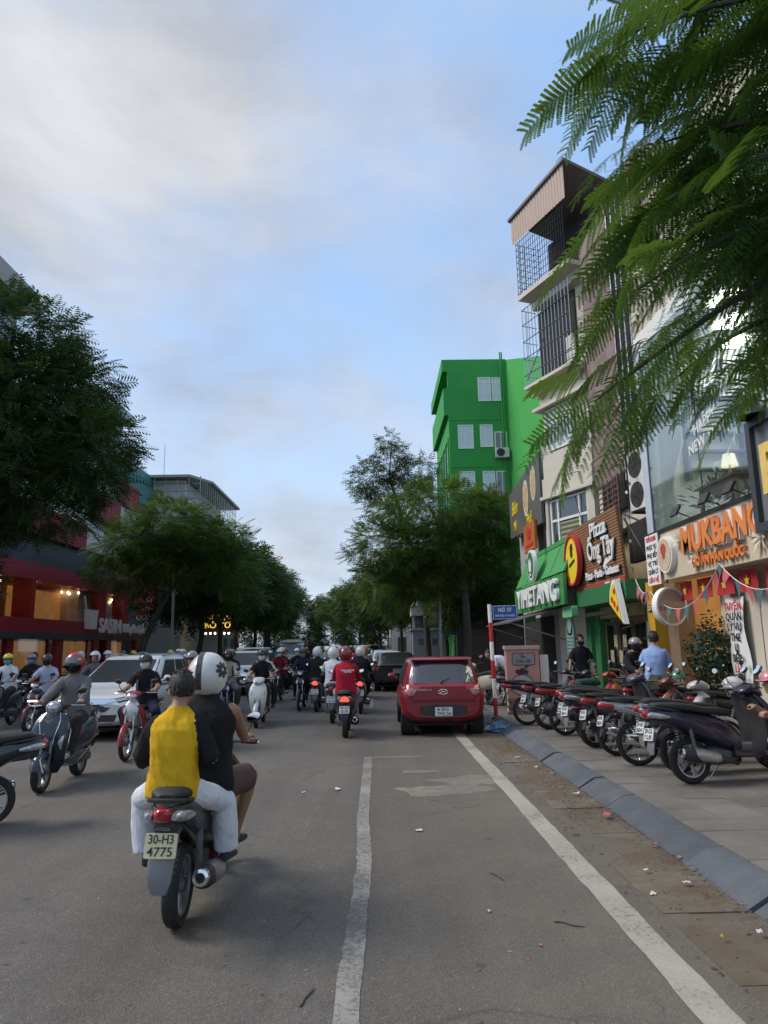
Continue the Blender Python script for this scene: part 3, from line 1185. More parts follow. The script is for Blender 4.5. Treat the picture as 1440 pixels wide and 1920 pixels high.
# ------------------------------------------------------------------ right-hand buildings
M_PINK = stained('pink_render', (0.58, 0.53, 0.45), (0.65, 0.60, 0.52), (0.42, 0.36, 0.29), 0.9, lo=0.58, hi=0.85, bump=0.12)
M_CREAM = stained('cream_render', (0.56, 0.50, 0.40), (0.62, 0.56, 0.46), (0.40, 0.34, 0.26), 0.9, lo=0.6, hi=0.85, bump=0.12)
M_GREY = stained('grey_render', (0.36, 0.36, 0.36), (0.45, 0.45, 0.44), (0.22, 0.21, 0.20), 0.8, lo=0.52, hi=0.8, bump=0.15)
M_GREEN = stained('green_render', (0.046, 0.330, 0.072), (0.056, 0.375, 0.088), (0.036, 0.24, 0.062), 0.6, lo=0.5, hi=0.85, bump=0.08)
M_GREEN2 = stained('light_green_render', (0.060, 0.35, 0.075), (0.072, 0.39, 0.088), (0.048, 0.28, 0.06), 0.5, lo=0.62, hi=0.9, bump=0.08)
M_WHITE = mat('white_paint', (0.74, 0.74, 0.72), 0.5, var=0.08, sc_=3)
M_BLACK = mat('black_metal', (0.02, 0.02, 0.021), 0.5, var=0.2)
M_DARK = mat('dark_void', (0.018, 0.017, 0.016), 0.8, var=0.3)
M_STEEL = mat('steel', (0.42, 0.42, 0.42), 0.35, m=0.9, var=0.12)
M_RUST = mat('rusty_steel', (0.16, 0.10, 0.085), 0.75, m=0.2, var=0.35, sc_=9)
M_BROWN = mat('brown_sheet', (0.27, 0.195, 0.168), 0.55, m=0.15, var=0.28, sc_=2.2)
M_TAN = mat('tan_sheet', (0.34, 0.26, 0.21), 0.55, m=0.1, var=0.15, sc_=1.5)
M_WOOD = mat('slat_wood', (0.27, 0.145, 0.07), 0.6, var=0.3, sc_=3, stretch=(1, 0.5, 8))
M_WOOD_D = mat('dark_wood', (0.12, 0.062, 0.03), 0.6, var=0.3, sc_=3)
M_TABLE = mat('table_wood', (0.17, 0.085, 0.045), 0.4, var=0.3, sc_=4)
M_YIHE = mat('awning_green', (0.055, 0.30, 0.08), 0.55, var=0.1, sc_=1.5)
M_YIHE2 = mat('valance_green', (0.045, 0.25, 0.062), 0.55, var=0.1, sc_=1.5)
M_SIGNW = mat('sign_white', (0.80, 0.80, 0.78), 0.45, var=0.04)
M_RED = mat('sign_red', (0.52, 0.03, 0.035), 0.45, var=0.08)
M_YEL = mat('sign_yellow', (0.80, 0.62, 0.03), 0.45, var=0.05)
M_ORANGE = mat('letter_orange', (0.72, 0.23, 0.06), 0.5, var=0.06)
M_BLUE = mat('sign_blue', (0.022, 0.085, 0.36), 0.4, var=0.08)
M_YPIL = mat('yellow_pillar', (0.52, 0.29, 0.02), 0.6, var=0.1, sc_=2)
M_SHOPG = mat('shop_green', (0.03, 0.16, 0.055), 0.55, var=0.12)
M_OLIVE = mat('shutter_olive', (0.20, 0.195, 0.13), 0.5, var=0.1, sc_=2)
M_FABRIC = cloth('curtain_fabric', (0.70, 0.68, 0.63))
M_WARM = mat('warm_interior', (0.55, 0.36, 0.17), 0.7, var=0.25, sc_=1.2)
M_PALE = mat('pale_interior', (0.70, 0.71, 0.68), 0.7, var=0.06, sc_=0.7)
M_GLASS = glassm('shop_glass', (0.86, 0.92, 0.90), fac=0.2)
M_GLASS_D = glassm('dark_glass', (0.05, 0.06, 0.065), fac=0.08, dark=True)
M_GLASS_C = glassm('curtained_glass', (0.46, 0.56, 0.58), fac=0.1, dark=True)
M_BULB = mat('lit_bulb', (1.0, 0.80, 0.50), 0.4, var=0, em=14)
M_BULBW = mat('lit_lamp_white', (1.0, 0.95, 0.88), 0.4, var=0, em=16)
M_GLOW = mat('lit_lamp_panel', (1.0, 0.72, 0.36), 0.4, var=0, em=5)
M_PIPE = mat('pvc_pipe', (0.32, 0.33, 0.32), 0.5, var=0.1)


def corr_x(mb, x, y0, y1, z0, z1, pitch=0.12, amp=0.018, m=0):
    """corrugated sheet in the plane x = const with upright ribs"""
    n = max(2, int((y1 - y0) / pitch * 4))
    vs, fs = [], []
    for i in range(n + 1):
        y = y0 + (y1 - y0) * i / n
        xx = x + amp * (1 if i % 4 in (1, 2) else -1)
        vs += [(xx, y, z0), (xx, y, z1)]
    fs = [(2 * i, 2 * i + 2, 2 * i + 3, 2 * i + 1) for i in range(n)]
    mb.add(vs, fs, m)


def window_y(parent, x0, x1, y, z0, z1, pane=None, cross=False, frame=0.07, inset=0.06):
    """window in a wall facing -y, at plane y"""
    w_ = MB()
    y_ = y - 0.03
    for a, b, c, d in ((x0, x1, z0, z0 + frame), (x0, x1, z1 - frame, z1), (x0, x0 + frame, z0 + frame, z1 - frame), (x1 - frame, x1, z0 + frame, z1 - frame)):
        w_.bx(a, b, y_ - 0.03, y + 0.02, c, d)
    xm = (x0 + x1) / 2
    w_.bx(xm - 0.025, xm + 0.025, y_ - 0.02, y + 0.02, z0 + frame, z1 - frame)
    if cross:
        for q in (0.28, 0.76):
            zz_ = z0 + (z1 - z0) * q
            w_.bx(x0 + frame, xm - 0.025, y_ - 0.015, y + 0.02, zz_ - 0.02, zz_ + 0.02)
            w_.bx(xm + 0.025, x1 - frame, y_ - 0.015, y + 0.02, zz_ - 0.02, zz_ + 0.02)
    o = w_.build('window', M_WHITE, parent, 0)
    g = MB()
    for a, b in ((x0 + frame, xm - 0.025), (xm + 0.025, x1 - frame)):
        g.bx(a, b, y - 0.02, y - 0.008, z0 + frame, z1 - frame)
    g.build('pane', pane or M_GLASS_C, o, 0)
    return o


def ac_unit(name, loc, rz, label, cat='air conditioner', group=None, s_=1.0, parent=None):
    """split-system outdoor unit: front faces local -y"""
    t = empty(name, loc, rz)
    if parent is not None:
        t.parent = parent
    else:
        tag(t, label, cat, group)
    b = MB()
    W_, D_, H_ = 0.85 * s_, 0.32 * s_, 0.62 * s_
    b.yl([(-D_ / 2, H_ / 2, W_ / 2 - .01, H_ / 2 - .01), (-D_ / 2 + .012, H_ / 2, W_ / 2, H_ / 2), (D_ / 2, H_ / 2, W_ / 2, H_ / 2)], 24, 14)
    b.build('casing', mat('ac_white', (0.60, 0.58, 0.53), 0.5, var=0.14, sc_=4), t)
    g = MB()
    cx_ = -0.11 * s_
    for r_ in (0.25, 0.2, 0.15, 0.1, 0.05):
        g.lathe([(r_ * s_, 0), (r_ * s_ + 0.008, 0.006), (r_ * s_ - 0.008, 0.006)], (cx_, -D_ / 2 - 0.012, H_ / 2), (0, -1, 0), 28, 0, True)
    for k in range(10):
        a = 2 * PI * k / 10
        g.tube([(cx_, -D_ / 2 - .012, H_ / 2), (cx_ + .25 * s_ * math.cos(a), -D_ / 2 - .012, H_ / 2 + .25 * s_ * math.sin(a))], .005, 4)
    g.build('grille', M_BLACK, t)
    f = MB()
    f.lathe([(0.0, 0), (0.262 * s_, 0)], (cx_, -D_ / 2 - 0.004, H_ / 2), (0, -1, 0), 28)
    f.build('fan_opening', mat('fan_dark', (0.075, 0.06, 0.055), 0.7, var=0.3), t)
    k = MB()
    k.bx(-W_ / 2 + .05, -W_ / 2 + .1, -D_ / 2 - .02, D_ / 2 + .06, -.05, -.003)
    k.bx(W_ / 2 - .1, W_ / 2 - .05, -D_ / 2 - .02, D_ / 2 + .06, -.05, -.003)
    k.build('bracket', M_RUST, t, 0)
    return t


# ---------------- green block beyond the trees
gb = empty('green_building', (5.1, 46, 0), 0, 'tall bright green painted block with white framed windows above the street trees', 'building')
GX, GY = 5.1, 46.0


def rel(p, q):
    return (q[0] - p[0], q[1] - p[1], q[2] - p[2])


b = MB()
b.bx(0, 4.0, 0, 9.2, 0, 18.0)                                     # body below the top terrace
b.bx(0.9, 4.0, 0.001, 9.2, 18.0, 19.9)
b.bx(0, 0.9, 0.0, 0.25, 18.0, 19.9)
b.bx(0, 0.9, 8.95, 9.2, 18.0, 19.9)
b.bx(-0.35, 4.0, -0.004, 9.3, 19.9, 20.75)
b.bx(-0.3, 0.05, -0.003, 9.25, 16.8, 18.7)
o = b.build('wall', M_GREEN, gb, 0)
for i, zc in enumerate((10.2, 13.4)):
    f = MB()
    f.bx(-0.10, -0.003, 0.35, 9.0, zc - 1.35, zc - 1.2)
    f.bx(-0.10, -0.003, 0.35, 9.0, zc + 1.75, zc + 1.9)
    for k in range(6):
        y_ = 0.35 + k * 1.68
        f.bx(-0.10, -0.003, y_, y_ + 0.2, zc - 1.2, zc + 1.75)
    f.build('facade_rib', M_GREEN2, gb, 0)
    for k in range(5):
        g = MB()
        y_ = 0.55 + k * 1.68
        g.bx(-0.03, -0.004, y_, y_ + 1.48, zc - 1.2, zc + 1.75)
        g.build('window', M_GLASS_D, gb, 0)
for (a, c, d, e, cr) in ((7.15, 8.02, 17.75, 19.44, True), (8.68, 9.05, 17.74, 19.42, False), (5.69, 6.72, 14.45, 16.1, False), (7.16, 8.02, 14.55, 16.1, False),
                         (5.69, 6.72, 11.3, 12.9, False), (7.22, 8.05, 11.3, 12.9, False), (5.75, 6.72, 8.1, 9.7, False), (7.22, 8.05, 8.1, 9.7, False), (5.75, 6.72, 4.9, 6.5, False)):
    if c - a > 0.5:
        window_y(gb, a - GX, c - GX, 0, d, e, cross=cr, pane=M_GLASS_C)
for zc in (17.0, 13.75, 10.55):
    f = MB()
    f.bx(0.0, 3.95, -0.035, -0.003, zc - 0.55, zc - 0.48)
    f.build('string_course', M_GREEN, gb, 0)
# chamfered lighter wing on the right
b = MB()
P0, P1 = Vector((4.0, 0.0)), Vector((5.2, -5.2))
b.add([(P0.x, P0.y, 0), (P1.x, P1.y, 0), (9, -5.2, 0), (9, 9.2, 0), (4.0, 9.2, 0), (P0.x, P0.y, 20.7), (P1.x, P1.y, 18.8), (9, -5.2, 18.8), (9, 9.2, 20.7), (4.0, 9.2, 20.7)],
      [(0, 1, 6, 5), (1, 2, 7, 6), (2, 3, 8, 7), (3, 4, 9, 8), (5, 6, 7, 8, 9)])
b.build('wing', M_GREEN2, gb, 0)
f = MB()
for q in (3.62, 3.74):
    f.tube([(q, -0.08, 3), (q, -0.08, 21.2)], 0.05, 8)
f.build('drain_pipe', M_GREEN2, gb)
f = MB()
f.bx(1.6, 3.4, 3, 6, 20.75, 21.2)
f.build('roof_shed', M_BLACK, gb, 0)
window_y(gb, 3.0 + 0.02, 3.86, 0, 14.2, 15.6, pane=M_GLASS_D)
window_y(gb, 3.0 + 0.02, 3.80, 0, 11.2, 12.9, pane=M_GLASS_D)
window_y(gb, 2.98, 3.60, 0, 17.75, 19.42, cross=True)
ac_unit('air_conditioner', (8.55, 45.76, 13.75), 0, 'lone white air conditioner bracketed under a window of the green block', s_=1.05)

aw_ = empty('shade_wall', (4.2, 37.5, .12), 0, 'added dark wall standing in for tree shade before the green block', 'wall')  # added dark wall and panels, standing in for the shade under the trees
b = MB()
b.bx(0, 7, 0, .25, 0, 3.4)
b.build('wall', mat('shade_dark', (.035, .036, .026), .9, var=.5, sc_=2), aw_, 0)
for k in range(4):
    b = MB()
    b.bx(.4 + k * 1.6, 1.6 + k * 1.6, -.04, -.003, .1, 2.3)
    b.build('shade_panel', mat('shade_brown', (.06, .035, .025), .7, var=.3), aw_, 0)
# ---------------- low dark building carrying the slanted menu board
mbd = empty('menu_board_building', (6.0, 26.2, 0), 0, 'narrow grey house behind the dark menu board beside the tall pink house', 'building')
b = MB()
b.bx(0.0, 5, -2.9, 3.0, 0.12, 7.6)
b.build('wall', M_GREY, mbd, 0)
b = MB()
b.bx(-0.18, 0.0, -2.95, -2.3, 4.3, 8.35)
b.build('pier', M_GREY, mbd, 0)
f = MB()
f.bx(-0.02, -0.002, -2.0, 2.8, 0.12, 2.6)
f.build('shop_opening', M_DARK, mbd, 0)
bd = empty('menu_board', (5.6, 26.2, 5.6), 0, 'big dark grey menu board with noodle bowls and yellow writing on it', 'sign')
b = MB()
b.add([(0, -2.75, 0.05), (0, 2.75, 0.3), (0, 2.75, 2.1), (0, -2.75, 2.5), (.1, -2.75, 0.05), (.1, 2.75, 0.3), (.1, 2.75, 2.1), (.1, -2.75, 2.5)],
      [(0, 3, 2, 1), (4, 5, 6, 7), (0, 1, 5, 4), (1, 2, 6, 5), (2, 3, 7, 6), (3, 0, 4, 7)])
b.build('panel', mat('board_grey', (0.10, 0.095, 0.09), 0.55, var=0.25, sc_=1.2), bd, 0)
for yy, zc, a, b_ in ((-1.75, 1.62, 0.42, 0.62), (-0.45, 1.35, 0.45, 0.68)):
    f = MB()
    f.prism(ellp(-yy, zc, a, b_), (-0.004, 0, 0), (0, -1, 0), (0, 0, 1), 0.012)
    o = f.build('bowl_picture', mat('bowl_cream', (0.58, 0.55, 0.42), 0.5, var=0.3, sc_=6), bd, 0)
    f = MB()
    f.prism(ellp(-yy, zc, a * .75, b_ * .78), (-0.018, 0, 0), (0, -1, 0), (0, 0, 1), 0.004)
    f.build('noodles', mat('noodle', (0.50, 0.34, 0.16), 0.6, var=0.6, sc_=9), o, 0)
text('lettering', 'Bún', M_YEL, (-0.02, 1.6, 1.35), (0, -1, 0), (0, 0, 1), bd, size=0.75, depth=0.015, bold=0.01, shear=0.2)
text('lettering', 'Phở', M_YEL, (-0.02, -0.9, 0.48), (0, -1, 0), (0, 0, 1), bd, size=0.55, depth=0.015, bold=0.008, shear=0.2)
text('lettering', 'Mì', M_YEL, (-0.02, 1.7, 0.62), (0, -1, 0), (0, 0, 1), bd, size=0.55, depth=0.015, bold=0.008, shear=0.2)
f = MB()
for y_ in (-2.6, 2.6):
    f.tube([(.1, y_, .6), (.42, y_, .3)], .025, 6)
f.build('bracket', M_BLACK, bd)
ob = empty('orange_board', (5.5, 25.1, 4.9), 0, 'small orange shop board below the dark menu board', 'sign')
b = MB()
b.bx(0, 0.08, -0.9, 0.9, 0, 1.0)
b.build('panel', mat('orange_panel', (0.44, 0.12, 0.025), 0.5, var=0.25, sc_=2), ob, 0)
f = MB()
f.prism(ellp(0, 0.62, 0.28, 0.2), (-0.003, 0, 0), (0, -1, 0), (0, 0, 1), 0.01)
f.prism(rrect(-0.6, 0.6, 0.16, 0.26, 0.02), (-0.003, 0, 0), (0, -1, 0), (0, 0, 1), 0.01)
f.build('emblem', M_RED, ob, 0)

# ---------------- tall pink house: facade turned a little to the street corner
A2, B2 = Vector((5.52, 22.8)), Vector((6.46, 20.5))
ang = math.atan2(B2.y - A2.y, B2.x - A2.x)
tp = empty('tall_house', (A2.x, A2.y, 0), ang, 'tall narrow pink house with caged balconies and a ribbed metal roof', 'building')
LW = (B2 - A2).length          # facade runs along local +x (towards the camera); depth is local +y (into the block)
b = MB()
b.bx(0.12, LW - 0.1, 0.25, 7, 0.12, 13.2)
b.bx(0.0, LW, 0.0, 0.25, 6.35, 6.95)           # floor band of the bay
b.bx(0.02, LW - .02, 0.06, 0.25, 6.95, 7.75)      # parapet
b.bx(-.06, LW + .06, -.08, 0.25, 6.26, 6.36)
b.bx(0.04, LW - .04, 0.06, 0.25, 9.35, 10.0)
b.bx(-.1, LW + .1, -.12, 0.25, 9.85, 10.05)
b.bx(-.1, LW + .1, -.16, 0.25, 9.25, 9.36)
b.bx(0.0, LW, 0.0, 0.25, 12.9, 13.25)
b.build('wall', M_PINK, tp, 0)
for xa, xb in ((.06, .2), (LW - .35, LW - .02)):
    b = MB()
    b.bx(xa, xb, 0.03, 0.25, 2.95, 6.26)
    b.build('pier', M_PINK, tp, 0)
# the bay window: white frame with roller shutter
wn = MB()
z0, z1 = 3.35, 6.2
xa, xb = 0.24, LW - 0.37
for x_ in (xa, xa + 0.36, xb - 0.46, xb - 0.07):
    wn.bx(x_, x_ + 0.07, 0.08, 0.16, z0, z1)
wn.bx(xa, xb, 0.085, 0.155, 5.48, 5.56)
wn.bx(xa, xb, 0.085, 0.155, z1 - .06, z1)
wno = wn.build('window', M_WHITE, tp, 0)
for k in range(14):
    f = MB()
    f.add([(xa + .43, .13, z0 + .15 * k), (xb - .46, .13, z0 + .15 * k), (xb - .46, .10, z0 + .075 + .15 * k), (xa + .43, .10, z0 + .075 + .15 * k), (xb - .46, .13, z0 + .148 + .15 * k), (xa + .43, .13, z0 + .148 + .15 * k)],
          [(0, 1, 2, 3), (3, 2, 4, 5)])
    f.build('shutter_slat', M_OLIVE, wno, 30)
g = MB()
g.bx(xa + .07, xa + .36, .13, .14, z0, 5.48)
g.bx(xb - .39, xb - .07, .13, .14, z0, 5.48)
g.bx(xa + .07, xb - .07, .13, .14, 5.56, z1 - .06)
g.build('pane', glassm('bay_glass', (0.03, 0.045, 0.045), fac=0.06, dark=True), wno, 0)
f = MB()
f.ell((xb - .2, .02, 4.9), (.09, .09, .12))
f.build('paper_lantern', M_SIGNW, tp)
# second-floor window
wn = MB()
for x_ in (0.3, 0.95, 1.6):
    wn.bx(x_, x_ + .06, .03, .12, 7.8, 9.2)
wn.bx(.36, 1.6, .035, .115, 7.8, 7.86)
wn.bx(.36, 1.6, .035, .115, 9.14, 9.2)
wo_ = wn.build('window', M_WHITE, tp, 0)
g = MB()
g.bx(.36, 1.6, .09, .1, 7.86, 9.14)
g.build('pane', M_GLASS_C, wo_, 0)
b = MB()
b.bx(0.0, LW, 0.2, 0.249, 7.75, 9.25)
b.build('recess', M_PINK, tp, 0)
# caged balconies
cg = MB()
for i in range(15):
    x_ = -0.05 + i * (LW + .0) / 14
    cg.tube([(x_, -0.38, 10.1), (x_, -0.38, 12.85)], 0.016, 4)
for z_ in (10.5, 11.1, 11.7, 12.3, 12.85):
    cg.tube([(-0.05, -0.4, z_), (LW - .05, -0.4, z_)], 0.017, 4)
    cg.tube([(-0.05, -0.4, z_), (-0.05, 0.2, z_)], 0.017, 4)
for y_ in (-.2, 0):
    cg.tube([(-.05, y_, 10.1), (-.05, y_, 12.85)], .014, 4)
cg.tube([(.1, -.41, 10.3), (1.2, -.41, 11.5)], .016, 4)
cg.build('balcony_cage', M_STEEL, tp)
b = MB()
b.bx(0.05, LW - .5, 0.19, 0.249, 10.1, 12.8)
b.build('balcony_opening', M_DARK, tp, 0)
b = MB()
b.bx(LW - .95, LW - .55, 0.12, 0.185, 10.3, 11.3)
b.build('laundry', M_FABRIC, tp, 0)
b = MB()
b.bx(-.1, LW - .1, -.42, .25, 10.02, 10.12)
b.bx(-.15, LW + .1, -.45, .25, 13.25, 13.4)
b.build('balcony_slab', M_PINK, tp, 0)
cg = MB()
for i in range(22):
    x_ = -0.12 + i * (LW + .1) / 21
    cg.tube([(x_, -0.43, 13.4), (x_, -0.43, 15.4)], 0.012, 4)
for k in range(9):
    z_ = 13.5 + k * .23
    cg.tube([(-.12, -.44, z_), (LW, -.44, z_)], .011, 4)
    cg.tube([(-.12, -.44, z_), (-.12, .6, z_)], .011, 4)
for k in range(5):
    cg.tube([(-.12, -.3 + k * .2, 13.4), (-.12, -.3 + k * .2, 15.4)], .012, 4)
cg.build('balcony_cage', M_BLACK, tp)
b = MB()
b.bx(0.3, LW, .6, 7, 13.4, 15.3)
b.build('top_room', M_DARK, tp, 0)
sheet = MB()
n = 40
vs, fs = [], []
for i in range(n + 1):
    x_ = -.2 + (LW + .5) * i / n
    yy = -.52 + (.012 if i % 2 else -.012)
    zt = 16.3 + .25 * i / n
    vs += [(x_, yy, 15.35), (x_, yy, zt)]
fs = [(2 * i, 2 * i + 2, 2 * i + 3, 2 * i + 1) for i in range(n)]
sheet.add(vs, fs)
sheet.build('ribbed_sheet', M_TAN, tp, 0)
b = MB()
b.add([(-.3, -.6, 16.28), (LW + .4, -.6, 16.55), (LW + .5, 6, 15.2), (-.3, 6, 15.2), (-.3, -.6, 16.38), (LW + .4, -.6, 16.65), (LW + .5, 6, 15.3), (-.3, 6, 15.3)],
      [(0, 3, 2, 1), (4, 5, 6, 7), (0, 1, 5, 4), (1, 2, 6, 5), (2, 3, 7, 6), (3, 0, 4, 7)])
b.build('roof', mat('roof_sheet', (0.10, 0.085, 0.08), 0.6, var=0.2), tp, 0)
cab = MB()
for (p, q, s_) in (((LW - .85, .0, 6.1), (LW - .2, .0, 3.4), .05), ((.1, -.1, 6.2), (.12, -.1, 3.1), 0)):
    cab.tube([p, ((p[0] + q[0]) / 2 + s_, p[1], (p[2] + q[2]) / 2), q], .012, 5)
cab.build('cable', M_BLACK, tp)

# ---------------- brown sheet annex with air conditioners
an = empty('sheet_annex', (6.35, 17.4, 0), 0, 'brown corrugated sheet annex with grilles between the pink house and the glass cafe', 'building')
b = MB()
b.bx(0.12, 5, -2.2, 2.7, 4.6, 13.5)
b.build('wall', M_CREAM, an, 0)
b = MB()
b.bx(0.5, 5, -2.2, 2.7, 0.12, 4.6)
b.build('shop_core', mat('shop_cream', (0.36, 0.29, 0.16), 0.7, var=0.15), an, 0)
sh = MB()
corr_x(sh, 0.05, 0.15, 2.6, 6.0, 13.5, 0.2, 0.03)
corr_x(sh, 0.06, -2.1, -1.2, 5.85, 13.5, 0.2, 0.03)
sh.build('corrugated_sheet', M_BROWN, an, 0)
gr = MB()
gr.bx(0.08, 0.1, -1.2, 0.15, 5.8, 13.5, 1)
for i in range(4):
    y_ = -1.1 + i * .38
    gr.tube([(0.0, y_, 5.7), (0.0, y_, 13)], .018, 4)
for k in range(34):
    gr.tube([(0.0, -1.15, 5.75 + k * .22), (0.0, .1, 5.75 + k * .22)], .014, 4)
gr.build('window_grille', [M_STEEL, M_DARK], an)
gr = MB()
for k in range(6):
    gr.tube([(-.14, .25, 5.1 + k * .15), (-.14, 1.9, 5.1 + k * .15)], .022, 5)
for i in range(5):
    gr.tube([(-.14, .3 + i * .4, 5.05), (-.14, .3 + i * .4, 5.95)], .022, 5)
gr.bx(0.0, 0.1, .2, 2.0, 5.05, 5.95, 1)
gr.build('broken_grille', [M_RUST, M_DARK], an)
pp = MB()
pp.tube([(0.0, .9, 4.2), (0.0, .9, 6)], .03, 6)
pp.tube([(0.0, .65, 4.2), (0.0, .65, 6)], .03, 6)
pp.build('drain_pipe', M_RUST, an)
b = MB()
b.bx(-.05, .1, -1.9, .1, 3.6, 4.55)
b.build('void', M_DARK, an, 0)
for i in range(2):
    ac_unit('air_conditioner', (6.12, 15.6 - 0.02, 4.62 + 0.68 * i), -PI / 2 + 0.14,
            'upper of two stacked air conditioners beside the glass wall' if i else 'lower of two stacked air conditioners beside the glass wall', group='stacked air conditioners', s_=1.12)

# ---------------- pizza shop front
ps_ = empty('pizza_shop', (5.9, 17.3, 0), 0, 'green framed pizza shop front with frosted glass doors and notices', 'shop')
b = MB()
b.bx(0.0, 0.35, -2.0, -1.55, .12, 3.0)
b.bx(0.0, 0.35, 1.75, 2.3, .12, 3.0)
b.bx(-.5, 0.35, -1.9, 2.2, 2.62, 3.05)
b.build('frame', M_SHOPG, ps_, 0)
b = MB()
b.bx(0.3, .45, -1.55, 1.75, .12, 2.6)
b.bx(0.05, .3, -1.55, 1.75, 2.3, 2.6)
b.build('back_wall', mat('shop_tan', (0.40, 0.33, 0.16), 0.7, var=0.3, sc_=1.4), ps_, 0)
for k, (a, c) in enumerate(((-1.4, -.45), (-.38, .6), (.67, 1.6))):
    d_ = MB()
    for (y0, y1, zz0, zz1) in ((a, a + .07, .15, 2.2), (c - .07, c, .15, 2.2), (a + .07, c - .07, .15, .22), (a + .07, c - .07, 2.13, 2.2), (a + .07, c - .07, 1.0, 1.05)):
        d_.bx(.12, .17, y0, y1, zz0, zz1)
    o = d_.build('door', M_WOOD_D, ps_, 0)
    g = MB()
    g.bx(.14, .15, a + .07, c - .07, .22, 2.13)
    g.build('pane', glassm('shop_door_glass', (0.30, 0.31, 0.24), fac=0.1), o, 0)
for k in range(3):
    n_ = MB()
    n_.bx(-.02, -.003, -1.93, -1.66, .95 + k * .42, 1.3 + k * .42)
    o = n_.build('notice', mat('notice_paper', (0.50, 0.58, 0.62), 0.6, var=0.15, sc_=12), ps_, 0)
for k in range(5):
    n_ = MB()
    yy = -.3 + k * .33
    n_.bx(.1, .117, yy, yy + .24, 1.2 + .38 * (k % 2), 1.5 + .38 * (k % 2))
    n_.build('poster', mat('poster_dim', (0.34, 0.30, 0.20), 0.6, var=0.5, sc_=14), ps_, 0)
n_ = MB()
n_.bx(-.45, -.3, -1.4, 1.4, 2.35, 2.44)
n_.build('awning_rail', M_BLACK, ps_, 0)
yp = empty('yellow_pillar', (5.8, 15.1, 0), 0, 'mustard yellow pillar carrying the number 237 between cafe and pizza shop', 'pillar')
b = MB()
b.bx(0, .5, -.16, .22, .12, 2.95)
b.build('shaft', M_YPIL, yp, 0)
b = MB()
b.bx(-.02, 0, -.1, .12, 2.32, 2.46)
o = b.build('number_plate', mat('maroon_plate', (0.10, 0.03, 0.03), .5), yp, 0)
text('number', '237', M_SIGNW, (-.024, .01, 2.39), (0, -1, 0), (0, 0, 1), o, size=.13, depth=.004)

pzs = empty('pizza_sign', (5.42, 17.45, 2.9), 0, 'wooden slat pizza sign with white script lettering and a red footer', 'sign')
PT = R(4)                                                        # leans out a little at the top
tl = lambda z: -z * math.tan(PT)
b = MB()
b.add([(.06, -2.0, .0), (.06, 2.0, 0), (.06 + tl(1.8), 2.0, 1.8), (.06 + tl(1.8), -2.0, 1.8), (.1, -2.0, .0), (.1, 2.0, 0), (.1 + tl(1.8), 2.0, 1.8), (.1 + tl(1.8), -2.0, 1.8)],
      [(0, 3, 2, 1), (4, 5, 6, 7), (0, 1, 5, 4), (1, 2, 6, 5), (2, 3, 7, 6), (3, 0, 4, 7)])
b.build('backing', M_WOOD_D, pzs, 0)
sm = MB()
sm.box((0, 0, 0), (.03, 4.0, .052))
sme = sm.mesh('wood_slat', 0)
sme.materials.append(M_WOOD)
for k in range(23):
    o = bpy.data.objects.new('wood_slat', sme)
    link(o, pzs)
    z_ = .245 + k * .068
    o.location = (.04 + tl(z_), (-1) ** k * .004, z_)
    o.rotation_euler = (0, -PT, 0)
b = MB()
b.box((.03 + tl(.1), 0, .11), (.05, 4.02, .21), rot=(0, -PT, 0))
o = b.build('footer', M_RED, pzs, 0)
text('lettering', '0986.175.466', M_SIGNW, (-.01, -1.2, .12), (0, -1, 0), (0, 0, 1), o, size=.2, depth=.006, bold=.004, width=1.1)
text('lettering', 'Cơ sở 2: 237 Trần Đại Nghĩa', M_SIGNW, (-.01, 1.1, .1), (0, -1, 0), (0, 0, 1), o, size=.13, depth=.006, width=1.5)
for s_, y_, z_, sz, w_, sh_ in (('Pizza', -.75, 1.45, .5, 1.2, .15), ('Ông Tây', -.75, .98, .62, 2.0, .1), ('Pizza - Pasta - Gateaux', -.62, .42, .26, 2.5, .1)):
    text('lettering_shadow', s_, M_BLACK, (.01 + tl(z_), y_ + .02, z_ - .015), (0, -1, 0), (tl(1), 0, 1), pzs, size=sz, depth=.06, bold=.022, width=w_ * 1.02, shear=sh_)
    text('lettering', s_, M_SIGNW, (-.04 + tl(z_), y_, z_), (0, -1, 0), (tl(1), 0, 1), pzs, size=sz, depth=.03, bold=.01, width=w_, shear=sh_)
sw = MB()
pts = [(-.5, .0), (-.1, .05), (.25, .02), (.5, -.12), (.42, -.22), (.2, -.12), (-.1, -.06)]
sw.prism(pts[::-1], (-.03, -1.15, .72), (0, 1, 0), (0, 0, 1), .03)
sw.build('swash', M_SIGNW, pzs, 0)
lg = MB()
lg.prism(ellp(0, 0, .62, .62, 32), (-.02 + tl(.9), 1.4, .95), (0, -1, 0), (0, 0, 1), .10)
o = lg.build('roundel', M_YEL, pzs, 30)
lg = MB()
lg.lathe([(.62, -.09), (.62, .03), (.68, .03), (.68, -.09)], (-.07 + tl(.9), 1.4, .95), (1, 0, 0), 36, 0, True)
lg.build('rim', M_RED, o, 30)
lg = MB()
face = [(-.12, .36), (-.02, .44), (.1, .43), (.14, .3), (.08, .26), (.1, .12), (.0, .06), (-.1, .14), (-.1, .28)]
lg.prism(face, (-.125 + tl(.9), 1.4, .95), (0, -1, 0), (0, 0, 1), .008)
lg.prism([(-.28, -.1), (.24, .02), (.26, -.05), (-.26, -.18)], (-.125 + tl(.9), 1.4, .95), (0, -1, 0), (0, 0, 1), .008)
lg.build('chef_mark', M_BLACK, o, 0)
text('lettering', 'Ông Tây', M_BLACK, (-.128 + tl(.7), 1.4, .62), (0, -1, 0), (0, 0, 1), o, size=.26, depth=.006, bold=.004, width=.75)
st_ = MB()
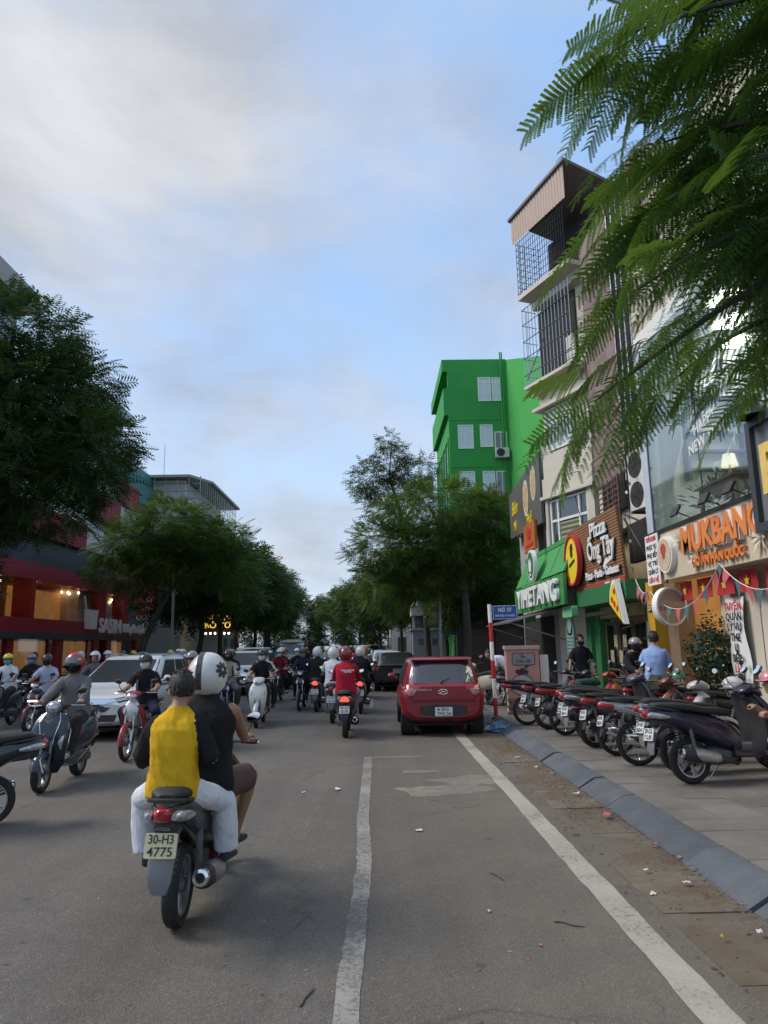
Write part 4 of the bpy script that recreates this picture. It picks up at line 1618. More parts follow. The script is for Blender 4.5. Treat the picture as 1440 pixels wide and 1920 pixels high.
st_.tube([(.1, -1.95, 1.6), (.9, -1.95, 1.2)], .025, 6)
st_.tube([(.1, -1.95, 1.5), (.9, -1.6, .2)], .025, 6)
st_.tube([(.1, 1.9, 1.2), (.55, 1.9, 1.2)], .025, 6)
st_.tube([(.1, 0, .8), (.55, 0, .8)], .025, 6)
st_.build('bracket', M_STEEL, pzs)
sl_ = empty('pizza_slice_sign', (5.35, 15.55, 2.2), 0, 'pizza slice shaped lit box sign hanging beside the yellow pillar', 'sign')
out_ = [(-.42, .05), (-.36, .3), (-.2, .5), (.0, .56), (.42, -.42)]
b = MB()
b.prism(out_, (0, 0.05, .3), (0, -1, 0), (0, 0, 1), .12)
b.build('box', M_SIGNW, sl_, 30)
b = MB()
b.prism([(q[0] * .84, q[1] * .84) for q in out_], (-.133, 0.05, .3), (0, -1, 0), (0, 0, 1), .006)
b.build('cheese', M_YEL, sl_, 0)
b = MB()
for y_, z_ in ((-.16, .12), (.0, .3), (.14, -.08), (-.02, .02)):
    b.prism(ellp(y_, z_, .07, .07, 14), (-.141, 0.05, .3), (0, -1, 0), (0, 0, 1), .005)
b.build('pepperoni', M_RED, sl_, 0)
b = MB()
b.tube([(0.03, 0, .7), (.4, 0, .75)], .02, 6)
b.build('bracket', M_BLACK, sl_)

# ---------------- milk-tea shop with green awning
yh = empty('tea_shop', (5.9, 22.3, 0), 0, 'dim tea shop front with roller shutter under the green awning', 'shop')
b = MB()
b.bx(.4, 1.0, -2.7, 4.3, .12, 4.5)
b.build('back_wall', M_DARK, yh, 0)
b = MB()
b.bx(-.1, .3, -2.8, -2.4, .12, 3.0)
b.build('post', M_SHOPG, yh, 0)
for k in range(26):
    f = MB()
    z_ = .2 + k * .09
    f.add([(.28, -1.4, z_), (.28, -2.3, z_), (.24, -2.3, z_ + .045), (.24, -1.4, z_ + .045), (.28, -2.3, z_ + .088), (.28, -1.4, z_ + .088)], [(0, 1, 2, 3), (3, 2, 4, 5)])
    f.build('shutter_slat', mat('shutter_grey', (0.12, 0.12, 0.12), .5, var=.1), yh, 30)
aw = empty('green_awning', (5.75, 22.1, 2.7), 0, 'green tea-shop awning with white capital lettering and a round badge', 'awning')
for k in range(4):
    y0, y1 = -2.85 + k * 1.68, -2.85 + (k + 1) * 1.68 - .07
    b = MB()
    pr = [(0.0, 1.85), (-.1, 1.95), (-.2, 1.9), (-.62, 1.0), (-.66, .92), (-.6, .92), (-.15, 1.8)]
    b.loft([[Vector((q[0], yy, q[1])) for q in pr] for yy in (y0, y1)])
    b.build('awning_panel', M_YIHE, aw, 30)
b = MB()
b.bx(-.24, .1, -2.9, 3.95, 1.86, 2.0)
b.build('top_rail', M_YIHE, aw, 0)
for k in range(5):
    y0, y1 = -2.95 + k * 1.38, -2.95 + (k + 1) * 1.38 - .1
    b = MB()
    b.bx(-.7, -.62, y0, y1, 0.02, .86)
    b.build('valance', M_YIHE2, aw, 0)
b = MB()
b.bx(-.62, -.58, -2.85, 3.7, .1, .84)
b.build('valance_frame', M_SHOPG, aw, 0)
text('lettering', 'YIHETANG', M_SIGNW, (-.76, .2, .42), (0, -1, 0), (0, 0, 1), aw, size=.85, depth=.09, bold=.018, width=5.6)
rb = MB()
rb.prism(ellp(0, 0, .48, .48, 32), (-.72, .35, 1.42), (0, -1, 0), (0, 0, 1), .12)
o = rb.build('badge', M_SIGNW, aw, 30)
rb = MB()
rb.prism(ellp(0, 0, .41, .41, 32), (-.845, .35, 1.42), (0, -1, 0), (0, 0, 1), .006)
rb.build('badge_disc', M_SHOPG, o, 0)
rb = MB()
rb.prism([(-.16, -.2), (.14, -.22), (.2, .05), (.1, .12), (.12, .22), (-.02, .14), (-.14, .2), (-.2, .02)], (-.855, .35, 1.42), (0, -1, 0), (0, 0, 1), .006)
rb.prism(ellp(0, -.3, .1, .05, 12), (-.855, .35, 1.42), (0, -1, 0), (0, 0, 1), .006)
rb.build('badge_figure', M_SIGNW, o, 0)
for nm, y_ in (('front', -2.9), ('back', 3.0)):
    hs = empty('hanging_sign', (5.3, 22.1 + y_ * .86, 2.38), 0, 'small rounded green hanging sign under the ' + ('near' if y_ < 0 else 'far') + ' end of the green awning', 'sign', 'hanging green signs')
    b = MB()
    b.loft([[Vector((xx, q[0], q[1])) for q in rrect(-.5, .5, 0, .3, .07)] for xx in (-.08, .08)])
    b.build('box', mat('mint_sign', (0.16, 0.48, 0.24), .5, var=.06), hs, 30)
    b = MB()
    b.tube([(0, -.3, .3), (0, -.3, .46)], .012, 5)
    b.tube([(0, .3, .3), (0, .3, .46)], .012, 5)
    b.build('hanger', M_BLACK, hs)
ta = empty('folding_canopy', (4.9, 23.8, 2.2), 0, 'drab sheet canopy propped out below the green awning', 'canopy')
b = MB()
b.add([(-.9, -2.4, .1), (-.9, 2.4, .1), (1, 2.4, .6), (1, -2.4, .6), (-.9, -2.4, .14), (-.9, 2.4, .14), (1, 2.4, .64), (1, -2.4, .64)],
      [(0, 3, 2, 1), (4, 5, 6, 7), (0, 1, 5, 4), (1, 2, 6, 5), (2, 3, 7, 6), (3, 0, 4, 7)])
b.build('sheet', mat('drab_sheet', (0.11, 0.10, 0.09), .7, var=.3), ta, 0)
b = MB()
b.tube([(-.85, -2.3, .1), (1, -2.3, -.5)], .025, 6)
b.tube([(-.85, 2.3, .1), (1, 2.3, -.5)], .025, 6)
b.build('prop', M_STEEL, ta)
ms = empty('menu_sign', (5.5, 20.4, 1.75), 0, 'grey-green menu sign hanging before the tea shop shutter', 'sign')
b = MB()
b.box((0, 0, 0), (.05, .85, .8))
b.prism(ellp(0, .42, .3, .3, 20), (-.025, 0, 0), (0, -1, 0), (0, 0, 1), -.05)
b.build('panel', mat('dull_teal', (0.12, 0.20, 0.18), .6, var=.12), ms, 0)
b = MB()
for k in range(5):
    b.bx(-.034, -.027, -.33 + .04 * (k % 2), .33, -.3 + k * .1, -.25 + k * .1)
b.prism(ellp(0, .4, .2, .2, 20), (-.027, 0, 0), (0, -1, 0), (0, 0, 1), .007)
b.build('print', mat('pale_teal', (0.25, 0.36, 0.33), .6), ms, 0)

# ---------------- glass cafe (upper floor) and its shop
cf = empty('glass_cafe', (6.0, 10.4, 0), 0, 'glass fronted cafe floor with dining tables above the orange lettered sign', 'building')
b = MB()
b.bx(0.0, 6, -6.0, 4.95, 3.5, 3.8)         # floor
b.bx(0.0, 6, -6.0, 4.95, 8.1, 8.5)
b.bx(2.3, 2.4, -6.0, 4.95, 3.8, 8.1)
b.bx(0.03, 2.3, 4.62, 4.78, 3.8, 8.1)
b.bx(0.03, 6, -6.1, -6.0, 0.12, 8.1)
b.build('interior', M_PALE, cf, 0)
b = MB()
b.bx(0.0, 6, -6.1, 4.95, 8.5, 11.2)
b.build('upper_wall', M_CREAM, cf, 0)
for k in range(4):
    g = MB()
    y1 = 4.6 - k * 2.35
    g.bx(-.02, -.008, y1 - 2.33, y1, 3.78, 8.1)
    g.build('pane', M_GLASS, cf, 0)
g = MB()
for k in range(5):
    y1 = 4.61 - k * 2.35
    g.bx(-.024, -.004, y1 - .012, y1 + .004, 3.78, 8.1)
g.bx(-.04, .02, -4.8, 4.6, 3.74, 3.78)
g.build('glazing_bead', M_BLACK, cf, 0)
b = MB()
b.bx(-.04, .025, 4.62, 4.95, 3.8, 8.1)
b.build('end_post', mat('pale_blue_post', (0.46, 0.52, 0.60), .5, var=.06), cf, 0)
f = MB()
for k in range(9):
    f.bx(.5 + .6 * (k % 3), .9 + .6 * (k % 3), -4.2 + 1.0 * k, -3.6 + 1.0 * k, 8.04, 8.09)
f.build('ceiling_light', M_BULBW, cf)
f = MB()
for k in range(5):
    f.bx(.8, 2.0, 4.36, 4.615, 5.3 + k * .4, 5.34 + k * .4)
f.bx(.74, .8, 4.36, 4.615, 5.1, 7.1)
f.bx(2.0, 2.06, 4.36, 4.615, 5.1, 7.1)
f.build('wall_shelf', mat('shelf_slate', (0.14, 0.17, 0.2), .5), cf, 0)
# curtain behind the first pane
cu_ = MB()
vs = []
n = 48
for i in range(n + 1):
    y_ = 4.5 - 1.35 * i / n
    for z_, sq in ((3.85, .55), (4.9, .42), (5.6, .85), (8.0, 1.0)):
        yy = 4.5 - (4.5 - y_) * sq
        vs.append((.18 + .05 * math.sin(i * 1.25), yy, z_))
cu_.add(vs, [(i * 4 + j, (i + 1) * 4 + j, (i + 1) * 4 + j + 1, i * 4 + j + 1) for i in range(n) for j in range(3)])
cu_.build('curtain', M_FABRIC, cf, 60)
t_ = text('window_lettering', 'HAPPY\nNEW YEAR', M_SIGNW, (-.03, 1.9, 5.45), (0, -1, .12), (0, .05, 1), cf, size=.3, depth=.004)


def cafe_table(loc, rz, label, w_, d_, h_=.76):
    t = empty('dining_table', loc, rz, label, 'table', 'cafe tables behind the glass')
    b = MB()
    b.bx(-w_ / 2, w_ / 2, -d_ / 2, d_ / 2, h_ - .04, h_)
    b.bx(-w_ / 2 + .06, w_ / 2 - .06, -d_ / 2 + .06, d_ / 2 - .06, h_ - .12, h_ - .04)
    b.build('tabletop', M_TABLE, t, 0)
    for sx in (-1, 1):
        for sy in (-1, 1):
            l = MB()
            x_, y_ = sx * (w_ / 2 - .09), sy * (d_ / 2 - .09)
            l.lathe([(.0, 0), (.03, 0), (.045, .12), (.025, .2), (.045, .34), (.028, .44), (.04, .56), (.04, h_ - .1)], (x_, y_, 0), (0, 0, 1), 10)
            l.build('leg', M_TABLE, t)
    return t


def cafe_chair(loc, rz, label):
    t = empty('dining_chair', loc, rz, label, 'chair', 'cafe chairs behind the glass')
    b = MB()
    b.zl([(.42, 0, .2, .2), (.46, 0, .21, .21)], 16, 5)
    b.build('seat', M_TABLE, t)
    b = MB()
    for x_ in (-.18, .18):
        b.tube([(x_, .19, .45), (x_, .22, .75), (x_, .27, 1.0)], .018, 6)
    for k in range(4):
        b.tube([(-.12 + .08 * k, .195, .46), (-.12 + .08 * k, .26, .95)], .009, 5)
    b.tube([(-.18, .26, .98), (0, .28, 1.02), (.18, .26, .98)], .025, 6)
    b.build('backrest', M_TABLE, t)
    for sx in (-1, 1):
        for sy in (-1, 1):
            l = MB()
            l.tube([(sx * .16, sy * .16, .43), (sx * .2, sy * .2, 0)], [.022, .015], 6)
            l.build('leg', M_TABLE, t)


def table_lamp(loc, label, s_=1.0):
    t = empty('table_lamp', loc, 0, label, 'lamp', 'table lamps in the cafe')
    b = MB()
    b.lathe([(0, 0), (.08 * s_, 0), (.03 * s_, .03), (.025 * s_, .12), (.04 * s_, .17), (.012, .24 * s_), (.012, .3 * s_)], (0, 0, 0), (0, 0, 1), 14)
    b.build('base', mat('lamp_base', (.35, .25, .15), .5), t)
    b = MB()
    b.lathe([(.15 * s_, .27 * s_), (.10 * s_, .5 * s_)], (0, 0, 0), (0, 0, 1), 18)
    b.build('shade', mat('lamp_shade_lit', (1.0, .86, .64), .7, var=0, em=0.55), t)


cafe_table((6.55, 12.6, 3.8), 0, 'small cafe table near the curtain behind the glass', .8, 1.5)
cafe_table((6.75, 10.7, 3.8), 0, 'long dark dining table behind the cafe glass', .95, 2.0, .95)
table_lamp((6.5, 12.6, 4.56), 'lit lamp on the small table near the curtain')
table_lamp((6.7, 11.2, 4.75), 'lit lamp on the long dark table behind the glass', 1.1)
cafe_chair((6.6, 11.75, 3.8), 0.3, 'wooden chair between the two cafe tables')
cafe_chair((6.8, 9.35, 3.8), PI, 'wooden chair at the near end of the long cafe table')
cafe_chair((6.3, 10.3, 3.8), 1.4, 'wooden chair on the street side of the long cafe table')
pl = empty('potted_plant', (6.7, 13.6, 3.8), 0, 'leafy pot plant beside the cafe curtain', 'plant')
b = MB()
b.lathe([(0, 0), (.15, 0), (.19, .35), (.16, .35)], (0, 0, 0), (0, 0, 1), 14)
b.build('pot', M_GREY, pl)
b = MB()
rr = random.Random(4)
for k in range(160):
    a, e = rr.uniform(0, 6.28), rr.uniform(.1, 1.4)
    L = rr.uniform(.3, .75)
    d = Vector((math.cos(a) * math.cos(e), math.sin(a) * math.cos(e), math.sin(e)))
    s_ = d.cross(Vector((0, 0, 1))).normalized() * .03
    p = Vector((0, 0, .4)) + d * L
    b.add([p - d * .12, p + s_, p + d * .1 - Vector((0, 0, .04)), p - s_], [(0, 1, 2, 3)])
b.build('leaves', mat('pot_leaf', (.05, .075, .045), .6, var=.3), pl, 0)

# ---- sign above the cafe's ground floor
mk = empty('cafe_sign', (5.5, 10.7, 2.85), 0, 'long cream shop sign with raised orange lettering and flowers', 'sign')
b = MB()
b.bx(0, .45, -5.2, 3.65, 0, .9)
b.build('box', mat('sign_cream', (0.55, 0.47, 0.345), .6, var=.08, sc_=1.5), mk, 0)
b = MB()
b.bx(-.03, .5, -5.2, 3.68, .9, .97)
b.build('top_trim', M_BLACK, mk, 0)
text('lettering_side', 'MUKBANG', M_SIGNW, (-.05, .35, .56), (0, -1, 0), (0, 0, 1), mk, size=.62, depth=.09, bold=.035, width=2.72)
text('lettering', 'MUKBANG', M_ORANGE, (-.11, .35, .565), (0, -1, 0), (0, 0, 1), mk, size=.6, depth=.03, bold=.022, width=2.66)
text('lettering', 'ĐỒ ĂN HÀN QUỐC', M_ORANGE, (-.05, .55, .17), (0, -1, 0), (0, 0, 1), mk, size=.21, depth=.05, bold=.006, width=1.75)
b = MB()
b.prism(ellp(0, 0, .34, .34, 30), (0, 2.5, .45), (0, -1, 0), (0, 0, 1), .1)
o = b.build('badge', M_SIGNW, mk, 30)
b = MB()
b.prism(ellp(0, 0, .3, .3, 30), (-.105, 2.5, .45), (0, -1, 0), (0, 0, 1), .006)
b.build('badge_disc', mat('badge_tan', (.55, .43, .3), .6), o, 0)
b = MB()
b.prism(ellp(0, .1, .12, .11, 16), (-.113, 2.5, .45), (0, -1, 0), (0, 0, 1), .005)
b.prism([(-.07, 0), (.07, 0), (.03, -.08), (-.03, -.08)], (-.113, 2.5, .45), (0, -1, 0), (0, 0, 1), .005)
b.build('badge_figure', mat('figure_red', (.40, .07, .045), .6), o, 0)
for k, (y_, z_, s_) in enumerate(((1.95, .62, .2), (1.35, .2, .24), (-.75, .3, .27))):
    b = MB()
    for q in range(9):
        a = 2 * PI * q / 9 + k
        ln = s_ * (1 if q % 2 else .75)
        c_ = Vector((-.06, y_ - math.cos(a) * ln * .55, z_ + math.sin(a) * ln * .55))
        d = Vector((-.25, -math.cos(a), math.sin(a))).normalized()
        u = d.cross(Vector((1, 0, 0))).normalized() * ln * .16
        b.add([c_ - d * ln * .5, c_ + u + Vector((-.02, 0, 0)), c_ + d * ln * .5, c_ - u], [(0, 1, 2, 3), (3, 2, 1, 0)])
    b.ell((-.05, y_, z_), (.03, .04, .04), 8, 6)
    b.build('flower', mat('flower_cream', (.62, .55, .42), .7, var=.15), mk, 0)
bn = empty('vinyl_banner', (5.44, 13.85, 2.78), 0, 'small white banner with red and black lines on the far end of the cream sign', 'banner')
b = MB()
b.box((0, 0, .5), (.02, .62, .98))
b.build('sheet', M_SIGNW, bn, 0)
for k, (s_, m_) in enumerate((('TUYỂN DỤNG', M_RED), ('PHỤC VỤ', M_BLACK), ('PHỤ BẾP', M_BLACK), ('VỊ TRÍ', M_BLACK), ('QUẢN LÝ', M_BLACK), ('LIÊN HỆ', M_RED))):
    text('lettering', s_, m_, (-.014, 0, .9 - .16 * k), (0, -1, 0), (0, 0, 1), bn, size=.13, depth=.004, width=.5, bold=.003)
for k, y_ in enumerate((12.1, 11.0, 10.2)):
    fl = empty('flood_light', (5.35, y_, 3.82), 0, ('far', 'middle', 'near')[k] + ' small black floodlight on top of the cream sign', 'light', 'floodlights on the sign')
    b = MB()
    b.box((-.14, 0, .1), (.04, .26, .18), rot=(0, .5, 0))
    b.build('head', M_BLACK, fl, 0)
    b = MB()
    b.tube([(.1, 0, 0), (-.05, 0, .06), (-.12, 0, .1)], .012, 5)
    b.build('arm', M_BLACK, fl)

# ---- ground floor of the cafe
gf = empty('cafe_shopfront', (6.05, 10.6, 0), 0, 'warm lit open cafe shopfront with cream pillars below the orange lettered sign', 'shop')
b = MB()
b.bx(1.9, 2.0, -5, 4.5, .12, 3.5)
b.bx(.3, 3.3, 4.35, 4.5, .12, 3.5)
b.bx(.3, 3.3, -5, 4.5, 3.38, 3.5)
b.build('interior', M_WARM, gf, 0)
b = MB()
b.bx(0, .35, 3.8, 4.35, .12, 2.9)
b.build('far_pillar', mat('brown_pillar', (.20, .14, .09), .6), gf, 0)
for k in range(9):
    b = MB()
    b.bx(-.12 + .01 * (k % 2), .3, 1.7 - .42 * (k + 1) + .015, 1.7 - .42 * k, .12, 2.85)
    b.build('pillar_panel', M_CREAM, gf, 0)
b = MB()
b.bx(-.06, .3, -5.0, -2.15, .12, 2.85)
b.build('pillar_core', M_CREAM, gf, 0)
for k, (y_, x_, z_) in enumerate(((3.2, 1.5, 2.4), (2.6, 1.3, 2.3), (2.0, 1.5, 2.6), (2.2, .8, 2.75), (1.8, .7, 2.75), (3.0, .8, 2.75))):
    f = MB()
    f.ell((x_, y_, z_), (.06, .06, .06), 10, 6)
    f.build('bulb', M_BULB, gf)
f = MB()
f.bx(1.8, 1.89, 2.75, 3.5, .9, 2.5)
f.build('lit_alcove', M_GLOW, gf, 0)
f = MB()
for k in range(8):
    f.bx(1.72, 1.79, 1.75 + (k % 4) * .42, 2.05 + (k % 4) * .42, 1.15 + (k // 4) * .55, 1.5 + (k // 4) * .55)
f.build('picture_frame', M_WOOD_D, gf, 0)
rs = empty('round_sign', (5.5, 13.4, 2.0), 0, 'round cream hanging sign with dark rim over the cafe doorway', 'sign')
b = MB()
b.lathe([(0, -.05), (.34, -.05), (.34, .05), (0, .05)], (0, 0, .35), (0.35, -1, 0), 32)
b.build('disc', mat('sign_tan', (.42, .36, .28), .6), rs, 30)
b = MB()
b.lathe([(.32, -.065), (.36, -.065), (.36, .065), (.32, .065)], (0, 0, .35), (0.35, -1, 0), 32, 0, True)
b.build('rim', M_SIGNW, rs, 30)
b = MB()
b.tube([(0, 0, .78), (0, 0, .86)], .02, 6)
b.build('hanger', M_BLACK, rs)
rs_t = text('lettering', 'MUKBANG', mat('figure_red', (0, 0, 0)), (-.02, -.062, .3), (1, .35, 0), (0, 0, 1), rs, size=.12, depth=.006)
for k in range(6):
    fg_ = empty('red_flag', (5.75, 13.2 - k * .75, 2.45), 0, ('farthest', 'second farthest', 'third farthest', 'fourth farthest', 'fifth farthest', 'nearest')[k] + ' red flag with a yellow star hung under the cream sign', 'flag', 'red flags under the sign')
    b = MB()
    vs = [(.02 * math.sin(i * 1.1 + k), -.26 + .52 * i / 8, z_) for i in range(9) for z_ in (0, .34)]
    b.add(vs, [(2 * i, 2 * i + 2, 2 * i + 3, 2 * i + 1) for i in range(8)])
    b.build('cloth', mat('flag_red', (.42, .025, .03), .8), fg_, 60)
    b = MB()
    b.prism([(math.sin(2 * PI * q / 10) * (.09 if q % 2 == 0 else .04), .17 + math.cos(2 * PI * q / 10) * (.09 if q % 2 == 0 else .04)) for q in range(10)], (-.025, 0, 0), (0, -1, 0), (0, 0, 1), .004)
    b.build('star', M_YEL, fg_, 0)
vb = empty('hanging_banner', (5.85, 11.6, 1.05), 0, 'tall narrow white banner with black writing on the cream pillar', 'banner')
b = MB()
vs = []
for i in range(9):
    for j in range(5):
        vs.append((.03 * math.sin(i * .9 + j * .7) - .02, -.27 + .54 * j / 4 + .03 * (i - 4) / 4, i / 8 * 1.35))
b.add(vs, [(i * 5 + j, i * 5 + j + 1, (i + 1) * 5 + j + 1, (i + 1) * 5 + j) for i in range(8) for j in range(4)])
b.build('sheet', M_SIGNW, vb, 60)
for k, (s_, m_) in enumerate((('TUYỂN', M_RED), ('QUẢN', M_BLACK), ('LÝ VỤ', M_BLACK), ('THE', M_BLACK), ('Ụ', M_BLACK), ('BẾP', M_BLACK), ('LH', M_RED))):
    text('lettering', s_, m_, (-.062, .02, 1.2 - .165 * k), (0, -1, 0), (0, 0, 1), vb, size=.17, depth=.004, bold=.004)


def bunting(name, pts, n, cols, label, s_=.2, x_off=0):
    t = empty(name, pts[0], 0, label, 'bunting')
    P = [Vector(p) - Vector(pts[0]) for p in pts]
    path = []
    for i in range(len(P) - 1):
        a, b_ = P[i], P[i + 1]
        sag = (b_ - a).length * .17
        for k in range(13):
            f_ = k / 12
            q = a.lerp(b_, f_)
            q.z -= sag * 4 * f_ * (1 - f_)
            path.append(q)
    c = MB()
    c.tube(path, .006, 5)
    c.build('string', M_SIGNW, t)
    m_ = len(path)
    for k in range(n):
        f_ = (k + .5) / n * (m_ - 1)
        i = int(f_)
        q = path[i].lerp(path[min(i + 1, m_ - 1)], f_ - i)
        d = (path[min(i + 1, m_ - 1)] - path[max(i - 1, 0)]).normalized()
        b = MB()
        w_ = d * s_ * .42
        tip = q + Vector((rnd.uniform(-.05, .05), rnd.uniform(-.04, .04), -s_))
        midp = (q + tip) / 2 + Vector((rnd.uniform(-.04, .04), 0, 0))
        b.add([q - w_, q + w_, midp + w_ * .5, tip, midp - w_ * .5], [(0, 1, 2, 4), (4, 2, 3)])
        b.build('flag', cols[k % len(cols)], t, 60)
    return t


FR = cloth('bunting_red', (.50, .12, .13))
FB = cloth('bunting_slate', (.09, .15, .16))
FW = cloth('bunting_white', (.66, .62, .55))
bunting('bunting', [(5.45, 14.9, 3.0), (5.35, 14.0, 2.72), (5.3, 10.9, 2.88), (5.2, 8.4, 2.75)], 26, [FR, FB], 'red and slate triangle bunting sagging under the cream sign', .27)
bunting('bunting', [(6.3, 14.9, 6.4), (6.3, 12.2, 6.75), (6.4, 8.6, 7.2)], 14, [FW, FR, FB], 'faint pale triangle bunting behind the upper cafe glass', .3)
bunting('bunting', [(6.5, 13.2, 5.05), (6.5, 12.1, 5.6)], 7, [FW], 'short white bunting by the cafe curtain', .22)

# ---- container style sign with a yellow letter, and a dome lamp
cs = empty('container_sign', (5.2, 8.6, 3.15), 0, 'dark grey corrugated container sign with one big yellow letter B', 'sign')
b = MB()
n = 24
vs = []
for i in range(n + 1):
    y_ = .9 - 2.6 * i / n
    vs += [(.06 + (.03 if i % 4 in (1, 2) else 0), y_, .12), (.06 + (.03 if i % 4 in (1, 2) else 0), y_, 1.45)]
b.add(vs, [(2 * i, 2 * i + 1, 2 * i + 3, 2 * i + 2) for i in range(n)])
b.build('corrugated_sheet', mat('container_grey', (.15, .16, .17), .5, var=.12), cs, 0)
b = MB()
b.bx(0, .5, .86, .98, 0, 1.55)
b.bx(0, .5, -1.7, .86, 0, .12)
b.bx(0, .5, -1.7, .86, 1.45, 1.55)
b.bx(.12, .5, -1.7, .86, .12, 1.45)
b.build('frame', mat('container_frame', (.045, .05, .055), .5, var=.12), cs, 0)
text('letter', 'B', mat('letter_yellow', (.74, .52, .14), .5), (-.02, .35, .75), (0, -1, 0), (0, 0, 1), cs, size=.9, depth=.08, bold=.03)
dl = empty('dome_lamp', (5.2, 9.25, 4.62), 0, 'black dome lamp on an arm above the container sign', 'lamp')
b = MB()
b.lathe([(.24, 0), (.235, .03), (.17, .15), (.09, .2), (.06, .2), (.06, .28), (0, .28)], (0, 0, .08), (0, 0, 1), 24)
b.build('shade', mat('lamp_black', (.03, .03, .032), .4), dl)
b = MB()
b.tube([(0, 0, .34), (0, 0, 1.6)], .008, 5)
b.tube([(0.0, 0, .3), (.15, -.35, .2), (.2, -.5, 0)], .015, 6)
b.build('arm', M_BLACK, dl)

# string lights down the annex front
slg = empty('string_lights', (5.7, 15.6, 3.2), 0, 'thin black cable of small round bulbs hanging beside the air conditioners', 'string lights')
b = MB()
b.tube([(0, .1, 0), (.02, .05, 2), (.0, 0, 4.6)], .008, 5)
b.build('cable', M_BLACK, slg)
for k in range(8):
    f = MB()
    f.ell((-.02, .08 - .012 * k, .15 + k * .55), (.035, .035, .045), 8, 6)
    f.build('bulb', mat('bulb_glass', (.8, .78, .7), .2), slg)
# ------------------------------------------------------------------ left-hand buildings
M_SRED = mat('shop_red', (0.30, 0.012, 0.022), 0.5, var=0.12, sc_=1.2)
M_SRED2 = mat('red_sheet', (0.27, 0.016, 0.03), 0.5, var=0.2, sc_=0.8)
M_CHAR = mat('charcoal_clad', (0.045, 0.045, 0.052), 0.55, var=0.2)
M_LWHITE = stained('white_render', (0.55, 0.55, 0.54), (0.66, 0.66, 0.64), (0.36, 0.34, 0.31), 0.7, lo=0.55, hi=0.85, bump=0.1)
M_TEAL = mat('teal_sheet', (0.055, 0.20, 0.19), 0.55, var=0.12)
M_CONC = stained('old_concrete', (0.30, 0.29, 0.27), (0.40, 0.38, 0.35), (0.17, 0.155, 0.14), 0.6, lo=0.5, hi=0.8, bump=0.15)

LX = -17.0
sb = empty('noodle_shop', (LX, 42, 0), 0, 'red cornered noodle shop with lit upper windows behind the left trees', 'building')


def bxl(mb, x0, x1, y0, y1, z0, z1, m=0):
    mb.bx(x0, x1, y0 - 42, y1 - 42, z0, z1, m)


b = MB()
bxl(b, -6, -.5, 24, 52, .12, 2.3)
bxl(b, -6, -1.6, 24, 52, 3.3, 5.2)
bxl(b, -6, -.05, 24, 52, 6.0, 7.5)
b.build('core', mat('shop_inside', (.30, .18, .08), .8, var=.35, sc_=.9), sb, 0)
b = MB()
bxl(b, -6, .35, 24, 52.0, 2.3, 2.62)
b.build('canopy', M_CHAR, sb, 0)
b = MB()
bxl(b, -6, .2, 24, 52, 2.62, 3.3)
b.build('fascia', M_SRED, sb, 0)
b = MB()
bxl(b, -6, .1, 24, 52, 5.2, 6.0)
b.build('red_band', M_SRED, sb, 0)
b = MB()
bxl(b, -.04, 0, 24, 47, 6.0, 7.4)
b.build('dark_band', M_CHAR, sb, 0)
for y0, y1 in ((24, 24.4), (33.6, 34.2), (38.8, 39.6), (44.0, 44.7), (45.9, 46.7), (51.4, 52)):
    b = MB()
    bxl(b, -1, .05, y0, y1, .12, 2.3)
    b.build('column', M_SRED, sb, 0)
for y0, y1 in ((24, 24.3), (35.8, 36.0), (44.4, 45.5), (48.6, 49.8)):
    b = MB()
    bxl(b, -1, .05, y0, y1, 3.3, 5.2)
    b.build('column', M_SRED, sb, 0)
for y0, y1 in ((24.3, 29.5), (29.6, 35.8), (36.0, 40.1), (40.2, 44.4), (45.5, 48.6)):
    g = MB()
    bxl(g, -.1, -.07, y0, y1, 3.3, 5.2)
    w_ = g.build('upper_window', glassm('left_glass', (.85, .80, .72), fac=.05), sb, 0)
for y0, y1 in ((24.4, 33.6), (34.2, 38.8), (39.6, 44.0), (46.7, 51.4)):
    g = MB()
    bxl(g, -.1, -.07, y0, y1, .12, 2.3)
    g.build('shop_window', glassm('left_glass', (0, 0, 0)), sb, 0)
f = MB()
rr = random.Random(5)
for k in range(34):
    f.T = Matrix.Translation((-.35 - rr.random() * 1.1, rr.uniform(26, 48) - 42, rr.uniform(4.75, 5.1)))
    f.ell((0, 0, 0), (.06, .06, .06), 6, 4)
f.T = None
fo = f.build('ceiling_bulbs', M_BULB, sb)
fo['kind'] = 'stuff'
f = MB()
for y0, y1 in ((25, 29.3), (29.8, 32.4), (33, 35.6), (36.3, 38.2), (39, 44.2), (45.6, 48.5)):
    bxl(f, -1.55, -1.52, y0, y1, 3.4, 5.0)
for y0, y1 in ((25, 33), (34.5, 38.5), (40, 43.8), (47, 51)):
    bxl(f, -.46, -.43, y0, y1, .4, 2.2)
f.build('lit_wall', mat('lit_ochre', (.50, .27, .10), .6, var=.75, sc_=.9, em=.32), sb, 0)  # walls glow by themselves, standing in for lamplight in the rooms
f = MB()
for k in range(9):
    bxl(f, -1.51, -1.47, 37 + (k % 3) * .6, 37.5 + (k % 3) * .6, 3.45 + (k // 3) * .45, 3.8 + (k // 3) * .45)
f.build('food_picture', mat('food_print', (.5, .2, .08), .6, var=.7, sc_=5), sb, 0)
for s_, y_, z_, sz, w_ in (('SASIN', 45.2, 3.1, 1.2, 3.6), ('Mì Cay Hàn Quốc', 49.6, 3.05, .75, 4.4)):
    text('lettering', s_, mat('letter_grey', (.42, .43, .47), .5, em=.06), (.52, y_ - 42, z_), (0, 1, 0), (0, 0, 1), sb, size=sz, depth=.1, bold=.02, width=w_)
b = MB()
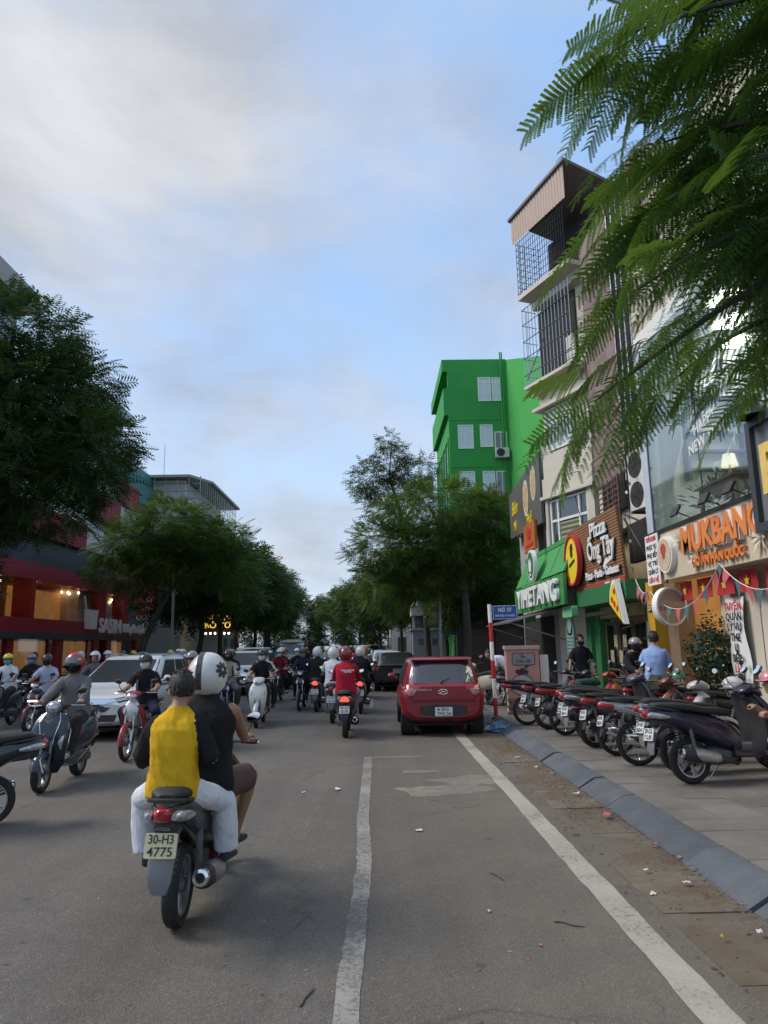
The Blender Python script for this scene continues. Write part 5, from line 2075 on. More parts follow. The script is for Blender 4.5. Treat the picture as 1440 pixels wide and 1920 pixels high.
b.loft([[Vector((xx, 42.2 - 42 + q[0], 2.9 + q[1])) for q in ((-.5, 0), (.5, 0), (.7, 1.1), (-.7, 1.1))] for xx in (.3, .6)])
b.tube([(.4, -.4, 4.0), (.45, -.9, 4.7)], .05, 6)
b.build('cup_emblem', mat('letter_grey', (0, 0, 0)), sb, 30)
corr = MB()
for (y0, y1, z0, z1, xo) in ((24, 41.5, 7.4, 8.9, .25), (41.5, 46, 9.4, 11.2, .5), (46, 50, 11.2, 12.8, .3)):
    corr_x(corr, xo, y0 - 42, y1 - 42, z0, z1, .35, .04)
corr.build('corrugated_sheet', M_SRED2, sb, 0)
b = MB()
bxl(b, -6, .1, 24, 41.5, 7.5, 8.6)
bxl(b, -6, .1, 41.5, 50, 7.5, 12.6)
b.build('upper_wall', M_LWHITE, sb, 0)
vs_ = empty('vertical_sign', (-16.4, 49.5, 3.6), 0, 'red vertical sign with stacked white letters beside the leaning left tree', 'sign')
b = MB()
b.bx(0, 1.5, -.1, .1, 0, 3.6)
b.build('box', M_RED, vs_, 0)
for k, (s_, sz) in enumerate((('SA', .75), ('SIN', .75), ('MÌ', .45), ('CAY', .45), ('HÀN', .45), ('QUỐC', .45))):
    text('lettering', s_, M_SIGNW, (.75, -.12, 3.2 - .6 * k), (1, 0, 0), (0, 0, 1), vs_, size=sz, depth=.03, bold=.012)
# white house behind it
wb = empty('white_house', (-17.5, 45.5, 0), 0, 'tall white house with a cantilevered balcony rising above the left trees', 'building')
b = MB()
b.bx(-6, 0, -3, 2.6, 0.12, 17.0)
b.bx(-6, .9, -3.2, 2.8, 17.0, 17.6)
b.bx(-.1, 1.0, -3.2, 2.9, 13.9, 14.9)
b.build('wall', M_LWHITE, wb, 0)
for k in range(3):
    g = MB()
    g.bx(.0, .04, -2.4 + 1.7 * k, -1.2 + 1.7 * k, 12.0, 13.6)
    w_ = g.build('window', M_WHITE, wb, 0)
    g = MB()
    g.bx(.042, .055, -2.3 + 1.7 * k, -1.3 + 1.7 * k, 12.1, 13.5)
    g.build('pane', M_GLASS_C, w_, 0)
    g = MB()
    g.bx(.0, .04, -2.4 + 1.7 * k, -1.2 + 1.7 * k, 15.1, 16.7)
    w_ = g.build('window', M_GLASS_D, wb, 0)
r_ = MB()
r_.tube([(.95, -3.1, 15.3), (.95, 2.8, 15.3)], .03, 6)
for k in range(9):
    r_.tube([(.95, -3.1 + .73 * k, 14.9), (.95, -3.1 + .73 * k, 15.3)], .02, 5)
r_.build('railing', M_STEEL, wb)
ac_unit('air_conditioner', (-16.8, 47.9, 15.0), -PI / 2 + PI, 'air conditioner on the white house balcony above the left trees')
ts = empty('sheet_shed', (-17.4, 53.5, 0), 0, 'teal sheet metal rooftop shed between two left houses', 'shed')
b = MB()
b.add([(-5, -3.6, .12), (0, -3.6, .12), (0, 4, .12), (-5, 4, .12), (-5, -3.6, 14.9), (0, -3.6, 14.9), (0, .8, 15.0), (0, 4, 13.9), (-5, 4, 13.9), (-5, .8, 15.0)],
      [(0, 1, 5, 4), (1, 2, 7, 6, 5), (2, 3, 8, 7), (3, 0, 4, 9, 8), (4, 5, 6, 9), (9, 6, 7, 8)])
b.build('wall', M_TEAL, ts, 0)
cr = MB()
corr_x(cr, .05, -3.6, 4, 10, 13.85, .4, .03)
cr.build('ribbed_cladding', M_TEAL, ts, 0)
gc = empty('caged_house', (-14.8, 61, -.7), 0, 'weathered grey house with a caged rooftop balcony behind the left trees', 'building')
b = MB()
b.bx(-8, 0, -6, 8, .6, 13.2)
b.bx(-8, 1.3, -6.2, 8.6, 12.5, 13.4)
b.build('wall', M_LWHITE, gc, 0)
b = MB()
b.add([(-8, -6.3, 15.6), (0.4, -6.3, 15.6), (1.5, -3, 15.75), (1.5, 8.8, 15.75), (-8, 8.8, 15.75), (-8, -6.3, 15.8), (.4, -6.3, 15.8), (1.5, -3, 15.95), (1.5, 8.8, 15.95), (-8, 8.8, 15.95)],
      [(4, 3, 2, 1, 0), (5, 6, 7, 8, 9), (0, 1, 6, 5), (1, 2, 7, 6), (2, 3, 8, 7), (3, 4, 9, 8)])
b.build('roof', M_CONC, gc, 0)
cg = MB()
for k in range(20):
    y_ = -6 + k * .75
    cg.tube([(1.2, y_, 13.4), (1.2, y_, 15.7)], .03, 4)
for k in range(10):
    cg.tube([(1.2 - k * .9, -6.1, 13.4), (1.2 - k * .9, -6.1, 15.7)], .03, 4)
for z_ in (13.9, 14.5, 15.1):
    cg.tube([(1.2, -6, z_), (1.2, 8.5, z_)], .03, 4)
    cg.tube([(-7, -6.1, z_), (1.2, -6.1, z_)], .03, 4)
cg.build('balcony_cage', M_STEEL, gc)
b = MB()
b.bx(-7.5, -.2, -5.4, 8, 13.4, 15.55)
b.build('top_room', M_LWHITE, gc, 0)
b = MB()
b.ell((-6.5, -4.5, 17.0), (.7, 1.1, .6), 14, 8)
b.tube([(-6.9, -5, 15.8), (-6.9, -5, 16.6)], .05)
b.tube([(-6.1, -4, 15.8), (-6.1, -4, 16.6)], .05)
b.build('water_tank', mat('tank_steel', (.55, .55, .54), .4, m=.6), gc)
b = MB()
b.tube([(-2, -5, 15.9), (-2, -5, 18.6)], .03, 5)
b.build('aerial', M_STEEL, gc)
tl_ = empty('concrete_block', (-15.5, 27, 0), 0, 'old concrete block whose cornice tops the big left tree', 'building')
b = MB()
b.bx(-8, 0, -8, 2.4, .12, 16.6)
b.bx(-8, .8, -8, 2.7, 16.3, 17.2)
b.build('wall', M_CONC, tl_, 0)
b = MB()
b.bx(0, .05, -6, 2, 14.6, 16.4)
b.build('window', M_GLASS_D, tl_, 0)
# lit gold signs further down and generic house row behind the trees
for k, (x, y, w_, h_, c, nm, lb) in enumerate(((-15.2, 63, 7, 8.5, M_LWHITE, 'white_shop_house', 'white shop house with a grey sign behind the leaning left trunk'), (-15.6, 76, 11, 10, M_CONC, 'grey_shop_house', 'plain grey shop house half hidden by the left trees'),
                                              (-18, 90, 12, 11, M_CREAM, 'cream_shop_house', 'cream shop house far down the left side'))):
    t = empty(nm, (x, y, 0), 0, lb, 'building')
    b = MB()
    b.bx(-7, 0, -w_ / 2, w_ / 2, .12, h_)
    b.build('wall', c, t, 0)
    for f_ in range(3):
        for q in range(3):
            g = MB()
            g.bx(.0, .04, -w_ / 2 + .8 + q * w_ / 3.2, -w_ / 2 + .8 + q * w_ / 3.2 + 1.3, 1 + f_ * 2.8 - (f_ == 0) * .7, 2.6 + f_ * 2.8)
            g.build('window', M_GLASS_D, t, 0)
gs = empty('gold_sign', (-12.4, 57, 2.9), 0, 'lit gold sign glowing between the dark left trunks', 'sign')
b = MB()
b.bx(-1.2, 1.2, -.1, .1, 0, 1.7)
b.build('panel', M_BLACK, gs, 0)
for k, s_ in enumerate(('ẨM THỰC', 'BÒ TƠ')):
    text('lettering', s_, mat('lit_gold', (1.0, .62, .12), .5, var=0, em=.8), (0, -.12, 1.2 - .7 * k), (1, 0, 0), (0, 0, 1), gs, size=.6, depth=.04, bold=.01, width=2.0)
f = MB()
for k in range(6):
    f.ell((-.9 + .36 * k, -.15, -.1), (.07, .07, .07), 6, 4)
f.build('spot_bulbs', M_BULB, gs)
g76 = empty('gold_number_sign', (-13.4, 86, 5.0), 0, 'small lit number 76 far away among the left trees', 'sign')
b = MB()
b.bx(-1.3, 1.3, -.05, .05, -.9, .9)
b.build('panel', M_BLACK, g76, 0)
text('lettering', '76', mat('lit_gold', (0, 0, 0)), (0, -.09, 0), (1, 0, 0), (0, 0, 1), g76, size=1.6, depth=.04, bold=.02)
# right-hand side further down the street
for k, (x, y, w_, h_, c, nm, lb) in enumerate(((6.5, 60, 10, 9, M_GREY, 'grey_house', 'grey house behind the right trees past the green block'), (6.0, 76, 12, 7, M_CREAM, 'cream_house', 'low cream house at the far right of the street'),
                                              (2.0, 100, 14, 8, M_PINK, 'pink_house', 'pinkish house at the far bend of the street'))):
    t = empty(nm, (x, y, 0), 0, lb, 'building')
    b = MB()
    b.bx(0, 7, -w_ / 2, w_ / 2, .12, h_)
    b.build('wall', c, t, 0)
    for f_ in range(2):
        for q in range(3):
            g = MB()
            g.bx(-.04, 0, -w_ / 2 + .8 + q * w_ / 3.2, -w_ / 2 + .8 + q * w_ / 3.2 + 1.5, .8 + f_ * 3, 2.6 + f_ * 3)
            g.build('window', M_GLASS_D, t, 0)
            g = MB()
            g.bx(.8 + q * 1.9, 1.9 + q * 1.9, -w_ / 2 - .04, -w_ / 2, .8 + f_ * 3, 2.6 + f_ * 3)
            g.build('window', M_GLASS_D, t, 0)
# ------------------------------------------------------------------ trees
def leafm(name, c, c2, trans=0.25):
    x = bpy.data.materials.new(name)
    x.use_nodes = True
    t = x.node_tree
    p = t.nodes['Principled BSDF']
    tcn = nd(t, 'ShaderNodeTexCoord')
    oi = nd(t, 'ShaderNodeObjectInfo')
    a = nd(t, 'ShaderNodeTexNoise', i_Scale=0.9, i_Detail=5.0, i_Roughness=0.7)
    t.links.new(tcn.outputs['Object'], a.inputs['Vector'])
    f = ramp(t, mathn(t, 'ADD', mathn(t, 'MULTIPLY', a.outputs[0], 0.6), mathn(t, 'MULTIPLY', oi.outputs['Random'], 0.4)), [(0.25, 0), (0.75, 1)])
    cc = mixc(t, f, c, c2)
    t.links.new(cc, p.inputs['Base Color'])
    p.inputs['Roughness'].default_value = 0.55
    p.inputs['Specular IOR Level'].default_value = 0.3
    tr = nd(t, 'ShaderNodeBsdfTranslucent')
    t.links.new(mixc(t, 0.5, cc, (0.14, 0.22, 0.02)), tr.inputs[0])
    mx = nd(t, 'ShaderNodeMixShader')
    mx.inputs[0].default_value = trans
    t.links.new(p.outputs[0], mx.inputs[1])
    t.links.new(tr.outputs[0], mx.inputs[2])
    t.links.new(mx.outputs[0], t.nodes['Material Output'].inputs[0])
    return x


M_LEAF = leafm('leaf_green', (0.050, 0.108, 0.025), (0.118, 0.190, 0.038), .38)
M_LEAF_D = leafm('leaf_dark', (0.020, 0.046, 0.018), (0.042, 0.080, 0.026), 0.22)
M_LEAF_O = leafm('leaf_olive', (0.05, 0.065, 0.022), (0.10, 0.105, 0.03), 0.2)
M_LEAF_N = leafm('leaf_near', (0.040, 0.110, 0.018), (0.105, 0.205, 0.028), 0.42)
M_BARK = mat('bark', (0.055, 0.046, 0.038), 0.9, var=0.4, sc_=6, bump=0.8, bsc=22, stretch=(1, 1, .3))
M_BARK_W = mat('bark_whitewashed', (0.085, 0.075, 0.062), 0.9, var=0.4, sc_=6, bump=0.8, bsc=22)


def frond_quads(pairs=7, L=1.0, w_=0.42, droop=0.25, pw=0.085):
    """feathery compound leaf: (V, F) with x along the stem, unit length"""
    V, F = [], []
    for i in range(pairs):
        t = 0.12 + 0.88 * i / (pairs - 1)
        ln = w_ * (0.55 + 0.45 * math.sin(PI * min(1, t * 0.9 + 0.12))) * (1.0 if t < .9 else .7)
        z = -droop * t * t
        for sg in (-1, 1):
            a = Vector((t, 0, z))
            d = Vector((0.45, sg * 0.9, -0.18)).normalized()
            u = Vector((1, 0, 0)) * pw * .5
            m_ = a + d * ln * .55
            e = a + d * ln + Vector((0, 0, -.07 * ln))
            k = len(V)
            V += [a - u * .3, m_ - u, e, m_ + u]
            F.append((k, k + 1, k + 2, k + 3))
    return np.array([tuple(q) for q in V]), np.array(F)


FV, FF = frond_quads()
FV2, FF2 = frond_quads(4, 1.0, .5, .3, .17)


def crown_mesh(name, blobs, n, size, seed, mats, simple=False, fill=0.55, mixp=(1.0,)):
    """blobs: (cx, cy, cz, rx, ry, rz); fronds scattered through the blobs, thicker near the skin"""
    g = np.random.default_rng(seed)
    V0, F0 = (FV2, FF2) if simple else (FV, FF)
    B = np.array(blobs, float)
    vol = B[:, 3] * B[:, 4] * B[:, 5]
    pick = g.choice(len(B), n, p=vol ** .75 / (vol ** .75).sum())
    dr = g.normal(size=(n, 3))
    dr /= np.linalg.norm(dr, axis=1)[:, None]
    rad = g.random(n) ** (1 / 3) * (1 - fill) + fill
    rad *= 1 + 0.14 * np.sin(5 * dr[:, 0] + 3 * dr[:, 2] + pick) + g.normal(size=n) * .05
    P = B[pick, :3] + dr * rad[:, None] * B[pick, 3:6]
    D = dr * np.array([1, 1, .45]) + g.normal(size=(n, 3)) * .45
    D[:, 2] -= .12
    D /= np.linalg.norm(D, axis=1)[:, None]
    up = np.array([0, 0, 1.0]) + g.normal(size=(n, 3)) * .3
    S = np.cross(up, D)
    S /= np.linalg.norm(S, axis=1)[:, None] + 1e-9
    U = np.cross(D, S)
    sz = size * g.uniform(.6, 1.3, n)
    X = V0[None, :, 0, None] * D[:, None, :] + V0[None, :, 1, None] * S[:, None, :] + V0[None, :, 2, None] * U[:, None, :]
    X = X * sz[:, None, None] + P[:, None, :]
    nv = len(V0)
    F = F0[None] + (np.arange(n) * nv)[:, None, None]
    me = bpy.data.meshes.new(name)
    V = X.reshape(-1, 3).astype(np.float32)
    F = F.reshape(-1, 4).astype(np.int32)
    me.vertices.add(len(V))
    me.vertices.foreach_set('co', V.ravel())
    me.loops.add(F.size)
    me.loops.foreach_set('vertex_index', F.ravel())
    me.polygons.add(len(F))
    me.polygons.foreach_set('loop_start', np.arange(len(F), dtype=np.int32) * 4)
    mi = np.repeat(g.choice(len(mats), n, p=np.array(mixp) / sum(mixp)), len(F0)).astype(np.int32)
    me.polygons.foreach_set('material_index', mi)
    me.update(calc_edges=True)
    for m_ in mats:
        me.materials.append(m_)
    return me


def trunk_mb(path, r0, r1, limbs, n=10):
    mb = MB()
    rr = random.Random(len(path) * 7 + len(limbs))

    def run(pts, a, b, k=14):
        P = [Vector(p) for p in pts]
        out, rs = [], []
        m_ = (len(P) - 1)
        for i in range(k + 1):
            f = i / k * m_
            j = min(int(f), m_ - 1)
            q0, q1 = P[max(j - 1, 0)], P[min(j + 2, m_)]
            t = f - j
            p1, p2 = P[j], P[j + 1]
            c = 0.5 * ((2 * p1) + (p2 - q0) * t + (2 * q0 - 5 * p1 + 4 * p2 - q1) * t * t + (3 * p1 - q0 - 3 * p2 + q1) * t ** 3)
            c = c + Vector((rr.uniform(-1, 1), rr.uniform(-1, 1), 0)) * a * .09
            out.append(c)
            rs.append((a + (b - a) * i / k) * rr.uniform(.93, 1.07))
        rs[0] *= 1.25
        mb.tube(out, rs, n)
    run(path, r0, r1)
    for p, a, b in limbs:
        run(p, a, b, 8)
    return mb


def tree(loc, path, r0, r1, limbs, blobs, n, size, seed, label, mats=None, mixp=(1.0,), simple=False, group='street trees', name='street_tree', bark=None, fill=.55, me=None, s_=1.0, rz=0.0):
    t = empty(name, loc, rz, label, 'tree', group)
    t.scale = (s_, s_, s_)
    trunk_mb(path, r0, r1, limbs).build('trunk', bark or M_BARK, t, 60)
    if me is None:
        me = crown_mesh('crown', blobs, n, size, seed, mats or [M_LEAF], simple, fill, mixp)
    o = bpy.data.objects.new('crown', me)
    link(o, t)
    return t, me


# right: spreading tree with a bent trunk
RB = [(-1.0, -.3, 8.0, 3.1, 2.6, 1.1), (1.6, .3, 7.6, 2.4, 2.4, .95), (-3.2, .4, 6.2, 2.2, 2.4, 1.3), (-1.2, .6, 6.4, 2.8, 2.6, 1.2), (-3.6, 1, 4.6, 1.5, 2, 1.2), (-1.8, 1.2, 5.0, 1.9, 2, 1.1), (.9, 1.2, 6.0, 2.2, 2, 1.0)]
tree((4.25, 34, .12), [(0, 0, 0), (.05, 0, 2.5), (-.1, 0, 4.6), (-.75, -.1, 5.6), (-1.1, -.1, 7.0)], .20, .11,
     [([(-.1, 0, 4.6), (.8, .2, 6), (1.8, .3, 7.4)], .1, .03), ([(-.75, -.1, 5.6), (-2, .2, 6.1), (-3.4, .4, 6.2)], .08, .025), ([(-1.1, -.1, 7), (-1.6, -.3, 8.2)], .08, .03), ([(-1.1, -.1, 7.0), (-.2, 0, 8.0)], .06, .02)],
     RB, 5200, .62, 3, 'spreading feathery tree with a bent trunk in front of the green block', mats=[M_LEAF, M_LEAF_D], mixp=(.7, .3), fill=.5)
# olive, lighter, small-leaved tree poking out above it
tree((3.2, 44, .12), [(0, 0, 0), (-.3, 0, 5), (-1.4, 0, 9), (-2.2, 0, 12)], .22, .09, [([(-1.4, 0, 9), (-3.4, 0, 11.3)], .08, .03), ([(-1.4, 0, 9), (.2, 0, 11.6)], .08, .03), ([(-2.2, 0, 12), (-2.0, 0, 14.2)], .05, .02)],
     [(-3.4, 0, 11.9, 1.5, 1.5, 1.1), (-2.1, 0, 13.0, 1.3, 1.4, 1.3), (-.6, 0, 12.3, 1.4, 1.4, 1.1), (-2, 0, 11, 2.4, 1.8, 1.1), (-2.2, 0, 14.3, .7, .7, .6), (0, 0, 10.8, 1, 1.2, .9)], 2300, .42, 8,
     'sparse olive topped tree rising above the right tree row', mats=[M_LEAF_O, M_LEAF], mixp=(.75, .25), simple=True, fill=.25)
# right row going back
FB = [(0, 0, 5.6, 2.6, 2.6, 2.1), (-1.3, .5, 4.6, 1.9, 2, 1.6), (1.3, -.5, 4.9, 1.9, 2, 1.6), (0, 0, 7.0, 1.7, 1.8, 1.2), (-.5, 0, 3.6, 1.5, 1.5, 1.0)]
far_me = crown_mesh('crown', FB, 2600, .62, 21, [M_LEAF, M_LEAF_D], True, .45, (.45, .55))
FB3 = [(.4, 0, 6.4, 2.1, 2.2, 1.3), (-1.6, .6, 5.4, 1.5, 1.8, 1.0), (1.7, -.6, 5.2, 1.7, 1.6, .9), (-.2, .3, 7.6, 1.2, 1.3, .8), (-.4, -1.2, 4.4, 1.4, 1.3, .8), (.9, 1.2, 4.3, 1.2, 1.2, .7)]
far_me3 = crown_mesh('crown', FB3, 2300, .6, 23, [M_LEAF, M_LEAF_O, M_LEAF_D], True, .35, (.6, .15, .25))
far_me2 = crown_mesh('crown', FB, 2600, .62, 22, [M_LEAF_D, M_LEAF], True, .45, (.7, .3))
spots = [(5.6, 38.4, .8, 1), (5.0, 41.5, .95, 0), (4.9, 50, 1.1, 1), (3.3, 55, 1.05, 0), (3.2, 63, 1.2, 1), (2.6, 72, 1.15, 0), (.5, 84, 1.2, 1), (-2.2, 97, 1.25, 0), (-5.2, 112, 1.3, 1)]
ordn = ['nearest', 'second', 'third', 'fourth', 'fifth', 'sixth', 'seventh', 'eighth', 'farthest']
lim = [([(0, 0, 3.4), (1.0, -.3, 5.0)], .08, .03), ([(0, 0, 3.2), (-1.1, .4, 4.8)], .08, .03), ([(0, 0, 4), (0, .1, 6.2)], .07, .02)]
for i, (x, y, s_, k) in enumerate(spots):
    tree((x, y, .12), [(0, 0, 0), (.05 * (-1) ** i, 0, 2.0), (0, 0, 4.0)], .17, .1, lim, None, 0, 0, 0, ordn[i] + ' of the leafy trees lining the right kerb beyond the bent tree',
         me=(far_me, far_me3)[i % 2] if k == 0 else (far_me3 if i % 3 == 2 else far_me2), s_=s_, rz=i * 1.3, group='right row of street trees')
# left: big dark tree at the frame edge (crown only just inside the picture), leaning tree, then the row
LB1 = [(.3, -.3, 11.6, 2.2, 2.4, 1.5), (1.2, 0, 9.8, 2.4, 2.6, 1.5), (-.6, .6, 9.4, 2.8, 2.8, 2.0), (2.3, .2, 8.3, 1.6, 2.2, 1.1), (2.7, -.4, 7.4, 1.3, 1.8, 1.1), (.4, -.6, 7.4, 2.4, 2.6, 1.5), (1.5, -.2, 6.2, 1.6, 1.8, .9), (-1.2, 0, 6.0, 1.6, 2, 1.0)]
tree((-12.0, 22.5, .12), [(0, 0, 0), (-.2, 0, 3), (.1, 0, 5.5), (.2, 0, 8)], .26, .14,
     [([(.1, 0, 5.5), (1.4, 0, 7.2), (2.6, -.2, 8.0)], .1, .03), ([(.1, 0, 5.5), (-1, .3, 7.5)], .1, .04), ([(.2, 0, 8), (.8, -.2, 10.5), (.6, -.2, 12)], .1, .03), ([(.2, 0, 8), (-.6, .3, 10)], .08, .03)],
     LB1, 7200, .62, 5, 'big dark feathery tree at the left edge of the street', mats=[M_LEAF_D, M_LEAF], mixp=(.85, .15), fill=.5)
tree((-11.8, 35.5, .12), [(0, 0, 0), (.55, 0, 2.0), (1.3, -.1, 3.6), (2.0, -.2, 4.8)], .2, .1,
     [([(1.3, -.1, 3.6), (.6, .2, 5.2), (-.4, .2, 6.2)], .09, .03), ([(2.0, -.2, 4.8), (3.2, 0, 6)], .08, .02), ([(2.0, -.2, 4.8), (2.0, 0, 7.4)], .08, .02)],
     [(1.9, 0, 7.6, 2.2, 2.4, 1.3), (.2, 0, 6.7, 2.0, 2.2, 1.1), (3.4, .2, 6.8, 1.9, 2.2, 1.1), (4.4, .6, 5.6, 1.4, 2, 1.1), (2.0, .3, 5.9, 2.4, 2.4, 1.0), (-1.0, .1, 5.4, 1.3, 1.6, .8)], 4600, .6, 12,
     'leaning tree whose dark slanting trunk crosses the red shop', mats=[M_LEAF, M_LEAF_D], mixp=(.6, .4), fill=.45)
tree((-12.9, 20.5, .12), [(0, 0, 0), (0, 0, 2), (.4, 0, 3.8)], .12, .07, [([(.4, 0, 3.8), (1.2, 0, 4.6)], .05, .02)], [(.9, 0, 4.0, .9, 1.2, .95), (.2, .2, 4.6, 1.0, 1.2, .8)], 1500, .5, 15,
     'small dark bushy tree low at the left frame edge', mats=[M_LEAF_D], fill=.3)
spots = [(-10.9, 44, 1.1, 1), (-10.8, 51, 1.12, 0), (-10.9, 58, 1.22, 1), (-11.2, 66, 1.25, 1), (-11.6, 75, 1.3, 0), (-12.2, 85, 1.3, 1), (-14.5, 98, 1.35, 0), (-17.2, 112, 1.4, 1)]
for i, (x, y, s_, k) in enumerate(spots):
    tree((x, y, .12), [(0, 0, 0), (.3, 0, 2.0), (.1, 0, 4.0)], .17, .1, lim, None, 0, 0, 0, ordn[i] + ' of the dark trees lining the left kerb past the leaning tree',
         me=far_me3 if i % 3 == 1 else (far_me if k == 0 else far_me2), s_=s_, rz=i * 1.7 + .5, group='left row of street trees')
# a mass of trees closing the street at its bend
mz = crown_mesh('far_trees', [(-22 + 6.0 * k, 150 + 5 * (k % 3), 5.0 + (k % 2), 5, 5, 5.5 + (k % 3)) for k in range(9)], 14000, 1.5, 33, [M_LEAF_D, M_LEAF, M_LEAF_O], True, .5, (.4, .4, .2))
tag(link(bpy.data.objects.new('far_trees', mz)), 'mass of distant trees closing the end of the street', 'trees', kind='stuff')

# ------------------------------------------------------------------ near tree overhead on the right: single feathery leaves
def near_frond(seed, L=.46, pairs=15, plen=.12, n_=15):
    rr = random.Random(seed)
    V, F = [], []
    droop = rr.uniform(.25, .6)
    bendy = rr.uniform(-.15, .15)
    fold = rr.uniform(-.35, .25)

    def stem(t):
        return Vector((t * L, bendy * L * t * t, -droop * L * t * t))

    def quad(a, b, c, d):
        k = len(V)
        V.extend((a, b, c, d))
        F.append((k, k + 1, k + 2, k + 3))
    pts = [stem(i / 10) for i in range(11)]
    for i in range(10):
        w0, w1 = Vector((0, .0026 * (1 - i / 13), 0)), Vector((0, .0026 * (1 - (i + 1) / 13), 0))
        quad(pts[i] - w0, pts[i + 1] - w1, pts[i + 1] + w1, pts[i] + w0)
    for i in range(pairs):
        t = .16 + .84 * i / (pairs - 1)
        o = stem(t)
        pl_ = plen * (0.62 + .38 * math.sin(PI * min(1, t + .12))) * rr.uniform(.9, 1.08)
        for sg in (-1, 1):
            hang = fold + rr.uniform(-.2, .15)
            d = Vector((.34 + .5 * t * t, sg * .9, -.28 + hang)).normalized()
            for q in range(n_):
                f0 = (q + .5) / n_
                c = o + d * pl_ * f0 + Vector((0, 0, -.22 * pl_ * f0 * f0))
                lw = (.0105 if n_ > 9 else .013) * (1.0 - .5 * abs(f0 - .4)) * rr.uniform(.85, 1.1)
                e = Vector((1, 0, 0)) - d * d.x
                e.normalize()
                hw = d * pl_ / n_ * .52
                fw = d * pl_ / n_ * .5
                up = Vector((0, 0, .002))
                quad(c - hw, c + e * lw * .75 - hw * .7 + fw * .8, c + e * lw + fw * 1.3, c + hw)
                quad(c - hw, c - e * lw * .75 - hw * .7 + fw * .8, c - e * lw + fw * 1.3, c + hw)
    me = bpy.data.meshes.new('leaf')
    me.from_pydata([tuple(q) for q in V], [], F)
    me.materials.append(M_LEAF_N if seed % 3 else M_LEAF_N2)
    return me


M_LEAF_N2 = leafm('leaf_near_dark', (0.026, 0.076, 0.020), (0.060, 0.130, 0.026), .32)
fr = [near_frond(k, L=.38 + .03 * k, pairs=15 + k, plen=.095 + .006 * k) for k in range(6)]
nt_ = empty('overhanging_tree', (3.7, 2.2, .13), 0, 'near tree whose feathery branches hang over the upper right of the street', 'tree')
NB = Vector((3.7, 2.2, .13))
tk = trunk_mb([(0, 0, 0), (0.1, .1, 1.5), (-.05, .3, 3.0), (-.3, .6, 4.6), (-.4, .8, 6.5)], .17, .09, [])
tk.build('trunk', M_BARK, nt_, 60)
rr = random.Random(77)


def branch(pts, r0, n_leaf, spread=1.0, start=.25, dirbias=(-.55, .15, -.3), twig=.18):
    P = [Vector(p) - NB for p in pts]
    mb = trunk_mb([tuple(p) for p in P], r0, .004, [], 6)
    mb.build('branch', M_BARK, nt_, 60)
    m_ = len(P) - 1
    for k in range(n_leaf):
        f = start + (1 - start) * (k + rr.random()) / n_leaf
        g = f * m_
        j = min(int(g), m_ - 1)
        q = P[j].lerp(P[j + 1], g - j)
        d = (P[j + 1] - P[j]).normalized()
        side = d.cross(Vector((0, 0, 1))).normalized() * (1 if k % 2 else -1)
        dv = d * rr.uniform(.35, 1.0) + side * rr.uniform(.2, .95) * spread + Vector(dirbias) * rr.uniform(.3, 1.0) + Vector((rr.gauss(0, .15), rr.gauss(0, .15), rr.gauss(0, .18)))
        if k > n_leaf - 3:
            dv = d + Vector((0, 0, -.15 + rr.gauss(0, .1)))
        dv.normalize()
        base = q + dv * rr.uniform(0, twig) + Vector((rr.gauss(0, .05), rr.gauss(0, .05), rr.gauss(0, .05)))
        o = bpy.data.objects.new('leaf', fr[rr.randrange(6)])
        link(o, nt_)
        a, b, c = basis(dv)
        M3 = Matrix((dv, -a, b)).transposed()
        o.matrix_basis = Matrix.Translation(base) @ M3.to_4x4() @ Matrix.Rotation(rr.gauss(0, .45), 4, 'X') @ Matrix.Diagonal((*[rr.uniform(.8, 1.2)] * 3, 1))


C0 = (3.45, 2.7, 3.7)
C1 = (3.3, 2.95, 4.4)
C2 = (3.25, 3.0, 5.6)
branch([C0, (2.6, 3.1, 3.75), (1.85, 3.25, 3.5), (1.25, 3.3, 3.12), (.95, 3.3, 2.9)], .035, 30)
branch([C0, (2.6, 3.4, 3.6), (1.9, 3.6, 3.4), (1.45, 3.7, 3.1)], .03, 26)
branch([C0, (2.7, 3.0, 3.8), (2.1, 3.0, 3.8), (1.5, 3.1, 3.6), (1.12, 3.2, 3.4)], .03, 28)
branch([C1, (2.5, 3.1, 4.2), (1.9, 3.1, 4.1), (1.5, 3.15, 3.95), (1.25, 3.2, 3.85)], .035, 30)
branch([C1, (2.6, 3.3, 4.5), (2.0, 3.4, 4.5), (1.7, 3.4, 4.45), (1.45, 3.4, 4.38)], .03, 28)
branch([C1, (2.6, 2.9, 4.7), (2.0, 2.9, 4.8), (1.5, 3.0, 4.8), (1.22, 3.1, 4.72)], .03, 28)
branch([C2, (2.6, 3.2, 5.3), (2.0, 3.3, 5.25), (1.6, 3.35, 5.15), (1.32, 3.4, 5.05)], .035, 28)
branch([C2, (2.7, 3.6, 5.0), (2.2, 3.9, 4.9), (1.75, 4.1, 4.8)], .03, 26)
branch([C2, (2.5, 3.0, 5.7), (1.9, 3.1, 5.7), (1.5, 3.2, 5.6)], .03, 22)
branch([C1, (2.9, 3.6, 4.1), (2.4, 4.0, 3.9), (1.95, 4.2, 3.75)], .03, 28)
branch([C0, (3.0, 3.5, 3.4), (2.6, 4.0, 3.5), (2.2, 4.3, 3.4)], .03, 26)
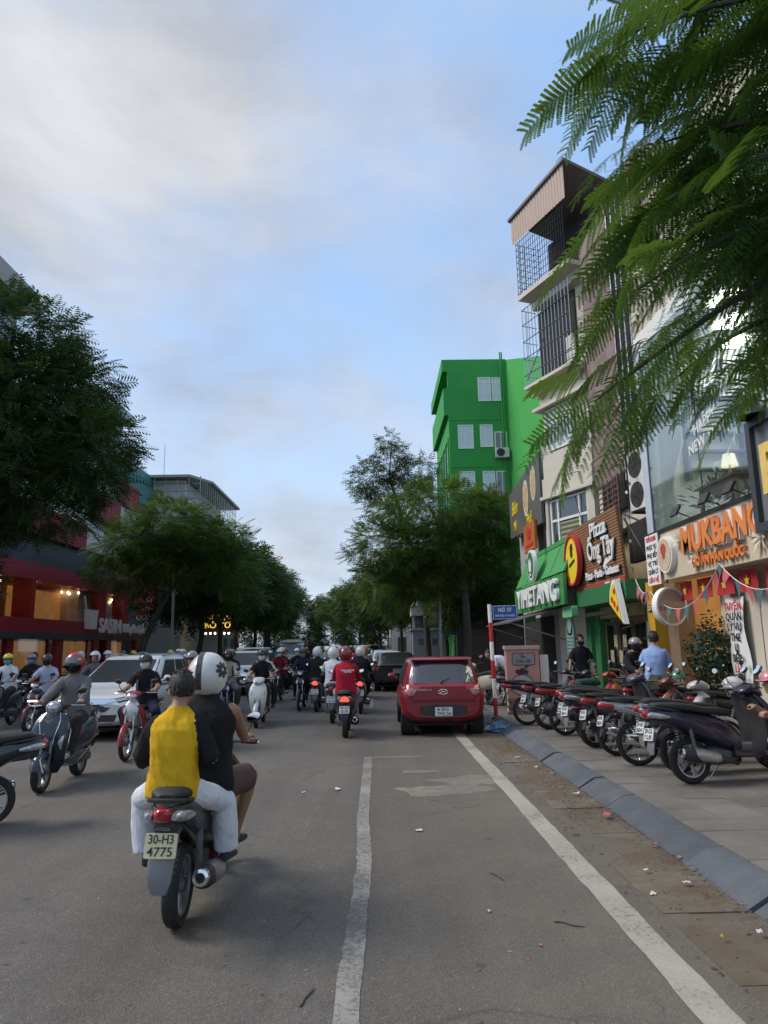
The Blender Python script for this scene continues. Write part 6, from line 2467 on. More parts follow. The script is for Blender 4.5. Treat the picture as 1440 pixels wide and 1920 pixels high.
# the leaves further in, behind the counted ones: one mass
V, F, off = [], [], 0
fm = []
for k in range(5):
    me = near_frond(20 + k, .44, 13, .12, 7)
    fm.append((np.array([v.co[:] for v in me.vertices]), np.array([p.vertices[:] for p in me.polygons])))
    bpy.data.meshes.remove(me)
g_ = np.random.default_rng(6)
for k in range(640):
    base = Vector((rr.uniform(1.6, 3.4), rr.uniform(3.0, 4.6), rr.uniform(3.3, 6.4)))
    base.x += .5 * (base.y - 3.0) * rr.random()
    base.z = max(base.z, 1.85 + .55 * base.y + rr.random() * .3)
    dv = Vector((-.8 + rr.gauss(0, .35), rr.gauss(0, .4), -.3 + rr.gauss(0, .25))).normalized()
    a, b, c = basis(dv)
    M3 = np.array(Matrix((dv, -a, b)).transposed() @ Matrix.Rotation(rr.gauss(0, .5), 3, 'X'))
    v, f = fm[k % 5]
    V.append(v @ M3.T * rr.uniform(.8, 1.2) + np.array(base - NB))
    F.append(f + off)
    off += len(v)
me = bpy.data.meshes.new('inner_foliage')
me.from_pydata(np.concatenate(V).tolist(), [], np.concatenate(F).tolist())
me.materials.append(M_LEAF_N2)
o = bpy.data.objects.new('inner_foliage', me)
link(o, nt_)
o['kind'] = 'stuff'
nt_.location.x += .14
# ------------------------------------------------------------------ motorbikes: one of each kind, then copies
P1 = paint('PAINT_A', (0.5, 0.5, 0.5))            # placeholders swapped per bike
P2 = paint('PAINT_B', (0.3, 0.3, 0.3))
M_TYRE = mat('tyre_rubber', (0.022, 0.021, 0.021), 0.85, var=0.35, sc_=14, bump=.4, bsc=90)
M_PLAS = mat('black_plastic', (0.028, 0.028, 0.030), 0.55, var=0.2)
M_SEAT = mat('seat_vinyl', (0.020, 0.020, 0.021), 0.62, var=0.25, bump=.2, bsc=200)
M_ALLOY = mat('alloy', (0.42, 0.42, 0.43), 0.38, m=0.85, var=0.2, sc_=12)
M_CHROME = mat('chrome', (0.72, 0.72, 0.72), 0.14, m=1.0, var=0.05)
M_ENG = mat('engine_cast', (0.13, 0.13, 0.132), 0.55, m=0.5, var=0.35, sc_=10)
M_TAIL = mat('tail_red', (0.33, 0.012, 0.018), 0.18, var=0.05, coat=.6)
M_TAIL_ON = mat('tail_red_lit', (1.0, 0.05, 0.03), 0.3, var=0, em=2.2)
M_LENS = mat('clear_lens', (0.42, 0.43, 0.45), 0.12, m=.55, var=0.45, sc_=40, coat=.9)
M_LENS_ON = mat('lamp_lit', (1.0, 0.97, 0.9), 0.3, var=0, em=2.5)
M_AMBER = mat('amber_lens', (0.62, 0.20, 0.02), 0.2, var=0.05, coat=.5)
M_PLATE = mat('plate_white', (0.66, 0.67, 0.66), 0.5, var=0.05)
M_PLATE_Y = mat('plate_cream', (0.62, 0.55, 0.32), 0.5, var=0.06)
M_INK = mat('plate_ink', (0.03, 0.03, 0.03), 0.6, var=0)
M_MIRROR = mat('mirror_glass', (0.9, 0.9, 0.9), 0.02, m=1.0, var=0)
M_GREYPL = mat('grey_plastic', (0.17, 0.17, 0.175), 0.5, var=0.15)


def wheel_obj(parent, y, r_, w_, spoke, disc):
    mb = MB()
    if spoke:
        rr_ = r_ - .055
        mb.lathe([(rr_ - .006, -w_ * .3), (rr_ + .012, -w_ * .36), (rr_ + .014, -w_ * .33), (rr_ - .002, 0), (rr_ + .014, w_ * .33), (rr_ + .012, w_ * .36), (rr_ - .006, w_ * .3), (rr_ - .012, 0)], n=36, m=0, closed=True)
        for k in range(18):
            a = 2 * PI * k / 18
            b = a + (.35 if k % 2 else -.35)
            sx = .022 * (1 if k % 4 < 2 else -1)
            mb.tube([(sx, .05 * math.sin(b), .05 * math.cos(b)), (0, rr_ * math.sin(a), rr_ * math.cos(a))], .0028, 3, 0)
        mb.lathe([(0, -.05), (.03, -.05), (.06, -.035), (.062, .035), (.03, .05), (0, .05)], n=16, m=1)
    else:
        rr_ = r_ - .068
        mb.lathe([(rr_ - .016, -w_ * .34), (rr_ + .012, -w_ * .38), (rr_ + .014, -w_ * .34), (rr_ - .004, 0), (rr_ + .014, w_ * .34), (rr_ + .012, w_ * .38), (rr_ - .016, w_ * .34), (rr_ - .02, 0)], n=32, m=0, closed=True)
        for k in range(5):
            a = 2 * PI * k / 5 + .3
            for da in (-.13, .13):
                mb.tube([(0, .035 * math.sin(a), .035 * math.cos(a)), (0, rr_ * .6 * math.sin(a + da * .6), rr_ * .6 * math.cos(a + da * .6)), (0, rr_ * math.sin(a + da), rr_ * math.cos(a + da))], [.019, .014, .013], 6, 0)
        mb.lathe([(0, -.045), (.04, -.045), (.05, -.02), (.05, .02), (.04, .045), (0, .045)], n=14, m=1)
    if disc:
        mb.lathe([(.05, .05), (.105, .05), (.105, .055), (.05, .055)], n=24, m=0, closed=True)
    o = mb.build('wheel', [M_ALLOY if not spoke else M_CHROME, M_ENG], parent)
    o.location = (0, y, r_)
    t = MB()
    rb = r_ - (.058 if spoke else .07)
    prof_ = [(rb, -w_ * .38), (rb + .02, -w_ * .5), (r_ - .02, -w_ * .46), (r_ - .006, -w_ * .27), (r_, -.0), (r_ - .006, w_ * .27), (r_ - .02, w_ * .46), (rb + .02, w_ * .5), (rb, w_ * .38)]
    t.lathe(prof_, n=36)
    # tread blocks
    for k in range(40):
        a = 2 * PI * k / 40
        for sx in (-.2, .2):
            b = a + (PI / 40 if sx > 0 else 0)
            ca, sa = math.cos(b), math.sin(b)
            rq = r_ - .004
            T = [(sx * w_ - w_ * .1, b - .035), (sx * w_ + w_ * .1, b - .02 * (1 if sx > 0 else -1)), (sx * w_ + w_ * .1, b + .03), (sx * w_ - w_ * .1, b + .03)]
            t.add([(q[0], (rq + .004) * math.sin(q[1]), (rq + .004) * math.cos(q[1])) for q in T], [(0, 1, 2, 3)])
    t.build('tyre', M_TYRE, o)
    return o


def arc_fender(mb, c, r_, a0, a1, w_, th=.012, m=0, n=10):
    rings = []
    for i in range(n + 1):
        a = R(a0 + (a1 - a0) * i / n)
        ca, sa = math.cos(a), math.sin(a)
        rad = Vector((0, ca, sa))
        e = min(i, n - i)
        ww = w_ * (.7 if e == 0 else 1)
        c_ = Vector(c) + rad * r_
        ring = []
        for k in range(9):
            f = -1 + 2 * k / 8
            ring.append(c_ + Vector((f * ww, 0, 0)) - rad * (.045 * f * f))
        for k in range(9):
            f = 1 - 2 * k / 8
            ring.append(c_ + Vector((f * ww * .93, 0, 0)) - rad * (.045 * f * f + th))
        rings.append(ring)
    mb.loft(rings, m)


def plate_part(parent, loc, rx, lines, cream=False, w_=.19, h_=.14):
    p = MB()
    p.yl([(-.004, 0, w_ / 2 - .002, h_ / 2 - .002), (0, 0, w_ / 2, h_ / 2), (.006, 0, w_ / 2, h_ / 2)], 24, 14)
    o = p.build('number_plate', M_PLATE_Y if cream else M_PLATE, parent)
    o.location = loc
    o.rotation_euler = (rx, 0, 0)
    for k, s_ in enumerate(lines):
        text('characters', s_, M_INK, (0, -.0065, h_ * .24 - k * h_ * .48), (1, 0, 0), (0, 0, 1), o, size=h_ * .5, depth=.002, bold=.0006, width=w_ * (.78 if len(s_) > 3 else .55))
    return o


def mirror(parent, sx, base, tip, tilt=0.0):
    m_ = MB()
    m_.tube([base, ((base[0] + tip[0]) / 2 + sx * .02, (base[1] + tip[1]) / 2, (base[2] + tip[2]) / 2 - .01), tip], .006, 6, 0)
    m_.ell(tip, (.062, .022, .04), 14, 8, 0, rot=(-.42, -sx * .25, tilt))
    o = m_.build('mirror', M_PLAS, parent)
    g = MB()
    g.prism(ellp(0, 0, .053, .033, 18), (tip[0], tip[1] - .0215, tip[2] + .0105), Vector((1, 0, sx * .25)).normalized(), Vector((0, .42, .91)), -.002)
    g.build('glass', M_MIRROR, o)


SPEC = {
    'scooter': dict(r=.25, w=.085, wb=1.25, spoke=False),
    'retro': dict(r=.235, w=.10, wb=1.24, spoke=False),
    'moped': dict(r=.283, w=.075, wb=1.22, spoke=True),
    'sport': dict(r=.285, w=.10, wb=1.26, spoke=False),
}


def make_bike(kind, lines=('29-C1', '345.67'), cream=False, tail_on=False):
    s = SPEC[kind]
    r_, wb = s['r'], s['wb']
    name = {'scooter': 'motor_scooter', 'retro': 'motor_scooter', 'moped': 'motorbike', 'sport': 'motorbike'}[kind]
    t = empty(name, (0, 0, 0))
    wheel_obj(t, 0, r_, s['w'] * (1.15 if kind != 'moped' else 1.1), s['spoke'], False)
    wheel_obj(t, wb, r_, s['w'], s['spoke'], True)
    b, se, ap, fl, cw, hl, tlm, en = MB(), MB(), MB(), MB(), MB(), MB(), MB(), MB()
    hy, hz = .84, 1.02
    if kind in ('scooter', 'retro'):
        fat = 1.22 if kind == 'retro' else 1.0
        if kind == 'scooter':
            b.yl([(-.49, .80, .03, .018), (-.45, .80, .072, .042), (-.32, .765, .118, .08), (-.10, .70, .150, .125), (.12, .63, .158, .16), (.35, .56, .152, .18), (.52, .49, .135, .18), (.63, .43, .105, .13)], 18, 2.6)
        else:
            b.yl([(-.42, .66, .05, .08), (-.38, .66, .13, .16), (-.25, .64, .18, .20), (0, .60, .20, .215), (.25, .57, .19, .215), (.45, .52, .165, .20), (.6, .45, .12, .14)], 20, 2.3)
        b.build('body', P1, t)
        zs = 0 if kind == 'scooter' else .0
        se.yl([(-.42, .862 + zs, .05, .016), (-.36, .872 + zs, .108, .036), (-.15, .855 + zs, .135, .048), (.08, .825 + zs, .140, .05), (.2, .80 + zs, .132, .045), (.42, .785 + zs, .112, .045), (.56, .765 + zs, .085, .035), (.60, .755 + zs, .05, .02)], 18, 2.8)
        se.build('seat', M_SEAT, t)
        ap.zl([(.20, .985, .10, .045), (.30, 1.005, .135 * fat, .055), (.42, 1.035, .165 * fat, .065), (.58, 1.055, .195 * fat, .075), (.72, 1.03, .205 * fat, .075), (.84, .985, .185 * fat, .065), (.92, .945, .14 * fat, .05), (.97, .92, .09, .035)], 20, 2.4)
        ap.build('front_shield', P1, t)
        ip = MB()
        ip.zl([(.30, .935, .115 * fat, .035), (.5, .975, .15 * fat, .04), (.7, .955, .165 * fat, .045), (.86, .905, .14 * fat, .04), (.93, .88, .09, .03)], 16, 3)
        ip.build('inner_panel', M_PLAS, t)
        fl.yl([(.50, .34, .145, .075), (.60, .305, .15, .045), (.80, .295, .155, .04), (.98, .305, .14, .045)], 16, 5)
        fl.build('floorboard', P2 if kind == 'scooter' else P1, t)
        ff = MB()
        arc_fender(ff, (0, wb, r_), r_ + .035, 12, 152, .058 * fat)
        ff.build('front_fender', P1, t)
        fk = MB()
        for sx in (-1, 1):
            fk.tube([(sx * .062, wb, r_), (sx * .062, 1.17, .42), (sx * .05, 1.09, .66)], .017, 8)
        fk.build('fork', M_ENG, t)
        if kind == 'scooter':
            cw.yl([(.74, .985, .05, .02), (.78, 1.0, .115, .04), (.86, 1.015, .135, .055), (.94, 1.005, .14, .06), (1.0, .975, .11, .05), (1.04, .95, .05, .025)], 16, 2.5)
            cw.build('handlebar_cowl', P1, t)
            hl.yl([(.985, .965, .125, .034), (1.02, .958, .105, .032), (1.05, .945, .05, .018)], 16, 2.6)
            hl.build('headlight', M_LENS, t)
            for sx in (-1, 1):
                q = MB()
                q.zl([(.66, 1.085, .018, .012, sx * .135), (.72, 1.085, .045, .018, sx * .12), (.79, 1.05, .04, .014, sx * .11)], 10)
                q.build('turn_light', M_LENS, t)
        else:
            cw.yl([(.74, .985, .05, .02), (.78, 1.0, .12, .045), (.86, 1.015, .13, .065), (.94, 1.01, .115, .075), (.985, 1.0, .09, .07)], 18, 2.2)
            cw.build('handlebar_cowl', P1, t)
            hl.lathe([(0, .055), (.05, .048), (.078, .02), (.082, 0)], (0, .98, 1.0), (0, 1, 0), 24)
            o = hl.build('headlight', M_LENS, t)
            q = MB()
            q.lathe([(.078, .02), (.094, .018), (.096, -.015), (.08, -.02)], (0, .985, 1.0), (0, 1, 0), 24, 0, True)
            q.build('headlight_ring', M_CHROME, o)
            for sx in (-1, 1):
                q = MB()
                q.zl([(.50, 1.098, .012, .012, sx * .165), (.58, 1.105, .034, .018, sx * .155), (.66, 1.085, .04, .016, sx * .165), (.70, 1.06, .02, .01, sx * .18)], 10)
                q.build('turn_light', M_LENS, t)
                q = MB()
                q.tube([(sx * .09, .97, .94), (sx * .13, 1.075, .84), (sx * .09, 1.13, .66), (sx * .06, 1.125, .5)], .006, 6)
                q.tube([(sx * .15, .96, .93), (sx * .242, 1.0, .72), (sx * .228, 1.02, .56), (sx * .17, 1.0, .30), (sx * .175, .7, .25), (sx * .18, .45, .30), (sx * .19, .1, .42)], .007, 6)
                q.build('chrome_trim', M_CHROME, t)
            q = MB()
            q.prism([(-.05, .03), (0, -.015), (.05, .03), (.045, .045), (0, .01), (-.045, .045)], (0, 1.115, .84), (-1, 0, 0), (0, .35, 1), .012)
            q.build('badge', M_CHROME, t)
        # tail
        if kind == 'scooter':
            tlm.yl([(-.525, .782, .022, .026), (-.50, .78, .05, .046), (-.43, .772, .075, .052), (-.34, .75, .09, .045)], 14, 2.4)
        else:
            tlm.yl([(-.45, .74, .05, .035), (-.43, .74, .085, .05), (-.38, .73, .1, .055)], 14, 2.4)
        tlm.build('tail_light', M_TAIL_ON if tail_on else M_TAIL, t)
        for sx in (-1, 1):
            q = MB()
            q.yl([(-.50, .768, .016, .018, sx * .075), (-.46, .768, .036, .034, sx * .088), (-.36, .752, .034, .034, sx * .108), (-.26, .74, .012, .014, sx * .135)], 12, 2.5)
            q.build('rear_turn_light', M_LENS, t)
        q = MB()
        q.yl([(-.44, .69, .03, .03), (-.42, .69, .06, .05), (-.30, .68, .075, .06), (-.15, .66, .07, .05)], 12, 3)
        q.build('tail_cover', M_PLAS, t)
        rf = MB()
        rf.loft([sell((0, y_, z_), (1, 0, 0), Vector((0, .35, .2)).normalized(), w_, .014, 14, 3) for y_, z_, w_ in ((-.30, .70, .075), (-.40, .60, .08), (-.45, .50, .078), (-.47, .40, .07), (-.46, .34, .045))])
        rf.build('rear_fender', M_PLAS if kind != 'scooter' else M_GREYPL, t)
        en.yl([(-.04, .27, .05, .06, -.11), (.1, .30, .075, .09, -.10), (.35, .31, .09, .1, -.06), (.55, .30, .10, .09, 0), (.62, .32, .07, .06, 0)], 14, 3)
        en.tube([(.12, .02, .28), (.12, -.02, .62)], .022, 8)
        en.build('engine', M_ENG, t)
        sp_ = MB()
        for k in range(9):
            sp_.lathe([(.026, -.008), (.034, 0), (.026, .008)], (-.13, .005 - .004 * k, .36 + .03 * k), (0, -.1, 1), 10)
        sp_.tube([(-.13, .01, .30), (-.13, -.03, .68)], .014, 6)
        sp_.build('shock_absorber', M_ENG, t)
        exx = .185
    else:
        sp = kind == 'sport'
        b.yl([(-.47, .80, .02, .014), (-.42, .79, .055, .035), (-.28, .765, .085, .058), (-.05, .72, .112, .075), (.18, .675, .122, .085), (.36, .64, .11, .09), (.48, .60, .075, .06)], 16, 2.8)
        b.build('body', P1, t)
        se.yl([(-.43, .838, .045, .014), (-.36, .852, .092, .028), (-.08, .835, .122, .04), (.12, .80, .127, .042), (.3, .775, .115, .04), (.48, .765, .085, .034), (.55, .755, .05, .02)], 16, 3)
        se.build('seat', M_SEAT, t)
        ap.yl([(.40, .56, .065, .075), (.60, .53, .068, .08), (.78, .60, .075, .12), (.90, .72, .08, .13), (.98, .82, .07, .1)], 14, 2.6)
        ap.build('centre_cover', P1, t)
        for sx in (-1, 1):
            q = MB()
            q.zl([(.36, .74, .018, .045, sx * .15), (.48, .82, .022, .09, sx * .165), (.64, .90, .026, .10, sx * .165), (.76, .965, .03, .09, sx * .145), (.84, 1.0, .025, .06, sx * .11)], 12, 2.6)
            q.build('leg_shield', P2, t)
        q = MB()
        q.zl([(.58, 1.02, .035, .03), (.68, 1.045, .10, .045), (.78, 1.04, .135, .05), (.86, 1.0, .115, .045), (.92, .96, .06, .03)], 14, 2.4)
        q.build('front_cowl', P1, t)
        ff = MB()
        arc_fender(ff, (0, wb, r_), r_ + .03, -5, 158, .048)
        ff.build('front_fender', P1, t)
        fk = MB()
        for sx in (-1, 1):
            fk.tube([(sx * .072, wb, r_), (sx * .072, 1.14, .48)], .019, 8)
            fk.tube([(sx * .072, 1.14, .48), (sx * .06, 1.01, .86)], .014, 8, 0)
        fk.build('fork', M_ALLOY, t)
        cw.yl([(.80, .985, .05, .022), (.84, 1.0, .105, .04), (.90, 1.015, .12, .052), (.98, 1.005, .115, .058), (1.04, .985, .085, .05), (1.075, .965, .04, .025)], 16, 2.5)
        cw.build('handlebar_cowl', P1, t)
        hl.yl([(1.03, .985, .09, .046), (1.07, .975, .068, .036), (1.09, .965, .03, .018)], 14, 2.4)
        hl.build('headlight', M_LENS, t)
        for sx in (-1, 1):
            q = MB()
            q.zl([(.70, 1.085, .016, .01, sx * .09), (.76, 1.085, .034, .014, sx * .085), (.81, 1.06, .03, .012, sx * .075)], 10)
            q.build('turn_light', M_LENS, t)
        tlm.yl([(-.49, .775, .02, .016), (-.47, .775, .05, .034), (-.40, .765, .075, .042), (-.30, .755, .09, .04)], 14, 2.6)
        tlm.build('tail_light', M_TAIL_ON if tail_on else M_TAIL, t)
        rf = MB()
        rf.loft([sell((0, y_, z_), (1, 0, 0), Vector((0, .35, .2)).normalized(), w_, .014, 14, 3) for y_, z_, w_ in ((-.25, .70, .06), (-.36, .63, .065), (-.43, .54, .062), (-.47, .44, .055), (-.49, .38, .035))])
        rf.build('rear_fender', M_PLAS, t)
        en.yl([(.30, .31, .06, .06), (.38, .33, .11, .09), (.55, .34, .12, .10), (.66, .36, .09, .08), (.78, .40, .06, .06), (.84, .41, .05, .05)], 14, 3.4)
        en.lathe([(0, .15), (.075, .15), (.09, .12), (.09, -.12), (.075, -.15), (0, -.15)], (0, .46, .31), (1, 0, 0), 18)
        en.tube([(-.07, 0, r_), (-.085, .3, .34), (-.08, .46, .36)], .024, 8)
        en.tube([(.07, 0, r_), (.085, .3, .34), (.08, .46, .36)], .024, 8)
        en.build('engine', M_ENG, t)
        for sx in (-1, 1):
            sp_ = MB()
            for k in range(9):
                sp_.lathe([(.022, -.009), (.03, 0), (.022, .009)], (sx * .125, .01 + .012 * k, r_ + .08 + .032 * k), (0, .35, 1), 10)
            sp_.tube([(sx * .125, 0, r_), (sx * .125, .14, .70)], .012, 6)
            sp_.build('shock_absorber', M_CHROME, t)
        q = MB()
        q.tube([(-.27, .44, .25), (.27, .44, .25)], .012, 6)
        for sx in (-1, 1):
            q.tube([(sx * .2, .44, .25), (sx * .31, .44, .255)], .021, 8)
        q.build('foot_peg', M_PLAS, t)
        exx = .16
    # exhaust on the right-hand side
    ex = MB()
    ex.loft([sell((exx, y_, z_), (1, 0, 0), Vector((0, .12, 1)).normalized(), rr_, rr_ * 1.12, 16, 2.3) for y_, z_, rr_ in ((.42, .24, .02), (.34, .25, .032), (.24, .265, .055), (-.10, .33, .064), (-.17, .345, .06), (-.20, .352, .045))])
    ex.tube([(.05, .62, .24), (.12, .52, .20), (exx, .40, .235)], .018, 8)
    eo = ex.build('exhaust', M_PLAS if kind != 'moped' else M_CHROME, t)
    q = MB()
    q.lathe([(.046, 0), (.056, .0), (.05, .022), (.03, .026), (.03, .01)], (exx, -.198, .352), (0, -1, .12), 20)
    q.build('end_cap', M_CHROME, eo)
    q = MB()
    q.lathe([(0, .008), (.03, .008)], (exx, -.198, .352), (0, -1, .12), 16)
    q.build('outlet', M_DARK, eo)
    q = MB()
    q.loft([sell((exx + .012, y_, z_ + .012), (1, 0, 0), Vector((0, .12, 1)).normalized(), rr_, rr_ * 1.12, 16, 2.4) for y_, z_, rr_ in ((.25, .265, .045), (.2, .275, .062), (.02, .31, .066), (-.06, .325, .05))])
    q.build('heat_shield', M_ALLOY if kind == 'scooter' else M_PLAS, eo)
    # bars, grips, levers, mirrors
    hb = MB()
    hb.tube([(-.33, hy - .06, hz + .015), (-.17, hy + .02, hz + .01), (0, hy + .04, hz - .01), (.17, hy + .02, hz + .01), (.33, hy - .06, hz + .015)], .012, 8)
    ho = hb.build('handlebar', M_PLAS, t)
    for sx in (-1, 1):
        q = MB()
        q.tube([(sx * .22, hy - .005, hz + .013), (sx * .34, hy - .066, hz + .016)], .0185, 10)
        q.build('grip', M_PLAS, ho)
        q = MB()
        q.tube([(sx * .19, hy + .05, hz + .01), (sx * .27, hy + .035, hz + .005), (sx * .35, hy - .01, hz + .005)], [.008, .007, .006], 6)
        q.build('brake_lever', M_CHROME, ho)
        mirror(t, sx, (sx * .19, hy + .03, hz + .02), (sx * .30, hy - .0, hz + .19))
    gr = MB()
    gr.tube([(-.10, -.10, .80), (-.125, -.30, .83), (-.09, -.46, .855), (0, -.49, .86), (.09, -.46, .855), (.125, -.30, .83), (.10, -.10, .80)], .012, 8)
    gr.build('grab_rail', M_PLAS, t)
    for sx in (-1, 1):
        q = MB()
        x_ = .146 if kind in ('scooter', 'retro') else .118
        q.tube([(sx * x_, .30, .63), (sx * (x_ + .012), .08, .69), (sx * (x_ - .012), -.16, .745)], [.004, .009, .003], 6)
        q.build('side_trim', M_PLAS, t)
    q = MB()
    q.tube([(-.10, .5, .24), (-.16, .42, .12), (-.20, .36, .02)], .009, 6)
    q.build('side_stand', M_ENG, t)
    plate_part(t, (0, -.475, .555) if kind in ('scooter', 'retro') else (0, -.475, .575), R(-14), lines, cream)
    return t


def hide_proto(t):
    """take a prototype out of the scene once its copies are placed"""
    def go(o):
        for c in list(o.children):
            go(c)
        bpy.data.objects.remove(o)
    go(t)


BASE = {}
PN = [0]
rp = random.Random(31)


def bike(kind, loc, heading, c1, c2, label, group, lines=None, cream=False, tail_on=False, lean=0.0, front=False, extra=None):
    """heading: degrees, 0 = away from the camera (+y), 90 = to the left (-x). front: loc is the front wheel contact"""
    key = (kind, tail_on)
    if key not in BASE:
        BASE[key] = make_bike(kind, ('29-B1', '268.41'), False, tail_on)
    t = copy_tree(BASE[key], None, {'PAINT_A': c1, 'PAINT_B': c2 or c1}, skip=() if lean < -3 else ('side_stand',))
    if lines is not None:
        for ch in list(t.children):
            if ch.name.startswith('number_plate'):
                for g in list(ch.children):
                    bpy.data.objects.remove(g)
                bpy.data.objects.remove(ch)
        plate_part(t, (0, -.475, .555) if kind in ('scooter', 'retro') else (0, -.475, .575), R(-14), lines, cream)
    a = R(heading)
    x, y, z = loc
    if front:
        x -= -math.sin(a) * SPEC[kind]['wb']
        y -= math.cos(a) * SPEC[kind]['wb']
    t.location = (x, y, z)
    t.rotation_mode = 'ZYX'
    t.rotation_euler = (0, R(lean), a)
    t.rotation_mode = 'XYZ'
    t.rotation_euler = (Matrix.Rotation(a, 3, 'Z') @ Matrix.Rotation(R(lean), 3, 'Y')).to_euler('XYZ')
    tag(t, label, 'scooter' if kind in ('scooter', 'retro') else 'motorbike', group)
    return t


def clear_protos():
    for t in BASE.values():
        hide_proto(t)
    BASE.clear()


def joined(t, name):
    """a bike melted into one mesh, for the far distance"""
    bpy.context.view_layer.update()
    V, F, MI, mats = [], [], [], []

    def go(o):
        if o.type == 'MESH' and not o.name.startswith(('characters', 'tyre_tread')):
            me = o.data
            off = len(V)
            for v in me.vertices:
                V.append(tuple(o.matrix_world @ v.co))
            for p in me.polygons:
                F.append(tuple(i + off for i in p.vertices))
                m_ = o.material_slots[p.material_index].material
                if m_ not in mats:
                    mats.append(m_)
                MI.append(mats.index(m_))
        for c in o.children:
            go(c)
    go(t)
    me = bpy.data.meshes.new(name)
    me.from_pydata(V, [], F)
    me.polygons.foreach_set('material_index', MI)
    me.polygons.foreach_set('use_smooth', [True] * len(F))
    me.set_sharp_from_angle(angle=R(40))
    for m_ in mats:
        me.materials.append(m_)
    return me
# ------------------------------------------------------------------ cars
M_CARGLASS = glassm('car_glass', (0.018, 0.020, 0.022), fac=0.07, dark=True)
M_UNDER = mat('car_underside', (0.012, 0.012, 0.012), 0.8, var=0.2)


def interp(tab, x):
    if x <= tab[0][0]:
        return tab[0][1]
    for (a, b), (c, d) in zip(tab, tab[1:]):
        if x <= c:
            t = (x - a) / (c - a)
            t = t * t * (3 - 2 * t) if False else t
            return b + (d - b) * t
    return tab[-1][1]


